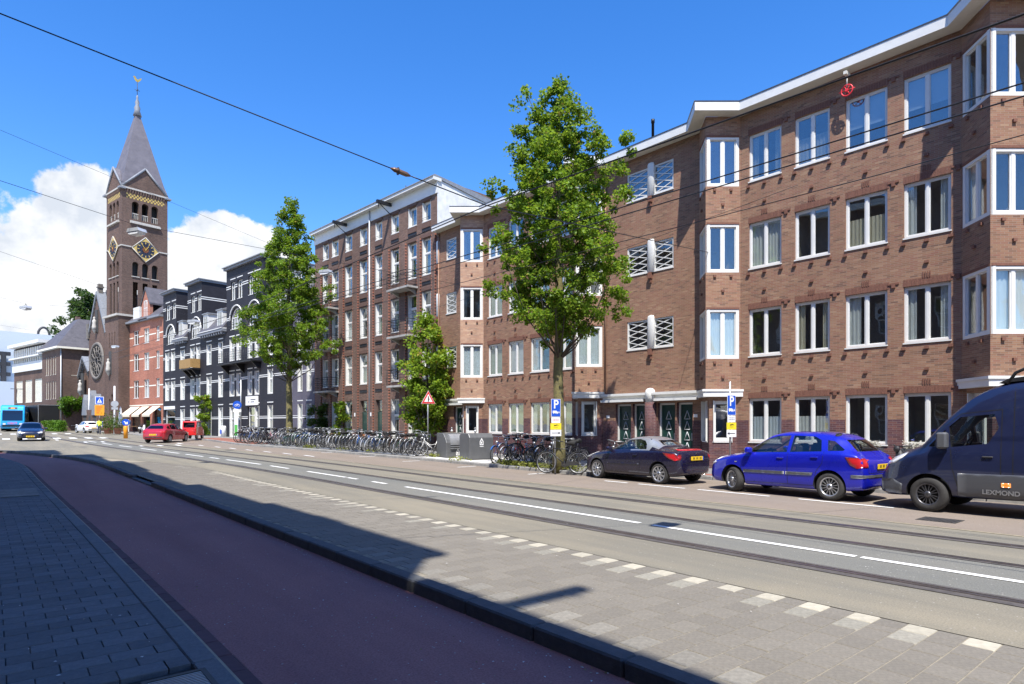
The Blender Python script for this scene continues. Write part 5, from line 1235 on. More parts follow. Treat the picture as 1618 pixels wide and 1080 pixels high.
tree('round_tree', (x_, y_, .9), 4.6, [(2.4, .7), (3.0, 1.3), (3.8, 1.4), (4.6, .6)], .14, 'round topped small tree beside the black truck', mat='leaf_hedge', seed=15, nclump=50, nleaf=80, leaf=.24, cl=.6)
hd = empty('hedge', (*pt(LH, -2.5, 1.5), .85), R(102), 'clipped green hedge in front of the brown house by the church', 'hedge'); rg = np.random.default_rng(4); P = rg.uniform([-4, -.5, 0], [4, .5, 1.35], (5200, 3)); o_ = bpy.data.objects.new('foliage', leaf_mesh('foliage', P, .8, .16, 'leaf_hedge', 4)); link(o_, hd)
# tufts of weeds along the kerb
rg = np.random.default_rng(21); P = []
for (x, y, n, r) in ((15.7, 19.4, 420, .28), (15.65, 18.6, 380, .35), (15.65, 17.6, 300, .4), (15.6, 16.6, 260, .4), (15.6, 15.6, 200, .35), (16.0, 25.3, 120, .2), (15.4, 30.5, 160, .3), (15.1, 33.5, 160, .3), (14.6, 37.2, 240, .35), (18.0, 26.2, 260, .3), (15.55, 22.6, 90, .35), (14.9, 42.3, 160, .35), (20.5, 10.7, 160, .18)):
    q = rg.normal(size=(n, 3))*np.array([r*.45, r, .0]); q[:, 2] = rg.uniform(0, .16, n); P.append(q+np.array([x, y, .13+zr(y)]))
wd_ = bpy.data.objects.new('weeds', leaf_mesh('weeds', np.concatenate(P), 1.4, .075, 'leaf_weed', 9)); link(wd_); tag(wd_, 'yellow green weeds growing along the far kerb', 'weeds', kind='stuff')
# heather planters under the right-hand windows
for s_, lb in ((.85, 'window planter with pale heather behind the van'), (2.5, 'window planter with pale heather behind the blue hatchback')):
    e_ = empty('planter', (*pt(LA, s_, .28), 1.02), R(92.1), lb, 'planter'); mb = MB(); mb.box(-.55, .55, -.13, .13, -.22, 0); mb.build('trough', 'plastic_grey', e_); rg = np.random.default_rng(int(s_*7)); P = rg.uniform([-.5, -.1, 0], [.5, .12, .2], (420, 3))
    o_ = bpy.data.objects.new('heather', leaf_mesh('heather', P, 1.5, .06, 'heather', 3)); link(o_, e_)
# ------------------------------------------------------------------ street furniture
pbr('leaf_green_flat', (.08, .45, .06), .5, var=.05)
def disc(mb, r, t, z, m=0, n=24, M=None): mb.lathe([(0, z-t), (r, z-t), (r, z), (0, z)], n, m, M, smooth=False)
FACE = Matrix.Rotation(R(90), 4, 'X')        # sign-local: x right, z up, faces -Y
def pole(parent, h, r=.03, mat='galv'): mb = MB(); mb.lathe([(r, -.1), (r, h), (0, h+.01)], 10); return mb.build('pole', mat, parent)
def plate(parent, w, h, z, mat, y=-.045, name='plate', th=.008, x=0):
    mb = MB(); mb.box(x-w/2, x+w/2, y-th, y, z-h/2, z+h/2); return mb.build(name, mat, parent)
# give-way style triangle
ts = empty('warning_sign', (17.0, 27.4, .17), R(-8), 'red bordered triangular side-road warning sign on grey pole', 'sign'); pole(ts, 3.15)
def tri_pts(s, zc): return [(-s/2, zc-s*.2887), (s/2, zc-s*.2887), (0, zc+s*.5774)]
mb = MB(); mb.prism(tri_pts(.78, 2.86), 'y', -.055, -.045); a = mb.build('triangle', 'sign_white', ts); mb = MB(); mb.prism(tri_pts(.74, 2.86), 'y', -.059, -.0555); mb.build('border', 'sign_red', a); mb = MB(); mb.prism(tri_pts(.47, 2.865), 'y', -.063, -.0595); mb.build('face', 'sign_white', a)
mb = MB(); mb.box(-.028, .028, -.067, -.0635, 2.75, 3.02); mb.box(.028, .09, -.067, -.0635, 2.86, 2.885); mb.build('symbol', 'sign_black', a)
TXT = {}
def tm(t, s, m, bold=0.0):
    k = (t, s, m)
    if k not in TXT: TXT[k] = text_mesh(t, s, m, .0015, bold=bold)
    return TXT[k]
def parking_sign(loc, rz, arrow, label, tree_side):
    rt = empty('parking_sign', loc, rz, label, 'sign'); pole(rt, 2.95 if arrow < 0 else 2.5, .03)
    p = plate(rt, .40, .62, 2.22, 'sign_white', name='panel'); plate(p, .375, .595, 2.22, 'sign_blue', -.0535, 'blue_field', .002)
    o = inst('letter', tm('P', .42, 'sign_white', .008), p, (0, -.058, 2.33), (R(90), 0, 0))
    mb = MB(); mb.box(-.14, .03, -.060, -.056, 2.04, 2.12); mb.box(.035, .08, -.060, -.056, 2.04, 2.09); mb.box(.10, .16, -.060, -.056, 2.035, 2.05); mb.prism([(.10, 2.035), (.16, 2.035), (.13, 2.11)], 'y', -.060, -.056)
    for x in (-.10, 0, .06): mb.prism([(x+.02*math.cos(a*math.pi/4), 2.035+.02*math.sin(a*math.pi/4)) for a in range(8)], 'y', -.0605, -.0555)
    mb.build('truck_symbol', 'sign_white', p)
    q = plate(rt, .38, .20, 1.795, 'sign_white', name='text_panel'); mb = MB()
    for r_ in range(2):
        for i in range(6): mb.box(-.14+i*.048, -.11+i*.048+.012*(i % 2), -.0565, -.0535, 1.82-.055*r_, 1.835-.055*r_)
    mb.build('small_print', 'sign_red' if arrow > 0 else 'plastic_grey', q)
    y = plate(rt, .46, .22, 1.575, 'sign_yellow', name='yellow_panel'); mb = MB(); mb.box(-.08, .0, -.0565, -.0535, 1.595, 1.625); mb.box(.0, .05, -.0565, -.0535, 1.605, 1.635); mb.prism([(.04, 1.63), (.12, 1.59), (.12, 1.602), (.05, 1.645)], 'y', -.0565, -.0535)
    for i in range(8): mb.box(-.09+i*.023, -.078+i*.023, -.0565, -.0535, 1.54, 1.553)
    mb.build('tow_symbol', 'sign_black', y)
    w = plate(rt, .46, .22, 1.345, 'sign_white', name='arrow_panel'); mb = MB(); mb.box(-.17, .17, -.0565, -.0535, 1.335, 1.355); s_ = arrow
    mb.prism([(s_*.20, 1.345), (s_*.10, 1.39), (s_*.12, 1.345), (s_*.10, 1.30)], 'y', -.0565, -.0535); mb.build('arrow', 'sign_black', w); return rt
parking_sign((14.95, 15.75, .1), R(-8), 1, 'blue parking sign with right arrow beside the tall linden trunk', 1)
parking_sign((17.5, 10.55, .12), R(-6), -1, 'blue parking sign with left arrow between the two parked hatchbacks', 0)
# underground waste containers
def container(loc, rz, kind, label):
    rt = empty('waste_container', loc, rz, label, 'waste container', 'waste containers on the white slab'); rt.scale = (1.08, 1.08, 1.04)
    mb = MB()       # local: x along street, y towards street (front)
    if kind == 0: prof = [(-.5, .04), (.5, .04), (.5, .72), (.44, .86), (.2, 1.12), (.05, 1.16), (-.45, 1.16), (-.5, 1.12)]
    else: prof = [(-.5, .04), (.5, .04), (.5, .98), (.38, 1.16), (-.38, 1.16), (-.5, 1.05)]
    mb.prism(prof, 'x', -.56, .56, 0); b = mb.build('housing', 'bin_grey', rt); bv = b.modifiers.new('bevel', 'BEVEL'); bv.width = .025; bv.segments = 2
    mb = MB()
    for sx in (-.565, .56):
        for i in range(9): y = -.42+i*.1; mb.box(sx, sx+.006, y, y+.025, .1, .95)
    mb.build('ribs', 'bin_grey', rt)['kind'] = 'stuff'
    mb = MB(); mb.box(-.58, .58, -.52, .52, -.02, .05); mb.build('base', 'plastic_black', rt)
    if kind == 0:
        mb = MB(); n = 8; pr = [(.53-.33*(1-math.cos(i/n*1.35)), .62+.5*math.sin(i/n*1.35)) for i in range(n+1)]
        mb.prism(pr+[(.05, 1.0), (.2, .62)], 'x', -.36, .36); mb.build('drum', 'bin_lid', rt); mb = MB(); mb.box(-.36, .36, .5, .56, .52, .56); mb.box(-.36, .36, .5, .57, .44, .48); mb.build('handle', 'bin_lid', rt); mb = MB(); mb.box(-.35, .35, .5, .51, .48, .52); mb.build('slot', 'sign_black', rt); zc = .27
        mb = MB(); mb.quad((-.3, .06, 1.166), (.3, .06, 1.166), (.3, -.42, 1.166), (-.3, -.42, 1.166)); mb.build('lid_label', 'block_white', rt)
    else: zc = .78
    mb = MB(); H = [(-.085, zc-.12), (.085, zc-.12), (.085, zc+.04), (0, zc+.19), (-.085, zc+.04)]; h2 = [(-.055, zc-.09), (.055, zc-.09), (.055, zc+.02), (0, zc+.11), (-.055, zc+.02)]
    for i in range(5): j = (i+1) % 5; mb.quad((H[i][0], .504, H[i][1]), (H[j][0], .504, H[j][1]), (h2[j][0], .504, h2[j][1]), (h2[i][0], .504, h2[i][1]))
    mb.box(-.02, .03, .502, .505, zc-.06, zc+.03); mb.box(-.09, .09, .502, .505, zc-.19, zc-.165); mb.build('emblem', 'sign_white', rt)
    mb = MB(); mb.lathe([(.03, 1.14), (.03, 1.22), (.07, 1.24), (.07, 1.27), (.03, 1.29), (.03, 1.36), (.06, 1.38), (0, 1.42)], 10, 0, Matrix.Translation((0, -.1, 0))); mb.build('lifting_pin', 'galv', rt)
container((16.75, 24.75, .13), R(172), 0, 'grey waste container with round steel drum flap')
container((16.75, 22.85, .13), R(170), 1, 'plain grey waste container with slanted top and house emblem')
# round blue cycle path sign
rs_ = empty('cycle_path_sign', (13.7, 48.0, .42), R(-18), 'round blue cycle path sign on grey pole at the left bike group', 'sign'); pole(rs_, 4.6, .045)
mb = MB(); disc(mb, .3, .01, .055, 0, 24, Matrix.Translation((-.25, 0, 2.75)) @ FACE); a = mb.build('disc', 'sign_blue', rs_); mb = MB()
for x in (-.1, .1): mb.tube([(-.25+x+.07*math.cos(q*math.pi/5), -.06, 2.71+.07*math.sin(q*math.pi/5)) for q in range(10)], .012, 5, closed=True)
mb.tube([(-.35, -.06, 2.71), (-.3, -.06, 2.82), (-.2, -.06, 2.82), (-.15, -.06, 2.71)], .012, 5); mb.tube([(-.35, -.06, 2.71), (-.25, -.06, 2.71), (-.2, -.06, 2.82)], .012, 5); mb.build('bicycle_symbol', 'sign_white', a); plate(rs_, .55, .2, 2.32, 'sign_white', name='text_panel', x=-.25)
# far signs and posts
yp = empty('island_post', (8.7, 65.0, zr(65)), R(-10), 'yellow traffic island post with round blue arrow disc', 'post'); mb = MB(); mb.lathe([(.17, 0), (.17, 1.05), (.14, 1.12), (0, 1.12)], 14); mb.build('post', 'sign_orange', yp)
mb = MB(); disc(mb, .3, .02, .05, 0, 22, Matrix.Translation((0, 0, 1.45)) @ FACE); a = mb.build('disc', 'sign_blue', yp); mb = MB(); mb.prism([(-.16, 1.5), (-.1, 1.56), (.08, 1.4), (.08, 1.5), (.16, 1.5), (.16, 1.28), (-.06, 1.28), (-.06, 1.36), (.02, 1.36)], 'y', -.06, -.052); mb.build('arrow', 'sign_white', a)
zs_ = empty('crossing_sign', (*(8.6, 83.0), zr(83)), R(-8), 'blue square pedestrian crossing sign above an orange panel', 'sign'); pole(zs_, 4.2, .04)
for z, w, h, m_ in ((3.75, .8, .85, 'sign_white'), (2.65, .9, 1.15, 'sign_orange'), (1.1, .65, .65, 'sign_white')):
    p = plate(zs_, w, h, z, m_, name='panel')
    if m_ == 'sign_white': plate(p, w*.88, h*.88, z, 'sign_blue', -.0535, 'blue_field', .002); mb = MB(); mb.prism([(-w*.3, z-h*.28), (w*.3, z-h*.28), (0, z+h*.3)], 'y', -.060, -.056); q = mb.build('triangle', 'sign_white', p); mb = MB(); mb.box(-.03, .03, -.064, -.0605, z-.15, z+.12); mb.build('walker', 'sign_black', q)
    else: mb = MB(); [mb.box(-.3, .28-.1*i, -.056, -.0535, 2.98-.22*i, 3.05-.22*i) for i in range(4)]; mb.build('small_print', 'sign_red', p)
cs = empty('cycle_sign', (9.3, 103.5, zr(100)), R(-8), 'round blue sign on pole beside the hedge', 'sign'); pole(cs, 3.2, .04); mb = MB(); disc(mb, .42, .02, .05, 0, 20, Matrix.Translation((0, 0, 2.9)) @ FACE); mb.build('disc', 'sign_blue', cs); plate(cs, .8, .3, 2.25, 'sign_white', name='text_panel')
wp = empty('white_pole', (8.88, 96.41, zr(90)), 0, 'slim white pole standing before the church portal', 'pole'); mb = MB(); mb.lathe([(.11, -.1), (.08, 5.6), (0, 5.62)], 10); mb.build('shaft', 'sign_white', wp)
wp = empty('white_pole', (9.69, 80.18, zr(80)), 0, 'tall white pole with grey sign disc before the church tower', 'pole'); mb = MB(); mb.lathe([(.11, -.1), (.08, 5.3), (0, 5.32)], 10); mb.build('shaft', 'sign_white', wp); mb = MB(); disc(mb, .36, .02, .1, 0, 20, Matrix.Translation((0, 0, 3.35)) @ FACE); mb.build('sign_disc', 'zinc', wp); plate(wp, .6, .25, 2.85, 'zinc', -.09, 'lower_plate')
for tx, ty, lb in ((8.83, 78.29, 'terracotta plant tub left of the tall white pole'), (9.61, 81.54, 'terracotta plant tub at the foot of the tall white pole'), (9.66, 77.61, 'orange planter box beside the folded parasol')):
    e_ = empty('plant_tub', (tx, ty, zr(80)+.1), 0, lb, 'planter'); mb = MB(); mb.lathe([(.28, 0), (.38, .6), (.4, .62), (.34, .62), (0, .55)], 12); mb.build('tub', 'brick_red', e_); rg = np.random.default_rng(int(ty*10)); P = rg.normal(size=(260, 3))*np.array([.3, .3, .4])+np.array([0, 0, 1.15]); o_ = bpy.data.objects.new('foliage', leaf_mesh('foliage', P, .9, .16, 'leaf_dark', int(ty*10))); link(o_, e_)
e_ = empty('parasol', (10.34, 80.93, zr(82)+.1), 0, 'folded white parasol on the cafe terrace', 'parasol'); mb = MB(); mb.lathe([(.03, 0), (.03, 2.9)], 8); mb.build('pole', 'sign_white', e_); mb = MB(); mb.lathe([(.22, .9), (.26, 1.0), (.2, 1.6), (.16, 2.2), (.1, 2.7), (.02, 2.95)], 14); mb.build('canopy', 'canvas_white', e_); mb = MB(); mb.box(-.3, .3, -.3, .3, 0, .12); mb.build('base', 'concrete', e_)
# cafe table and chairs
e_ = empty('cafe_table', (11.76, 81.71, zr(82)+.12), 0, 'small wooden cafe table under the awnings', 'table'); mb = MB(); mb.lathe([(0, .72), (.4, .72), (.4, .75), (0, .75)], 16); mb.build('table_top', 'wood', e_); mb = MB(); mb.lathe([(.22, 0), (.04, .03), (.04, .72)], 10); mb.build('leg', 'black_metal', e_)
def cone_(x, y, lb):
    e_ = empty('traffic_cone', (x, y, zr(y)), 0, lb, 'cone', 'cones by the hedge'); mb = MB(); mb.box(-.2, .2, -.2, .2, 0, .04); mb.build('base', 'rubber', e_); mb = MB(); mb.lathe([(.15, .04), (.03, .75), (0, .76)], 12); c = mb.build('cone', 'sign_orange', e_); mb = MB(); mb.lathe([(.112, .28), (.088, .44)], 12); mb.build('band', 'sign_white', c)
cone_(6.7, 105.0, 'orange traffic cone nearest the truck beside the hedge'); cone_(7.3, 104.2, 'orange traffic cone nearest the hedge end')
# bollard and litter bin by the black terrace
e_ = empty('litter_bin', (*pt(LK, 14.9, .8), .5), R(98), 'small white and blue litter bin by the black terrace door', 'bin'); mb = MB(); mb.lathe([(.25, 0), (.25, 1.0), (.2, 1.1), (0, 1.1)], 14); mb.build('body', 'paint_white', e_); mb = MB(); mb.box(-.16, .16, .24, .26, .35, .75); mb.build('sticker', 'sign_blue', e_)
e_ = empty('shop_banner', (*pt(LK, 13.2, .35), .5), R(98), 'white and green upright banner at the black terrace shop door', 'banner'); mb = MB(); mb.box(-.35, .35, -.02, .02, .1, 2.9); mb.build('cloth', 'sign_white', e_); mb = MB(); mb.box(-.3, .3, .02, .026, .2, 1.2); mb.build('green_field', 'leaf_green_flat', e_) 
# ------------------------------------------------------------------ hanging lamps and overhead wires
def lamp(loc, rz, label):
    rt = empty('hanging_street_lamp', loc, rz, label, 'street lamp'); mb = MB(); mb.prism([(-.30, 0), (.30, 0), (.24, .12), (-.24, .12)], 'y', -.17, .17); mb.build('housing', 'zinc', rt); mb = MB(); mb.prism([(-.28, 0), (.28, 0), (.2, -.09), (-.2, -.09)], 'y', -.15, .15); mb.build('diffuser', 'lamp_clear', rt); mb = MB(); mb.tube([(-.12, 0, .12), (0, 0, .26), (.12, 0, .12)], .012, 5); mb.build('hanger', 'iron', rt)
def wire(name, pts, label, r=.012, sag=.0, parent=None):
    mb = MB(); P = []
    for a, b in zip(pts, pts[1:]):
        n = 10
        for i in range(n): t = i/n; P.append((lerp(a[0], b[0], t), lerp(a[1], b[1], t), lerp(a[2], b[2], t)-sag*4*t*(1-t)))
    P.append(pts[-1]); mb.tube(P, r, 5); o = mb.build(name, 'black_metal'); return tag(o, label, 'cable')
for p, fx, wr_, lb in (((3.74, 25.44, 8.55), (20.3, 29.0), .008, 'hanging street lamp in front of the church clock'), ((11.75, 27.9, 8.82), (20.2, 32.5), .0045, 'hanging street lamp beside the crown of the far linden'), ((7.95, 36.23, 7.17), (18.9, 46.5), .0045, 'hanging street lamp in front of the black terrace arches'), ((1.12, 44.46, 8.29), (19.0, 45.0), .0045, 'hanging street lamp at the left edge against clouds'), ((7.88, 64.82, 8.6), (16.0, 68.0), .0045, 'small hanging street lamp in front of the rose window')):
    lamp(p, R(-60), lb); dx, dy = fx[0]-p[0], fx[1]-p[1]; lx = -2.2; ly = p[1]-dy*(p[0]-lx)/dx
    wire('span_wire', [(lx, ly, p[2]+.9), (p[0], p[1], p[2]+.26), (fx[0], fx[1], p[2]+1.1)], 'thin span wire carrying the '+lb, wr_)
lamp((6.3, 3.5, 7.0), R(10), 'hanging street lamp above the near lane')
wire('span_wire', [(-2.2, 6.6, 7.9), (6.3, 3.5, 7.26), (19.0, -1.1, 8.6)], 'span wire of the lamp above the near lane', .009)
j = (7.3, 9.61, 6.0)
wire('span_wire', [(-1.9, 11.6, 7.85), (5.42, 10.0, 6.36)], 'thick span wire crossing the sky from upper left', .010)
ins = empty('wire_insulator', (5.42, 10.0, 6.36), math.atan2(-.39, 1.88), 'brown insulator in the span wire against the blue sky', 'insulator')
mb = MB(); mb.tube([(0, 0, 0), (.08, 0, -.015), (.3, 0, -.06), (.38, 0, -.075)], [.012, .045, .045, .012], 8); mb.build('body', 'bike_brown', ins); mb = MB(); mb.lathe([(.07, -.01), (.07, .01)], 10, 0, Matrix.Translation((.14, 0, -.03)) @ Matrix.Rotation(R(90), 4, 'Y')); mb.build('ring', 'iron', ins)
wire('span_wire', [(5.80, 9.92, 6.285), j, (20.9, 13.2, 8.2)], 'span wire from the insulator to the brick block', .011)
wire('contact_wire', [(7.3, -30, 5.6), (7.3, 1.4, 5.54), j, (7.1, 26, 6.1), (5.0, 60, 6.6)], 'tram contact wire above the near track', .012)
for dx, lb in ((0, 'upper of the twin tram wires crossing the brick block'), (.16, 'lower of the twin tram wires crossing the brick block')):
    wire('contact_wire', [(9.6+dx, -30, 5.8-dx*.6), (9.6+dx, 1.8, 5.9-dx*.6), (9.7+dx, 12, 6.25-dx*.6), (9.4+dx, 30, 6.8-dx*.6), (7.5+dx, 60, 7.2)], lb, .011)
wire('feeder_cable', [(12.6, -30, 6.1), (12.5, 4.5, 6.35), (12.5, 14, 6.6), (12.2, 30, 7.0), (10, 60, 7.4)], 'single cable above the far lane', .009)
wire('feeder_cable', [(13.5, 6.5, 7.0), (14.5, 22, 6.8), (14.0, 48, 7.1)], 'thin drooping cable in front of the brick block', .006, .15)
# red pulley hanging under the eaves
x_, y_ = pt(LA, 2.93, .36); pl = empty('hoist_pulley', (x_, y_, 12.35), R(92), 'red hoist pulley wheel hanging under the white eaves', 'pulley')
mb = MB(); mb.tube([(0, 0, .12), (0, 0, .5)], .02, 6); mb.box(-.05, .05, -.16, .16, .46, .56); mb.build('bracket', 'soffit', pl)
mb = MB(); mb.tube([(.17*math.cos(q*math.pi/10), 0, .17*math.sin(q*math.pi/10)) for q in range(20)], .022, 6, closed=True); [mb.tube([(0, 0, 0), (.16*math.cos(q*math.pi/3), 0, .16*math.sin(q*math.pi/3))], .014, 5) for q in range(6)]; mb.tube([(-.24, 0, 0), (.24, 0, 0)], .014, 5); mb.tube([(0, -.05, -.0), (0, .05, 0)], .05, 8); mb.build('wheel', 'red_pulley', pl)
ch = empty('flue_pipe', (*pt(LA, 11.0, -.6), 13.3), 0, 'black flue pipe on the flat roof', 'pipe'); mb = MB(); mb.lathe([(.06, 0), (.06, 1.25), (.08, 1.25), (.08, 1.4), (0, 1.42)], 10); mb.build('tube', 'black_metal', ch)
# ------------------------------------------------------------------ bicycles
def bike_meshes():
    B = {}
    w = MB(); n = 26
    w.tube([(.335*math.cos(q*2*math.pi/n), 0, .335*math.sin(q*2*math.pi/n)) for q in range(n)], .019, 6, 0, closed=True)
    w.tube([(.312*math.cos(q*2*math.pi/n), 0, .312*math.sin(q*2*math.pi/n)) for q in range(n)], .010, 5, 1, closed=True)
    for q in range(16): a = q*2*math.pi/16; w.tube([(0, .025*(-1)**q, 0), (.308*math.cos(a), 0, .308*math.sin(a))], .0022, 3, 1, caps=False)
    w.tube([(0, -.045, 0), (0, .045, 0)], .022, 8, 1); B['wheel'] = w.mesh('wheel', ['rubber', 'galv'])
    for v in ('gents', 'ladies'):
        f = MB(); bbk, st, hd, ra = (-.08, 0, .29), (-.26, 0, .80), (.34, 0, .82), (-.53, 0, .345)
        hl = (.38, 0, .66)
        f.tube([bbk, st], .016, 7); f.tube([hd, hl], .019, 7); f.tube([bbk, hl], .017, 7)
        if v == 'gents': f.tube([(-.25, 0, .77), (.345, 0, .79)], .015, 7)
        else: f.tube([(-.165, 0, .55), (.1, 0, .50), (.36, 0, .72)], .015, 7)
        for s in (-1, 1): f.tube([ra_ := (-.53, .05*s, .345), (-.09, .03*s, .29)], .010, 6); f.tube([ra_, (-.25, .02*s, .74)], .009, 6)
        for s in (-1, 1): f.tube([(.38, .03*s, .67), (.43, .045*s, .5), (.53, .05*s, .345)], .011, 6)
        B['frame_'+v] = f.mesh('frame', 'bike_black')
    h = MB(); h.tube([(.34, 0, .8), (.32, 0, 1.02)], .013, 7); h.tube([(.10, .29, 1.03), (.24, .29, 1.05), (.34, .2, 1.06), (.34, 0, 1.03), (.34, -.2, 1.06), (.24, -.29, 1.05), (.10, -.29, 1.03)], .012, 7); h.tube([(.08, .29, 1.03), (.2, .29, 1.043)], .018, 7, 1); h.tube([(.08, -.29, 1.03), (.2, -.29, 1.043)], .018, 7, 1)
    h.lathe([(.0, -.04), (.05, 0), (.055, .03), (0, .05)], 10, 0, Matrix.Translation((.42, 0, .83)) @ Matrix.Rotation(R(90), 4, 'Y')); B['handlebar'] = h.mesh('handlebar', ['galv', 'rubber'])
    s = MB(); s.tube([(-.26, 0, .8), (-.28, 0, .93)], .013, 7, 1); s.tube([(-.42, 0, .955), (-.36, 0, .975), (-.24, 0, .965), (-.10, 0, .96)], [.07, .10, .065, .025], 10); B['saddle'] = s.mesh('saddle', ['rubber', 'galv'])
    r = MB()
    for sd in (-1, 1): r.tube([(-.36, .06*sd, .73), (-.80, .06*sd, .74)], .007, 5); r.tube([(-.72, .06*sd, .74), (-.53, .06*sd, .35)], .006, 5)
    for k in range(4): r.tube([(-.42-.12*k, -.06, .735), (-.42-.12*k, .06, .735)], .006, 5)
    B['luggage_rack'] = r.mesh('luggage_rack', 'bike_black')
    for nm, cx_, a0, a1 in (('mudguard_r', -.53, 20, 190), ('mudguard_f', .53, 35, 150)):
        m_ = MB(); pv = None
        for q in range(13):
            a = R(lerp(a0, a1, q/12)); p = [(cx_+.368*math.cos(a), y, .345+.368*math.sin(a)) for y in (-.028, .028)]
            if pv: m_.quad(pv[0], pv[1], p[1], p[0])
            pv = p
        B[nm] = m_.mesh('mudguard', 'bike_black')
    c = MB(); c.tube([(-.08, -.09, .29), (-.08, .09, .29)], .014, 6); c.tube([(-.08, -.09, .29), (-.05, -.1, .13)], .010, 5); c.tube([(-.08, .09, .29), (-.11, .1, .45)], .010, 5); c.box(-.1, .0, -.16, -.09, .115, .14, 1); c.box(-.16, -.06, .09, .16, .44, .465, 1)
    c.prism([(-.53, .31), (-.08, .20), (.01, .24), (.01, .35), (-.08, .39), (-.53, .385), (-.58, .345)], 'y', .045, .07, 1); B['chain_case'] = c.mesh('chain_case', ['galv', 'rubber'])
    k = MB()
    for z in (0, .1, .2): k.tube([(x*(.15+.02*z), y*(.12+.02*z), z) for x, y in ((1, 1), (-1, 1), (-1, -1), (1, -1))], .006, 4, closed=True)
    for i in range(7):
        for s in (-1, 1): k.tube([(.15-.05*i, .12*s, 0), (.155-.05*i, .125*s, .2)], .003, 3); 
    k.box(-.15, .15, -.12, .12, -.004, .004); B['basket'] = k.mesh('basket', 'iron')
    k = MB(); k.bbox((0, 0, 0), (.34, .16, .27), .04); B['bag'] = k.mesh('pannier_bag', 'bag_red')
    return B
pbr('bag_red', (.62, .03, .05), .7, var=.08); pbr('bag_brown', (.30, .12, .05), .7, var=.1)
BK = bike_meshes(); BRND = random.Random(5)
COLS = ['black', 'black', 'black', 'grey', 'silver', 'blue', 'black', 'green', 'brown', 'black', 'white', 'grey', 'cream']
CN = dict(black='black', grey='grey', silver='silver', blue='blue', red='red', white='white', green='dark green', pink='pink', brown='brown', cream='cream')
def bicycle(loc, rz, col, label, group, roll=0.0, style=None, basket=False, bag=None, steer=None):
    rt = empty('bicycle', loc, rz, label, 'bicycle', group); rt.rotation_euler = (roll, 0, rz)
    style = style or BRND.choice(['gents', 'ladies']); mt = 'bike_'+col; mg = BRND.choice([mt, 'bike_black', 'bike_silver'])
    inst('wheel', BK['wheel'], rt, (-.53, 0, .345), (0, BRND.uniform(0, 1), 0)); inst('wheel', BK['wheel'], rt, (.53, 0, .345), (0, BRND.uniform(0, 1), 0))
    inst('frame', BK['frame_'+style], rt, mat=mt); inst('handlebar', BK['handlebar'], rt, rot=(0, 0, 0)); inst('saddle', BK['saddle'], rt); inst('luggage_rack', BK['luggage_rack'], rt)
    inst('mudguard', BK['mudguard_r'], rt, mat=mg); inst('mudguard', BK['mudguard_f'], rt, mat=mg); inst('chain_case', BK['chain_case'], rt)
    if basket: inst('basket', BK['basket'], rt, (.55, 0, .84))
    if bag: inst('pannier_bag', BK['bag'], rt, (-.6, .14, .56), mat=bag); inst('pannier_bag', BK['bag'], rt, (-.6, -.14, .56), mat=bag)
    k_ = BRND.uniform(.98, 1.1); rt.scale = (k_, k_, k_)
    if group and BRND.random() < .3: rt.rotation_euler.y = BRND.choice((-1, 1))*BRND.uniform(.05, .16); rt.location.z += .06
    return rt
ORD = 'first second third fourth fifth sixth seventh eighth ninth tenth eleventh twelfth thirteenth fourteenth fifteenth sixteenth seventeenth eighteenth nineteenth twentieth'.split()
def ordn(i):
    if i < 20: return ORD[i]
    t = ['twenty', 'thirty', 'forty', 'fifty'][(i+1)//10-2]; u = (i+1) % 10
    return (t[:-1]+'ieth') if u == 0 else t+'-'+ORD[u-1]
N1 = 42
for i in range(N1):          # the long rack row, counted from the triangle sign
    y = 26.6+i*.375; kx = kerbx(y)+.15; c = BRND.choice(COLS); flip = BRND.random() < .4
    bicycle((kx+1.0+BRND.uniform(-.12, .12), y+BRND.uniform(-.06, .06), zr(y)+.125), R(0 if flip else 180)+R(14)+BRND.uniform(-.32, .32), c, '%s bicycle, %s of the rack row counted from the triangle sign' % (CN[c], ordn(i)), 'bicycles in the long rack row', roll=BRND.uniform(-.2, .2), basket=BRND.random() < .25, bag='bag_brown' if i == 17 else None)
rk = empty('bicycle_rack', (0, 0, 0), 0, 'long galvanised bicycle rack with hoops beside the kerb', 'bicycle rack'); hp = MB()
for s in (-.17, .17): pass
hp.tube([(0, 0, 0), (0, 0, .55), (.06, 0, .74), (.2, 0, .84), (.34, 0, .74), (.42, 0, .5), (.45, 0, 0)], .017, 7); hpm = hp.mesh('hoop', 'galv')
for i in range(43):
    y = 26.4+i*.375; inst('hoop', hpm, rk, (kerbx(y)+.42, y, zr(y)+.12), (0, 0, R(14)))
strip_pts = [(kerbx(y)+.42, y, zr(y)+.16) for y in frange(26.2, 42.4, 1.2)]; mb = MB(); mb.tube(strip_pts, .025, 6); mb.tube([(p[0]+.45, p[1], p[2]) for p in strip_pts], .025, 6); mb.build('rail', 'galv', rk)['kind'] = 'stuff'
for i in range(11):          # group left of the far linden
    y = 43.2+i*.52; c = 'pink' if i == 0 else BRND.choice(COLS)
    bicycle((kerbx(y)+1.0+BRND.uniform(-.1, .15), y, zr(y)+.125), R(180+18)+BRND.uniform(-.25, .25) if i else R(100), c, '%s bicycle, %s left of the far linden trunk' % (CN[c], ordn(i)), 'bicycles left of the far linden', roll=BRND.uniform(-.15, .15), style='ladies' if i == 0 else None)
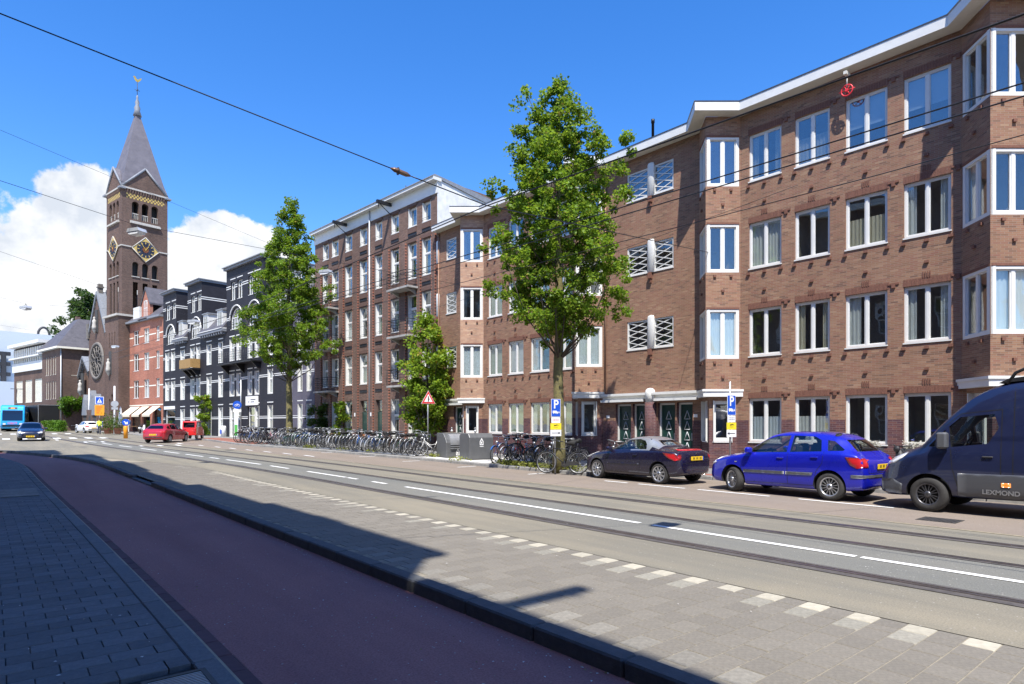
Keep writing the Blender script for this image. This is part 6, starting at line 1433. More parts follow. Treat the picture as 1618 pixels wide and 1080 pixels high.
for i in range(12):          # group between the containers and the tall linden
    y = 20.3-i*.36; c = ['blue', 'white', 'black', 'red', 'black', 'silver', 'black', 'grey', 'black', 'green', 'black', 'black'][i]
    bicycle((16.35+BRND.uniform(-.12, .12), y, .13), R(180+10)+BRND.uniform(-.2, .2), c, '%s bicycle, %s from the waste containers beside the tall linden' % (CN[c], ordn(i)), 'bicycles between containers and tall linden', roll=BRND.uniform(-.16, .16), basket=i in (4, 8))
bicycle((14.9, 15.35, .06), R(118), 'black', 'black bicycle with orange lock leaning on the parking sign at the kerb edge', None, roll=.1, style='gents')
bicycle((16.9, 14.75, .13), R(205), 'black', 'black bicycle with wire basket right of the tall linden trunk', None, roll=-.12, style='ladies', basket=True)
bicycle((17.6, 14.2, .13), R(190), 'black', 'dark bicycle in the shade against the brick block wall', None, roll=.05, style='gents')
bicycle((16.35, 25.95, .2), R(150), 'white', 'white bicycle with red pannier bags leaning by the triangle sign', None, roll=.25, style='ladies', bag='bag_red')
bicycle((16.5, 25.2, .22), R(120), 'silver', 'toppled silver bicycle lying behind the triangle sign', None, roll=R(74), style='gents')
# ------------------------------------------------------------------ vehicles
def evaluated(o):
    dg = bpy.context.evaluated_depsgraph_get(); dg.update(); return bpy.data.meshes.new_from_object(o.evaluated_get(dg))
def shell(sp):
    """closed body lofted along x (forward); returns MB"""
    xs = sorted({p[0] for k in ('top', 'belt', 'bot', 'ws', 'wb', 'wt') for p in sp[k]}); X = []
    for a, b in zip(xs, xs[1:]):
        n = max(1, int((b-a)/.16)); X += [a+(b-a)*i/n for i in range(n)]
    X.append(xs[-1]); rings = []
    for x in X:
        zt, zb, zl = pchip(sp['top'], x), pchip(sp['bot'], x), pchip(sp['belt'], x); ws, wb, wt = pchip(sp['ws'], x), pchip(sp['wb'], x), pchip(sp['wt'], x)
        zl = min(zl, zt-.03); zrr = max(zl+.015, zt-pchip(sp['drop'], x)); h = zl-zb
        half = [(0, zb), (ws*.75, zb), (ws-.04, zb+.015), (ws, zb+.09), (lerp(ws, wb, .55)+.018, zb+h*.36), (wb+.012, zb+h*.68), (wb+.004, zl-.05), (wb-.015, zl), (lerp(wb-.015, wt, .5), lerp(zl, zrr, .52)), (wt, zrr), (wt*.86, lerp(zrr, zt, .62)), (wt*.5, lerp(zrr, zt, .93)), (0, zt)]
        rings.append([(x, y, z) for y, z in half]+[(x, -y, z) for y, z in reversed(half[1:-1])])
    mb = MB(); n = len(rings[0]); V = [p for r in rings for p in r]; F = []
    for i in range(len(rings)-1):
        for q in range(n): w = (q+1) % n; F.append((i*n+q, i*n+w, (i+1)*n+w, (i+1)*n+q))
    F.append(tuple(reversed(range(n)))); F.append(tuple((len(rings)-1)*n+q for q in range(n)))
    mb.add(V, F, 0, True)
    if 'split' in sp:
        for i, f in enumerate(mb.f):
            c = [sum(mb.v[k][j] for k in f)/len(f) for j in range(3)]
            if sp['split'](c): mb.m[i] = 2
    return mb
def temp(mb, mats, name='tmp'):
    o = bpy.data.objects.new(name, mb.mesh(name, mats)); COL.objects.link(o); return o
def fixn(me):
    bm = bmesh.new(); bm.from_mesh(me); bmesh.ops.recalc_face_normals(bm, faces=bm.faces); bm.to_mesh(me); bm.free()
def decal(bvh, poly, axis, sgn, mat, off=.004, skirt=0.0, sub=.09, name='decal', parent=None):
    bm = bmesh.new(); vs = [bm.verts.new((p[0], p[1], 0)) for p in poly]; bm.faces.new(vs); bmesh.ops.triangulate(bm, faces=bm.faces[:])
    for _ in range(4):
        es = [e for e in bm.edges if e.calc_length() > sub]
        if not es: break
        bmesh.ops.subdivide_edges(bm, edges=es, cuts=1); bmesh.ops.triangulate(bm, faces=bm.faces[:])
    last = None
    for v in bm.verts:
        a, b = v.co.x, v.co.y
        if axis == 'y': o, d = Vector((a, 3*sgn, b)), Vector((0, -sgn, 0))
        elif axis == 'x': o, d = Vector((5*sgn, a, b)), Vector((-sgn, 0, 0))
        else: o, d = Vector((a, b, 5)), Vector((0, 0, -1))
        h = bvh.ray_cast(o, d)
        if h[0] is None: h = bvh.find_nearest(o+d*2.2)
        nn = h[1] if h[1].dot(d) < 0 else -h[1]
        v.co = h[0]+nn*off
    if skirt:
        be = [e for e in bm.edges if e.is_boundary]; r = bmesh.ops.extrude_edge_only(bm, edges=be)
        for v in r['geom']:
            if isinstance(v, bmesh.types.BMVert):
                h = bvh.find_nearest(v.co); v.co = h[0]-(v.co-h[0])*.3
    bm.normal_update(); D_ = Vector((0, -sgn, 0)) if axis == 'y' else (Vector((-sgn, 0, 0)) if axis == 'x' else Vector((0, 0, -1)))
    fl = [f for f in bm.faces if f.normal.dot(D_) > 0]
    if fl: bmesh.ops.reverse_faces(bm, faces=fl)
    me = bpy.data.meshes.new(name); bm.to_mesh(me); bm.free(); me.materials.append(MAT[mat])
    for p in me.polygons: p.use_smooth = True
    return link(bpy.data.objects.new(name, me), parent)
def seam(bvh, pts, axis, sgn, parent, w=.009, mat='sign_black', name='seam', off=.0025):
    P = []
    for a, b in zip(pts, pts[1:]):
        n = max(1, int(math.dist(a, b)/.08)); P += [(lerp(a[0], b[0], i/n), lerp(a[1], b[1], i/n)) for i in range(n)]
    P.append(pts[-1]); mb = MB(); pv = None
    for i, p in enumerate(P):
        q = P[min(i+1, len(P)-1)]; r = P[max(i-1, 0)]; t = Vector((q[0]-r[0], q[1]-r[1])).normalized(); nn = Vector((-t.y, t.x))*w/2; pr = []
        for s in (1, -1):
            a, b = p[0]+nn.x*s, p[1]+nn.y*s
            if axis == 'y': o, d = Vector((a, 3*sgn, b)), Vector((0, -sgn, 0))
            elif axis == 'x': o, d = Vector((5*sgn, a, b)), Vector((-sgn, 0, 0))
            else: o, d = Vector((a, b, 5)), Vector((0, 0, -1))
            h = bvh.ray_cast(o, d)
            if h[0] is None: break
            n_ = h[1] if h[1].dot(d) < 0 else -h[1]; pr.append(h[0]+n_*off)
        if len(pr) < 2: pv = None; continue
        if pv: mb.quad(pv[0], pv[1], pr[1], pr[0])
        pv = pr
    return mb.build(name, mat, parent) if mb.f else None
WHEELS = {}
def wheel_meshes(r, w, rr, n, style, rim='alloy'):
    k = (r, w, rr, n, style, rim)
    if k in WHEELS: return WHEELS[k]
    M = Matrix.Rotation(R(-90), 4, 'X')           # lathe axis z -> +y (outer side)
    t = MB(); t.lathe([(rr-.01, -w/2), (r-.03, -w/2), (r-.006, -w/2+.03), (r, -w/4), (r, w/4), (r-.006, w/2-.03), (r-.03, w/2), (rr+.012, w/2), (rr-.005, w/2-.012)], 36, 0, M, cap=False); tm_ = t.mesh('tyre', 'tyre')
    q = MB(); q.lathe([(rr+.008, w/2-.004), (rr-.006, w/2-.002), (rr-.022, w/2-.02), (rr-.03, -w/2)], 36, 0, M, cap=False); q.lathe([(0, w/2-.085), (rr-.02, w/2-.085)], 24, 1, M, cap=False)
    for i in range(n):
        a = 2*math.pi*i/n; Ms = M @ Matrix.Rotation(a, 4, 'Z'); z0, z1 = w/2-.06, w/2-.012
        if style == 'twin':
            for s in (-1, 1): q.prism([(.03, s*.008), (rr-.02, s*.045), (rr-.02, s*.045+.016), (.03, s*.008+.014)], 'z', z0, z1-.005, 0, Ms)
        else: q.prism([(.03, -.022), (rr-.015, -.03), (rr-.015, .03), (.03, .022)], 'z', z0, z1, 0, Ms)
    q.lathe([(.07, w/2-.06), (.065, w/2-.005), (.04, w/2+.004), (0, w/2+.004)], 14, 0, M); q.lathe([(0, w/2+.006), (.028, w/2+.006)], 12, 1, M, cap=False)
    WHEELS[k] = (tm_, q.mesh('rim', [rim, 'hub_dark'])); return WHEELS[k]
def seat_mesh():
    mb = MB(); mb.bbox((0, 0, .12), (.5, .5, .2), .06); mb.bbox((-.27, 0, .5), (.16, .48, .66), .07, M=Matrix.Rotation(R(-12), 4, 'Y')); mb.bbox((-.40, 0, .93), (.10, .26, .17), .05); return mb.mesh('seat', 'seat_fabric')
def plate_at(par, x, z, sgn, y=0):
    mb = MB(); mb.box(-.006, .006, -.26, .26, -.055, .055); p = mb.build('number_plate', 'plate_yellow', par, (x, y, z)); mb = MB()
    for i in range(8):
        if i not in (2, 5): mb.box(sgn*.0065, sgn*.009, -.2+i*.05, -.172+i*.05, -.03, .032)
    mb.build('characters', 'sign_black', p)['kind'] = 'stuff'; mb = MB(); mb.box(sgn*.0065, sgn*.008, -.26*sgn*-1-(.04 if sgn < 0 else 0), -.26*sgn*-1+(0 if sgn < 0 else .04), -.055, .055); mb.build('blue_band', 'sign_blue', p)
def car(name, sp, loc, rz, label, paintm, cat='car', glass='car_glass', steer=0.0, detail=True, paint2=None):
    rt = empty(name, loc, rz, label, cat); mats = [paintm, 'plastic_black', paint2 or paintm, 'seat_fabric']
    base = temp(shell(sp), mats); ss = base.modifiers.new('s', 'SUBSURF'); ss.levels = 1; ss.render_levels = 1
    me0 = evaluated(base); fixn(me0); bpy.data.objects.remove(base)
    bvh = BVHTree.FromPolygons([v.co.copy() for v in me0.vertices], [tuple(p.vertices) for p in me0.polygons])
    body = bpy.data.objects.new('body', me0); link(body); cut = []
    WB2, wr = sp['wb2'], sp['arch']
    def add_cut(mb):
        o = temp(mb, mats, 'cut'); fixn(o.data); m_ = body.modifiers.new('b', 'BOOLEAN'); m_.operation = 'DIFFERENCE'; m_.solver = 'EXACT'; m_.object = o; cut.append(o)
    for x in (WB2, -WB2):
        for s in (-1, 1):
            mb = MB(); mb.lathe([(wr, -.4), (wr, .5)], 32, 1, Matrix.Translation((x, s*(sp['track']+.12), sp['wr']+.02)) @ Matrix.Rotation(R(90), 4, 'X'), smooth=False); add_cut(mb)
    if sp.get('cavity'):
        mb = MB(); V = []
        for z, x0, x1, hw in sp['cavity']: V += [(x0, -hw, z), (x1, -hw, z), (x1, hw, z), (x0, hw, z)]
        n = len(sp['cavity']); F = [(0, 3, 2, 1), tuple(4*(n-1)+i for i in range(4))]
        for k in range(n-1):
            for i in range(4): j = (i+1) % 4; F.append((k*4+i, k*4+j, k*4+4+j, k*4+4+i))
        mb.add(V, F, 3); add_cut(mb)
        for w in sp['side']: mb = MB(); mb.prism(w, 'y', -1.6, 1.6, 1); add_cut(mb)
        mb = MB(); mb.prism(sp['front'][0], 'x', *sp['front'][1], 1); add_cut(mb)
        if sp.get('rear'): mb = MB(); mb.prism(sp['rear'][0], 'x', *sp['rear'][1], 1); add_cut(mb)
    me = evaluated(body); me.name = 'body'; 
    for o in cut: bpy.data.objects.remove(o)
    bpy.data.objects.remove(body)
    for p in me.polygons: p.use_smooth = True
    me.set_sharp_from_angle(angle=R(32)); b = link(bpy.data.objects.new('body', me), rt)
    for s in (1, -1):
        for w in sp['side']: decal(bvh, w, 'y', s, glass, -.004 if sp.get('cavity') else .003, name='side_window', parent=rt)
    decal(bvh, sp['front'][0], 'x', 1, glass, -.004 if sp.get('cavity') else .003, name='windscreen', parent=rt)
    if sp.get('rear'): decal(bvh, sp['rear'][0], 'x', -1, glass, -.004 if sp.get('cavity') else .003, name='rear_window', parent=rt)
    for x, st in ((WB2, steer), (-WB2, 0)):
        for s in (1, -1):
            tm_, rm = wheel_meshes(*sp['wheel']); o = inst('wheel', tm_, rt, (x, s*sp['track'], sp['wr']), (0, 0, st+(0 if s > 0 else math.pi))); o.rotation_euler.y = 0; inst('rim', rm, o)
    if sp.get('cavity'):
        sm_ = cached('seat', seat_mesh)
        for x, y in sp['seats']: inst('seat', sm_, rt, (x, y, sp['seat_z']))
        mb = MB(); mb.tube([(0, .17*math.cos(q*math.pi/8), .17*math.sin(q*math.pi/8)) for q in range(16)], .017, 6, closed=True); inst('steering_wheel', mb.mesh('steering_wheel', 'plastic_black'), rt, sp['wheel_at'], (0, R(-25), 0))
        mb = MB(); x0, z0 = sp['dash']; mb.box(x0-.28, x0+.3, -.62, .62, z0-.25, z0); mb.build('dashboard', 'plastic_black', rt)
    for nm, poly, ax, sg, mt, off, sk in sp['decals']:
        for s in ((1, -1) if sg == 0 else (sg,)):
            pl = poly if ax != 'xm' else poly
            decal(bvh, pl, ax, s, mt, off, sk, name=nm, parent=rt)
    for nm, poly, mt, off, sg in sp.get('mirror_decals', []):     # pairs on the nose (+1) or tail (-1)
        for s in (1, -1): decal(bvh, [(p[0]*s, p[1]) for p in poly], 'x', sg, mt, off, .01, name=nm, parent=rt)
    for pts, ax in sp.get('seams', []):
        for s in ((1, -1) if ax == 'y' else ((-1,) if ax == '-x' else (1,))): seam(bvh, pts, ax[-1], s, rt, sp.get('seam_w', .011))
    for x, z in sp.get('handles', []):
        for s in (1, -1):
            h = bvh.ray_cast(Vector((x, 3*s, z)), Vector((0, -s, 0)))[0]
            if h: mb = MB(); mb.bbox((0, 0, 0), (.17, .04, .032), .01); mb.build('door_handle', sp.get('handle_mat', paintm), rt, (x, h.y+.012*s, z))
    if 'mirror' in sp:
        x, z, sx, sz = sp['mirror']
        for s in (1, -1):
            h = bvh.ray_cast(Vector((x, 3*s, z)), Vector((0, -s, 0)))[0]; y = h.y if h else s*.8
            mb = MB(); mb.bbox((0, s*(.04+.10), 0), (sx, .2, sz), .035); m_ = mb.build('wing_mirror', sp.get('mirror_mat', paintm), rt, (x, y, z+.03)); mb = MB(); mb.box(-.03, .03, min(0, s*.06), max(0, s*.06), -.03, .02); mb.build('stalk', 'plastic_black', m_)
    for (x, z, sg) in sp.get('plates', []): plate_at(rt, x, z, sg)
    return rt, bvh
SX4 = dict(wb2=1.25, arch=.365, wr=.322, track=.745, wheel=(.322, .205, .215, 7, 'twin'),
    top=[(-2.03, .62), (-2.0, .90), (-1.90, 1.0), (-1.80, 1.11), (-1.52, 1.40), (-1.28, 1.51), (-.7, 1.575), (-.1, 1.575), (.28, 1.51), (.62, 1.30), (1.05, 1.045), (1.5, .965), (1.88, .86), (2.04, .74), (2.11, .58)],
    drop=[(-2.03, .05), (-1.85, .10), (-1.5, .09), (-.5, .085), (.3, .075), (1.0, .05), (2.1, .08)],
    belt=[(-2.03, .58), (-1.98, .88), (-1.8, 1.07), (-1.3, 1.075), (-.5, 1.03), (.5, .99), (1.0, .955), (1.5, .88), (1.95, .74), (2.11, .54)],
    bot=[(-2.03, .36), (-1.9, .27), (-1.2, .21), (1.2, .2), (1.8, .22), (2.11, .30)],
    ws=[(-2.03, .56), (-1.9, .76), (-1.4, .845), (0, .85), (1.3, .845), (1.85, .76), (2.05, .62), (2.11, .50)],
    wb=[(-2.03, .60), (-1.93, .76), (-1.5, .85), (-.6, .868), (.5, .86), (1.3, .845), (1.85, .74), (2.05, .60), (2.11, .48)],
    wt=[(-2.03, .52), (-1.85, .60), (-1.55, .545), (-1.2, .57), (-.4, .60), (.3, .61), (.7, .655), (1.05, .70), (1.5, .70), (1.9, .60), (2.11, .40)],
    side=[[(.92, 1.03), (.46, 1.345), (.12, 1.455), (-.22, 1.475), (-.22, 1.075)], [(-.30, 1.08), (-.30, 1.475), (-.82, 1.455), (-.98, 1.375), (-1.06, 1.12)], [(-1.20, 1.135), (-1.12, 1.38), (-1.28, 1.355), (-1.54, 1.17), (-1.52, 1.145)]],
    front=([(-.62, 1.09), (.62, 1.09), (.53, 1.45), (-.53, 1.45)], (-.1, 2.3)), rear=([(-.57, 1.13), (.57, 1.13), (.47, 1.39), (-.47, 1.39)], (-2.3, -1.2)),
    cavity=[(.5, -1.70, .95, .70), (1.06, -1.70, .93, .755), (1.47, -1.22, .18, .50)], seats=[(.05, .36), (.05, -.36), (-.85, .38), (-.85, -.38)], seat_z=.52, wheel_at=(.55, .36, .98), dash=(.82, 1.03),
    decals=[('tail_light', [(-1.60, 1.01), (-1.93, 1.0), (-1.995, .80), (-1.84, .76), (-1.70, .84)], 'y', 0, 'tail_red', .012, .01), ('side_trim', [(.92, .60), (.92, .53), (-.18, .545), (-.18, .615)], 'y', 0, 'plastic_grey', .014, .012), ('side_trim', [(-.22, .615), (-.22, .545), (-.86, .555), (-.89, .625)], 'y', 0, 'plastic_grey', .014, .012), ('bumper_strip', [(-1.72, .62), (-1.72, .55), (-1.98, .55), (-1.98, .62)], 'y', 0, 'plastic_grey', .014, .012), ('headlight', [(1.72, .90), (2.03, .74), (1.98, .66), (1.80, .74)], 'y', 0, 'lamp_clear', .010, .01), ('side_repeater', [(1.12, .80), (1.18, .80), (1.18, .77), (1.12, .77)], 'y', 0, 'lamp_clear', .008, .008), ('grille', [(-.35, .46), (.35, .46), (.30, .62), (-.30, .62)], 'x', 1, 'plastic_black', .006, .006), ('bumper_strip', [(-.70, .56), (.70, .56), (.70, .62), (-.70, .62)], 'x', -1, 'plastic_grey', .014, .01)],
    mirror_decals=[('tail_light', [(.58, .98), (.74, .98), (.74, .78), (.62, .78)], 'tail_red', .012, -1)],
    seams=[([(.98, .95), (1.0, .62), (.90, .30)], 'y'), ([(-.26, 1.06), (-.26, .32)], 'y'), ([(-1.12, 1.10), (-1.10, .85), (-.96, .66), (-.88, .34)], 'y'), ([(.90, .30), (-.88, .32)], 'y'), ([(-.60, 1.10), (-.62, .66), (.62, .66), (.60, 1.10)], '-x')],
    handles=[(-.08, .94), (-.92, .98)], mirror=(.76, 1.06, .14, .15), plates=[(-2.045, .80, -1), (2.12, .40, 1)])
sx, bv = car('hatchback_car', SX4, (15.48, 7.5, .004), R(90-3.2), 'bright blue five-door hatchback parked in front of the van', 'paint_blue', steer=R(-24), detail=True)
mb = MB(); mb.tube([(-1.86, -.1, 1.16), (-1.78, .1, 1.2), (-1.74, .3, 1.22)], .010, 5); mb.build('rear_wiper', 'plastic_black', sx)
P207 = dict(wb2=1.27, arch=.345, wr=.306, track=.735, wheel=(.306, .205, .222, 9, 'single'),
    top=[(-1.97, .60), (-1.955, .84), (-1.86, .985), (-1.55, 1.03), (-1.30, 1.07), (-.98, 1.24), (-.72, 1.345), (-.35, 1.385), (.02, 1.355), (.38, 1.22), (.98, .965), (1.35, .90), (1.75, .79), (1.98, .68), (2.07, .52)],
    drop=[(-1.97, .05), (-1.4, .05), (-1.0, .09), (-.3, .085), (.3, .07), (1.0, .05), (2.07, .08)],
    belt=[(-1.97, .55), (-1.93, .80), (-1.7, .955), (-1.2, .97), (-.6, .945), (.2, .91), (.9, .88), (1.5, .79), (1.92, .66), (2.07, .48)],
    bot=[(-1.97, .32), (-1.8, .25), (-1.2, .19), (1.2, .18), (1.8, .19), (2.07, .26)],
    ws=[(-1.97, .55), (-1.85, .73), (-1.4, .835), (0, .84), (1.3, .84), (1.8, .74), (2.0, .58), (2.07, .45)],
    wb=[(-1.97, .58), (-1.88, .74), (-1.5, .845), (-.6, .86), (.5, .855), (1.3, .84), (1.8, .72), (2.0, .56), (2.07, .42)],
    wt=[(-1.97, .50), (-1.7, .66), (-1.3, .64), (-.95, .53), (-.4, .56), (.2, .57), (.6, .63), (1.0, .70), (1.4, .69), (1.85, .56), (2.07, .36)],
    side=[[(.82, .955), (.40, 1.155), (.05, 1.27), (-.35, 1.295), (-.56, 1.25), (-.68, 1.15), (-.78, 1.0)]],
    front=([(-.60, 1.0), (.60, 1.0), (.50, 1.30), (-.50, 1.30)], (-.2, 2.2)), rear=([(-.43, 1.125), (.43, 1.125), (.36, 1.27), (-.36, 1.27)], (-1.9, -.6)),
    cavity=[(.45, -1.15, .9, .68), (.97, -.98, .9, .72), (1.31, -.70, .0, .47)], seats=[(-.05, .36), (-.05, -.36)], seat_z=.27, wheel_at=(.45, .36, .86), dash=(.75, .94),
    split=lambda c: c[2] > 1.0 and c[0] < .22 and (c[0] > -1.25) and c[2] > 1.02,
    decals=[('tail_light', [(-1.42, .93), (-1.80, .90), (-1.93, .74), (-1.80, .70), (-1.62, .77)], 'y', 0, 'tail_red', .010, .01), ('side_trim', [(.75, .565), (.75, .535), (-.55, .545), (-.55, .575)], 'y', 0, 'paint_purple', .014, .012), ('headlight', [(1.30, .86), (1.86, .73), (1.95, .64), (1.62, .70)], 'y', 0, 'lamp_clear', .008, .01), ('brake_light', [(-.55, .985), (.55, .985), (.5, 1.01), (-.5, 1.01)], 'x', -1, 'tail_red', .012, .01), ('lower_grille', [(-.45, .34), (.45, .34), (.5, .52), (-.5, .52)], 'x', 1, 'plastic_black', .006, .006)],
    mirror_decals=[('tail_light', [(.60, .88), (.76, .86), (.78, .70), (.66, .72)], 'tail_red', .010, -1)],
    seams=[([(.88, .90), (.90, .6), (.82, .28)], 'y'), ([(-.58, .97), (-.60, .55), (-.50, .28)], 'y'), ([(.82, .28), (-.50, .28)], 'y'), ([(-.62, .97), (-.62, .62), (.62, .62), (.62, .97)], '-x'), ([(-1.2, .995), (-1.30, .98)], 'y'), ([(-1.92, .55), (-1.45, .56)], 'y')],
    handles=[(-.40, .83)], mirror=(.66, .955, .13, .13), plates=[(-1.985, .76, -1), (2.08, .34, 1)])
pg, bv = car('coupe_car', P207, (15.66, 12.42, .004), R(90-3), 'dark purple coupe with silver roof parked nearest the linden', 'paint_purple', paint2='paint_silver', steer=R(-3))
mb = MB(); mb.tube([(-1.95, -.36, .27), (-2.0, -.36, .265)], .03, 10); mb.build('exhaust', 'chrome', pg)
mb = MB(); mb.prism([(-.035, .84), (-.01, .92), (.02, .90), (.035, .83), (.01, .86)], 'x', -1.975, -1.962); mb.build('badge', 'chrome', pg)
VAN = dict(wb2=1.83, arch=.40, wr=.345, track=.86, wheel=(.345, .225, .215, 8, 'twin', 'alloy_dark'),
    top=[(-3.06, .9), (-3.04, 2.45), (-2.9, 2.60), (.1, 2.64), (.6, 2.57), (1.0, 2.40), (1.40, 2.06), (1.74, 1.68), (1.98, 1.36), (2.25, 1.24), (2.58, 1.07), (2.78, .86), (2.85, .60)],
    drop=[(-3.06, .1), (-.5, .16), (.3, .14), (1.2, .07), (2.0, .06), (2.85, .1)],
    belt=[(-3.06, .8), (-3.0, 1.25), (0, 1.25), (1.2, 1.24), (1.75, 1.19), (2.2, 1.10), (2.6, .92), (2.85, .54)],
    bot=[(-3.06, .45), (-2.5, .36), (0, .33), (2.2, .28), (2.6, .26), (2.85, .34)],
    ws=[(-3.06, .93), (0, .965), (2.2, .95), (2.6, .84), (2.78, .70), (2.85, .56)],
    wb=[(-3.06, .95), (0, .985), (1.6, .985), (2.2, .95), (2.6, .80), (2.78, .66), (2.85, .50)],
    wt=[(-3.06, .80), (-.3, .82), (.4, .79), (1.1, .80), (1.6, .83), (2.0, .84), (2.4, .74), (2.7, .58), (2.85, .42)],
    side=[[(1.84, 1.30), (1.56, 1.64), (1.50, 1.30)], [(1.45, 1.30), (1.50, 1.70), (1.32, 1.88), (.78, 1.94), (.70, 1.68), (.86, 1.38)]],
    front=([(-.78, 1.40), (.78, 1.40), (.70, 2.05), (-.70, 2.05)], (.5, 3.2)), rear=None,
    cavity=[(.6, .0, 1.7, .85), (1.28, .0, 1.72, .88), (2.02, .0, 1.1, .72)], seats=[(.55, .5), (.55, -.5)], seat_z=.85, wheel_at=(1.3, .5, 1.32), dash=(1.6, 1.36),
    decals=[('headlight', [(2.22, 1.17), (2.62, 1.02), (2.70, .88), (2.45, .95), (2.3, 1.06)], 'y', 0, 'lamp_clear', .010, .01), ('cladding', [(1.33, .80), (1.33, .36), (-1.3, .36), (-1.3, .84)], 'y', 0, 'paint_greybody', .008, .008), ('cladding', [(2.78, .58), (2.72, .34), (2.32, .32), (2.30, .52), (2.5, .62)], 'y', 0, 'plastic_grey', .008, .008), ('side_marker', [(.65, .66), (.51, .66), (.51, .585), (.65, .585)], 'y', 0, 'amber', .02, .012)],
    seams=[([(1.45, 1.26), (1.42, .9), (1.32, .5)], 'y'), ([(.66, 2.04), (.66, .36)], 'y'), ([(.48, 2.42), (.48, .36)], 'y'), ([(1.34, .63), (-1.3, .66)], 'y'), ([(.66, 2.02), (1.3, 1.95), (1.58, 1.70), (1.92, 1.27)], 'y'), ([(.30, 1.9), (.30, 1.35), (.12, 1.2), (-1.6, 1.2)], 'y')], seam_w=.015,
    handles=[(.86, 1.13)], handle_mat='plastic_black', mirror=(1.56, 1.40, .18, .32), mirror_mat='plastic_grey', plates=[(2.86, .5, 1)])
vn, bv = car('delivery_van', VAN, (15.25, 2.43, .004), R(90), 'dark navy high-roof delivery van at the right edge', 'paint_navy', cat='van', steer=R(-8))
o = inst('lettering', text_mesh('LEXMOND', .118, 'alloy', .001, bold=.003), vn, (.66, .985, .47), (R(90), 0, R(180)))
mb = MB(); mb.box(-.008, .008, 0, .004, -.055, .055); mb.build('letter_bar', 'alloy', vn, (.28, .985, .47))
mb = MB(); [mb.tube([(.62, s*.70, 2.50), (.50, s*.70, 2.70), (.30, s*.70, 2.80), (-2.7, s*.70, 2.80), (-2.8, s*.70, 2.62)], .03, 8) for s in (1, -1)]; [mb.tube([(x, -.70, 2.79), (x, .70, 2.79)], .025, 6) for x in (.2, -.3, -1.1, -1.9, -2.6)]; mb.build('roof_rack', 'black_metal', vn)
mb = MB(); mb.lathe([(.07, 2.64), (.07, 2.72), (.05, 2.78), (0, 2.79)], 12, 0, Matrix.Translation((.28, .5, -.06))); mb.build('beacon', 'sign_blue', vn)
mb = MB(); mb.prism([(.75, 2.52), (.6, 2.60), (.25, 2.64), (.25, 2.56)], 'y', -.6, .72); mb.build('roof_pod', 'black_metal', vn)
# generic far hatchbacks
def hatch(name, scale, paintm, loc, rz, label, nose=1.0, boxy=0.0):
    L_, W_, H_ = scale
    s = dict(SX4); k = (L_/4.14, W_/1.755, H_/1.585)
    for q in ('top', 'belt', 'bot', 'drop'): s[q] = [(x*k[0], z*k[2]) for x, z in SX4[q]]
    for q in ('ws', 'wb', 'wt'): s[q] = [(x*k[0], y*k[1]) for x, y in SX4[q]]
    s['side'] = [[(x*k[0], z*k[2]) for x, z in p] for p in SX4['side']]; s['front'] = ([(y*k[1], z*k[2]) for y, z in SX4['front'][0]], SX4['front'][1]); s['rear'] = ([(y*k[1], z*k[2]) for y, z in SX4['rear'][0]], SX4['rear'][1])
    s['cavity'] = None; s['wb2'] = 1.25*k[0]; s['track'] = .745*k[1]; s['wr'] = .31; s['arch'] = .35; s['wheel'] = (.31, .2, .2, 7, 'single'); s['seams'] = SX4['seams'][:3]; s['handles'] = []
    s['decals'] = [('headlight', [(1.7, .88), (2.03, .72), (1.98, .62), (1.72, .72)], 'y', 0, 'lamp_clear', .010, .01), ('tail_light', SX4['decals'][0][1], 'y', 0, 'tail_red', .012, .01), ('grille', [(-.5, .40), (.5, .40), (.42, .58), (-.42, .58)], 'x', 1, 'plastic_black', .006, .006), ('bumper_strip', [(-.62, .42), (.62, .42), (.62, .50), (-.62, .50)], 'x', -1, 'plastic_black', .010, .008)]
    s['decals'] = [(a, [(p[0]*(k[0] if ax == 'y' else k[1]), p[1]*k[2]) for p in poly], ax, sg, mt, of, sk) for a, poly, ax, sg, mt, of, sk in s['decals']]
    s['mirror_decals'] = [('headlight', [(.42, .70*k[2]), (.70*k[1], .78*k[2]), (.72*k[1], .68*k[2]), (.5, .63*k[2])], 'lamp_clear', .010, 1), ('tail_light', [(.56*k[1], .96*k[2]), (.73*k[1], .96*k[2]), (.73*k[1], .78*k[2]), (.60*k[1], .78*k[2])], 'tail_red', .012, -1)]
    s['mirror'] = (.76*k[0], 1.02*k[2], .12, .13); s['plates'] = [(-2.045*k[0], .66*k[2], -1), (2.13*k[0], .36, 1)]
    return car(name, s, loc, rz, label, paintm, glass='car_glass_dark')
hatch('hatchback_car', (4.0, 1.74, 1.47), 'paint_fiesta', (1.95, 62.6, zr(63)), R(-90-4), 'dark blue small car driving towards the viewpoint')
hatch('hatchback_car', (4.3, 1.80, 1.47), 'paint_red', (10.0, 54.2, zr(54)), R(90-36), 'red hatchback turning on the road in front of the black terrace')
hatch('hatchback_car', (3.9, 1.62, 1.42), 'paint_white', (8.0, 88.6, zr(88)), R(90+14), 'old white hatchback stopped near the crossing sign')
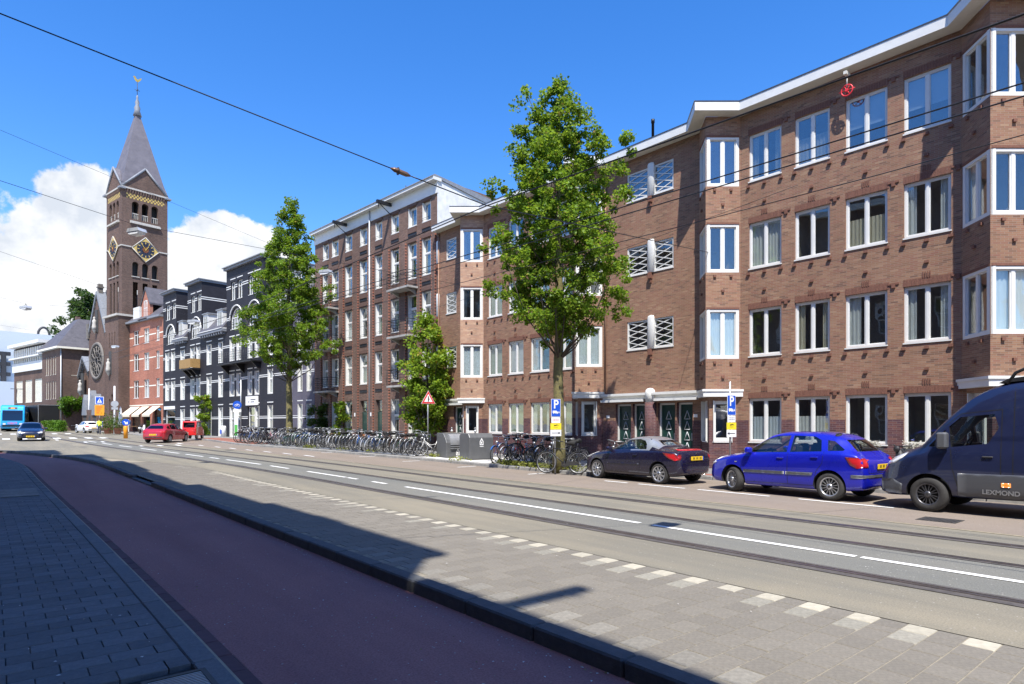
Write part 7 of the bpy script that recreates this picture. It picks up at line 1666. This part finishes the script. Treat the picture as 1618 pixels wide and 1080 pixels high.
# small red microcar on the pavement
mc = empty('microcar', (12.6, 57.6, zr(57.6)+.12), R(90-30), 'tall red microcar parked on the pavement by the black terrace', 'car')
mb = MB(); mb.prism([(-1.0, .3), (-1.02, .95), (-.9, 1.5), (.1, 1.52), (.55, 1.0), (1.0, .8), (1.05, .3)], 'y', -.55, .55); bdy = mb.build('body', 'paint_bright_red', mc); bv_ = bdy.modifiers.new('bevel', 'BEVEL'); bv_.width = .06; bv_.segments = 3
mb = MB(); mb.box(-1.035, -.985, -.42, .42, .98, 1.38); mb.build('rear_window', 'car_glass_dark', mc); mb = MB(); mb.prism([(-.8, 1.0), (-.75, 1.42), (.05, 1.42), (.4, 1.02)], 'y', -.56, -.552); mb.prism([(-.8, 1.0), (-.75, 1.42), (.05, 1.42), (.4, 1.02)], 'y', .552, .56); mb.build('side_window', 'car_glass_dark', mc)
for x in (-.7, .7):
    for s in (1, -1): a_, b_ = wheel_meshes(.25, .14, .15, 5, 'single'); o = inst('wheel', a_, mc, (x, .48*s, .25), (0, 0, 0 if s > 0 else math.pi)); inst('rim', b_, o)
for y in (-.42, .42): mb = MB(); mb.box(-1.05, -1.0, y-.06, y+.06, .62, .82); mb.build('tail_light', 'tail_red', mc)
# tram
tm0 = empty('tram', (1.25, 99.5, zr(99.5)), R(-90-5), 'bright blue tram coming down the street at the left edge', 'tram')
mb = MB(); prof = [(-13, .35), (.3, .35), (.62, .8), (.66, 1.3), (.45, 2.3), (.1, 3.15), (-.3, 3.3), (-13, 3.3)]; mb.prism(prof, 'y', -1.2, 1.2); bdy = mb.build('body', 'paint_tram', tm0); b_ = bdy.modifiers.new('bevel', 'BEVEL'); b_.width = .16; b_.segments = 3
def front_quad(mb, y0, y1, z0, z1, off, m=0):
    def fx(z): return interp([(.35, .3), (.8, .62), (1.3, .66), (2.3, .45), (3.15, .1), (3.3, -.3)], z)+off
    n = 6
    for i in range(n): za, zb = lerp(z0, z1, i/n), lerp(z0, z1, (i+1)/n); mb.quad((fx(za), y0, za), (fx(za), y1, za), (fx(zb), y1, zb), (fx(zb), y0, zb), m)
mb = MB(); front_quad(mb, -1.0, 1.0, 1.35, 2.65, .012); mb.build('windscreen', 'car_glass_dark', tm0); mb = MB(); front_quad(mb, -.45, .45, 2.78, 3.05, .012); mb.build('destination_display', 'sign_black', tm0); mb = MB(); front_quad(mb, -.2, .2, 2.86, 2.97, .02); mb.build('display_text', 'sign_orange', tm0)
mb = MB(); front_quad(mb, -1.0, 1.0, .62, .8, .02); mb.build('bumper', 'plastic_black', tm0)
for y in (-.8, .8): mb = MB(); front_quad(mb, y-.13, y+.13, .86, 1.05, .02); mb.build('headlight', 'lamp_clear', tm0)
mb = MB(); front_quad(mb, -.5, .45, .92, 1.2, .016); mb.build('advert_panel', 'billboard', tm0)
for s in (-1, 1):
    for i in range(6): mb = MB(); x = -1.2-i*2.0; mb.box(x-1.5, x, s*1.205-.004, s*1.205+.004, 1.2, 2.5); mb.build('side_window', 'car_glass_dark', tm0)
    mb = MB(); mb.box(-12.9, -.1, s*1.15-.03, s*1.15+.03, .08, .4); mb.build('skirt', 'plastic_black', tm0)
    mb = MB(); mb.tube([(.1, s*1.15, 2.5), (.35, s*1.4, 2.4), (.35, s*1.4, 1.9)], .04, 6); mb.build('mirror', 'plastic_black', tm0)
mb = MB(); mb.tube([(-6, 0, 3.3), (-4.6, 0, 4.2), (-5.8, 0, 5.6)], .04, 6); mb.tube([(-5.8, -.7, 5.6), (-5.8, .7, 5.6)], .04, 6); mb.build('pantograph', 'iron', tm0)
# box truck
tk = empty('box_truck', (4.36, 105.32, zr(100)), R(90+12), 'black box truck seen from behind next to the tram', 'truck')
mb = MB(); mb.box(-3.2, 2.2, -1.22, 1.22, .95, 3.45); b = mb.build('box', 'paint_black', tk); mb = MB(); mb.box(2.3, 4.0, -1.1, 1.1, .5, 2.5); mb.build('cab', 'paint_black', tk); mb = MB(); mb.box(-3.1, 3.6, -.5, .5, .55, .95); mb.build('chassis', 'iron', tk)
mb = MB(); [mb.box(-3.24, -3.2, y-.04, y+.04, .95, 3.45) for y in (-1.2, 1.2)]; mb.box(-3.24, -3.2, -1.2, 1.2, 3.4, 3.47); mb.build('door_frame', 'galv', tk); mb = MB(); mb.box(-3.22, -3.0, -1.1, 1.1, .42, .56); mb.build('underrun_bar', 'iron', tk)
mb = MB(); mb.box(-3.25, -3.2, -.25, .25, 1.0, 1.18); mb.build('plate', 'sign_white', tk)
for x in (-2.0, 2.9):
    for s in (1, -1): a_, b_ = wheel_meshes(.42, .26, .24, 6, 'single'); o = inst('wheel', a_, tk, (x, 1.0*s, .42), (0, 0, 0 if s > 0 else math.pi)); inst('rim', b_, o)
# scooters
def scooter(loc, rz, mt, label):
    rt = empty('motor_scooter', loc, rz, label, 'scooter'); w = MB(); w.lathe([(.10, -.05), (.2, -.055), (.23, -.03), (.23, .03), (.2, .055), (.10, .05)], 20, 0, Matrix.Rotation(R(90), 4, 'X'), close=True); w.lathe([(0, -.03), (.11, -.03), (.11, .03), (0, .03)], 14, 1, Matrix.Rotation(R(90), 4, 'X')); wm = cached('scw', lambda: w.mesh('wheel', ['tyre', 'alloy_dark']))
    for x in (-.62, .62): inst('wheel', wm, rt, (x, 0, .23))
    mb = MB(); mb.tube([(-.9, 0, .62), (-.7, 0, .6), (-.35, 0, .5), (-.05, 0, .28), (.28, 0, .27), (.42, 0, .6), (.5, 0, .92)], [.08, .15, .17, .13, .12, .14, .08], 10); mb.build('body', mt, rt); mb = MB(); mb.tube([(-.85, 0, .74), (-.6, 0, .78), (-.3, 0, .76), (-.1, 0, .72)], [.08, .13, .12, .06], 10); mb.build('seat', 'rubber', rt)
    mb = MB(); mb.tube([(.5, 0, .9), (.62, 0, .25)], .03, 8); mb.tube([(.38, .32, 1.05), (.5, .1, 1.02), (.5, -.1, 1.02), (.38, -.32, 1.05)], .018, 7); mb.lathe([(0, -.02), (.09, 0), (.09, .05), (0, .08)], 12, 0, Matrix.Translation((.54, 0, .95)) @ Matrix.Rotation(R(90), 4, 'Y')); mb.build('handlebar', 'plastic_black', rt); return rt
scooter((19.4, 6.1, .125), R(150), 'plastic_black', 'black motor scooter between the blue hatchback and the van'); scooter((19.3, 4.9, .125), R(160), 'plastic_grey', 'grey motor scooter on the pavement behind the van nose')
x_, y_ = 12.13, 78.81; scooter((x_, y_, zr(y_)+.12), R(60), 'paint_white', 'white motor scooter standing under the cafe awnings')
# ------------------------------------------------------------------ people
def person(loc, rz, label, top, legs, pose, h=1.76):
    """one skinned figure; material by height, face and hair as children"""
    k = h/1.76; V = [(0, 0, .94), (0, .0, 1.12), (0, .0, 1.36), (0, 0, 1.46), (0, .01, 1.54), (0, .02, 1.64), (0, .015, 1.73)]; Rr = [(.15, .11), (.14, .10), (.165, .10), (.07, .07), (.055, .055), (.082, .10), (.06, .075)]; E = [(0, 1), (1, 2), (2, 3), (3, 4), (4, 5), (5, 6)]
    def chain(start, pts):
        p = start
        for co, r in pts: V.append(co); Rr.append((r, r)); E.append((p, len(V)-1)); p = len(V)-1
        return p
    for s in (1, -1):
        st = pose['stride']*s; chain(0, [((.09*s, 0, .88), .095), ((.10*s, st*.4, .5), .062), ((.10*s, st, .10), .042), ((.10*s, st+.07, .035), .04), ((.10*s, st+.17, .03), .032)])
        ax, ay, az = pose['hand_l' if s > 0 else 'hand_r']; w = chain(2, [((.19*s, 0, 1.38), .06), ((.235*s, ay*.3-.02, 1.12), .045), ((ax*s, ay, az+.12), .034), ((ax*s, ay+.01, az+.03), .036)])
        for i, (dx, dz) in enumerate(((-.026, -.085), (-.009, -.10), (.009, -.098), (.026, -.08))): chain(w, [((ax*s+dx*.7, ay+.015, az-.02), .010), ((ax*s+dx, ay+.03, az+dz), .008)])
        chain(w, [((ax*s-.02*s, ay+.045, az+.0), .010), ((ax*s-.025*s, ay+.07, az-.03), .008)])
    me = bpy.data.meshes.new('p'); me.from_pydata([(x*k, y*k, z*k) for x, y, z in V], E, []); o = bpy.data.objects.new('p', me); COL.objects.link(o)
    sk = o.modifiers.new('s', 'SKIN'); sk.use_smooth_shade = True
    for i, v in enumerate(me.skin_vertices[0].data): v.radius = (Rr[i][0]*k, Rr[i][1]*k); v.use_root = (i == 0)
    su = o.modifiers.new('u', 'SUBSURF'); su.levels = 1; su.render_levels = 1
    m2 = evaluated(o); bpy.data.objects.remove(o); m2.name = 'body'; m2.materials.clear()
    for m_ in (top, legs, 'skin', 'rubber'): m2.materials.append(MAT[m_])
    for p in m2.polygons:
        z = p.center.z/k; far = abs(p.center.x/k) > .17
        p.material_index = 2 if z > 1.49 or (far and z < pose['hand_l'][2]+.09 and z > .6) else (3 if z < .09 else (1 if z < .93 and not far else 0)); p.use_smooth = True
    rt = empty('person', loc, rz, label, 'person'); link(bpy.data.objects.new('body', m2), rt)
    hr = MB(); hr.lathe([(.0, .13), (.06, .115), (.095, .06), (.1, .0), (.09, -.06)], 14, 0, Matrix.Translation((0, -.008*k, 1.665*k)) @ Matrix.Rotation(R(14), 4, 'X')); hr.build('hair', 'hair', rt)
    fc = MB(); fc.tube([(0, .115*k, 1.665*k), (0, .135*k, 1.63*k)], [.008, .014], 6); fc.build('nose', 'skin', rt); ey = MB(); [ey.lathe([(0, -.008), (.011, 0), (0, .008)], 8, 0, Matrix.Translation((s*.034*k, .108*k, 1.665*k))) for s in (1, -1)]; ey.build('eyes', 'sign_black', rt); mo = MB(); mo.box(-.024*k, .024*k, .108*k, .118*k, 1.597*k, 1.604*k); mo.build('mouth', 'sign_red', rt)
    return rt
x_, y_ = 8.4, 81.24; wk = person((x_, y_, zr(y_)), R(150), 'person in a yellow high-visibility jacket standing by the crossing sign', 'hivis', 'cloth_dark', dict(stride=.05, hand_l=(.26, .12, .86), hand_r=(.26, .1, .84)))
x_, y_ = 11.21, 81.52; person((x_, y_, zr(y_)+.12), R(20), 'person in a blue jacket and pale trousers walking on the cafe terrace', 'cloth_blue', 'cloth_pale', dict(stride=.2, hand_l=(.25, .16, .86), hand_r=(.25, -.12, .86)))
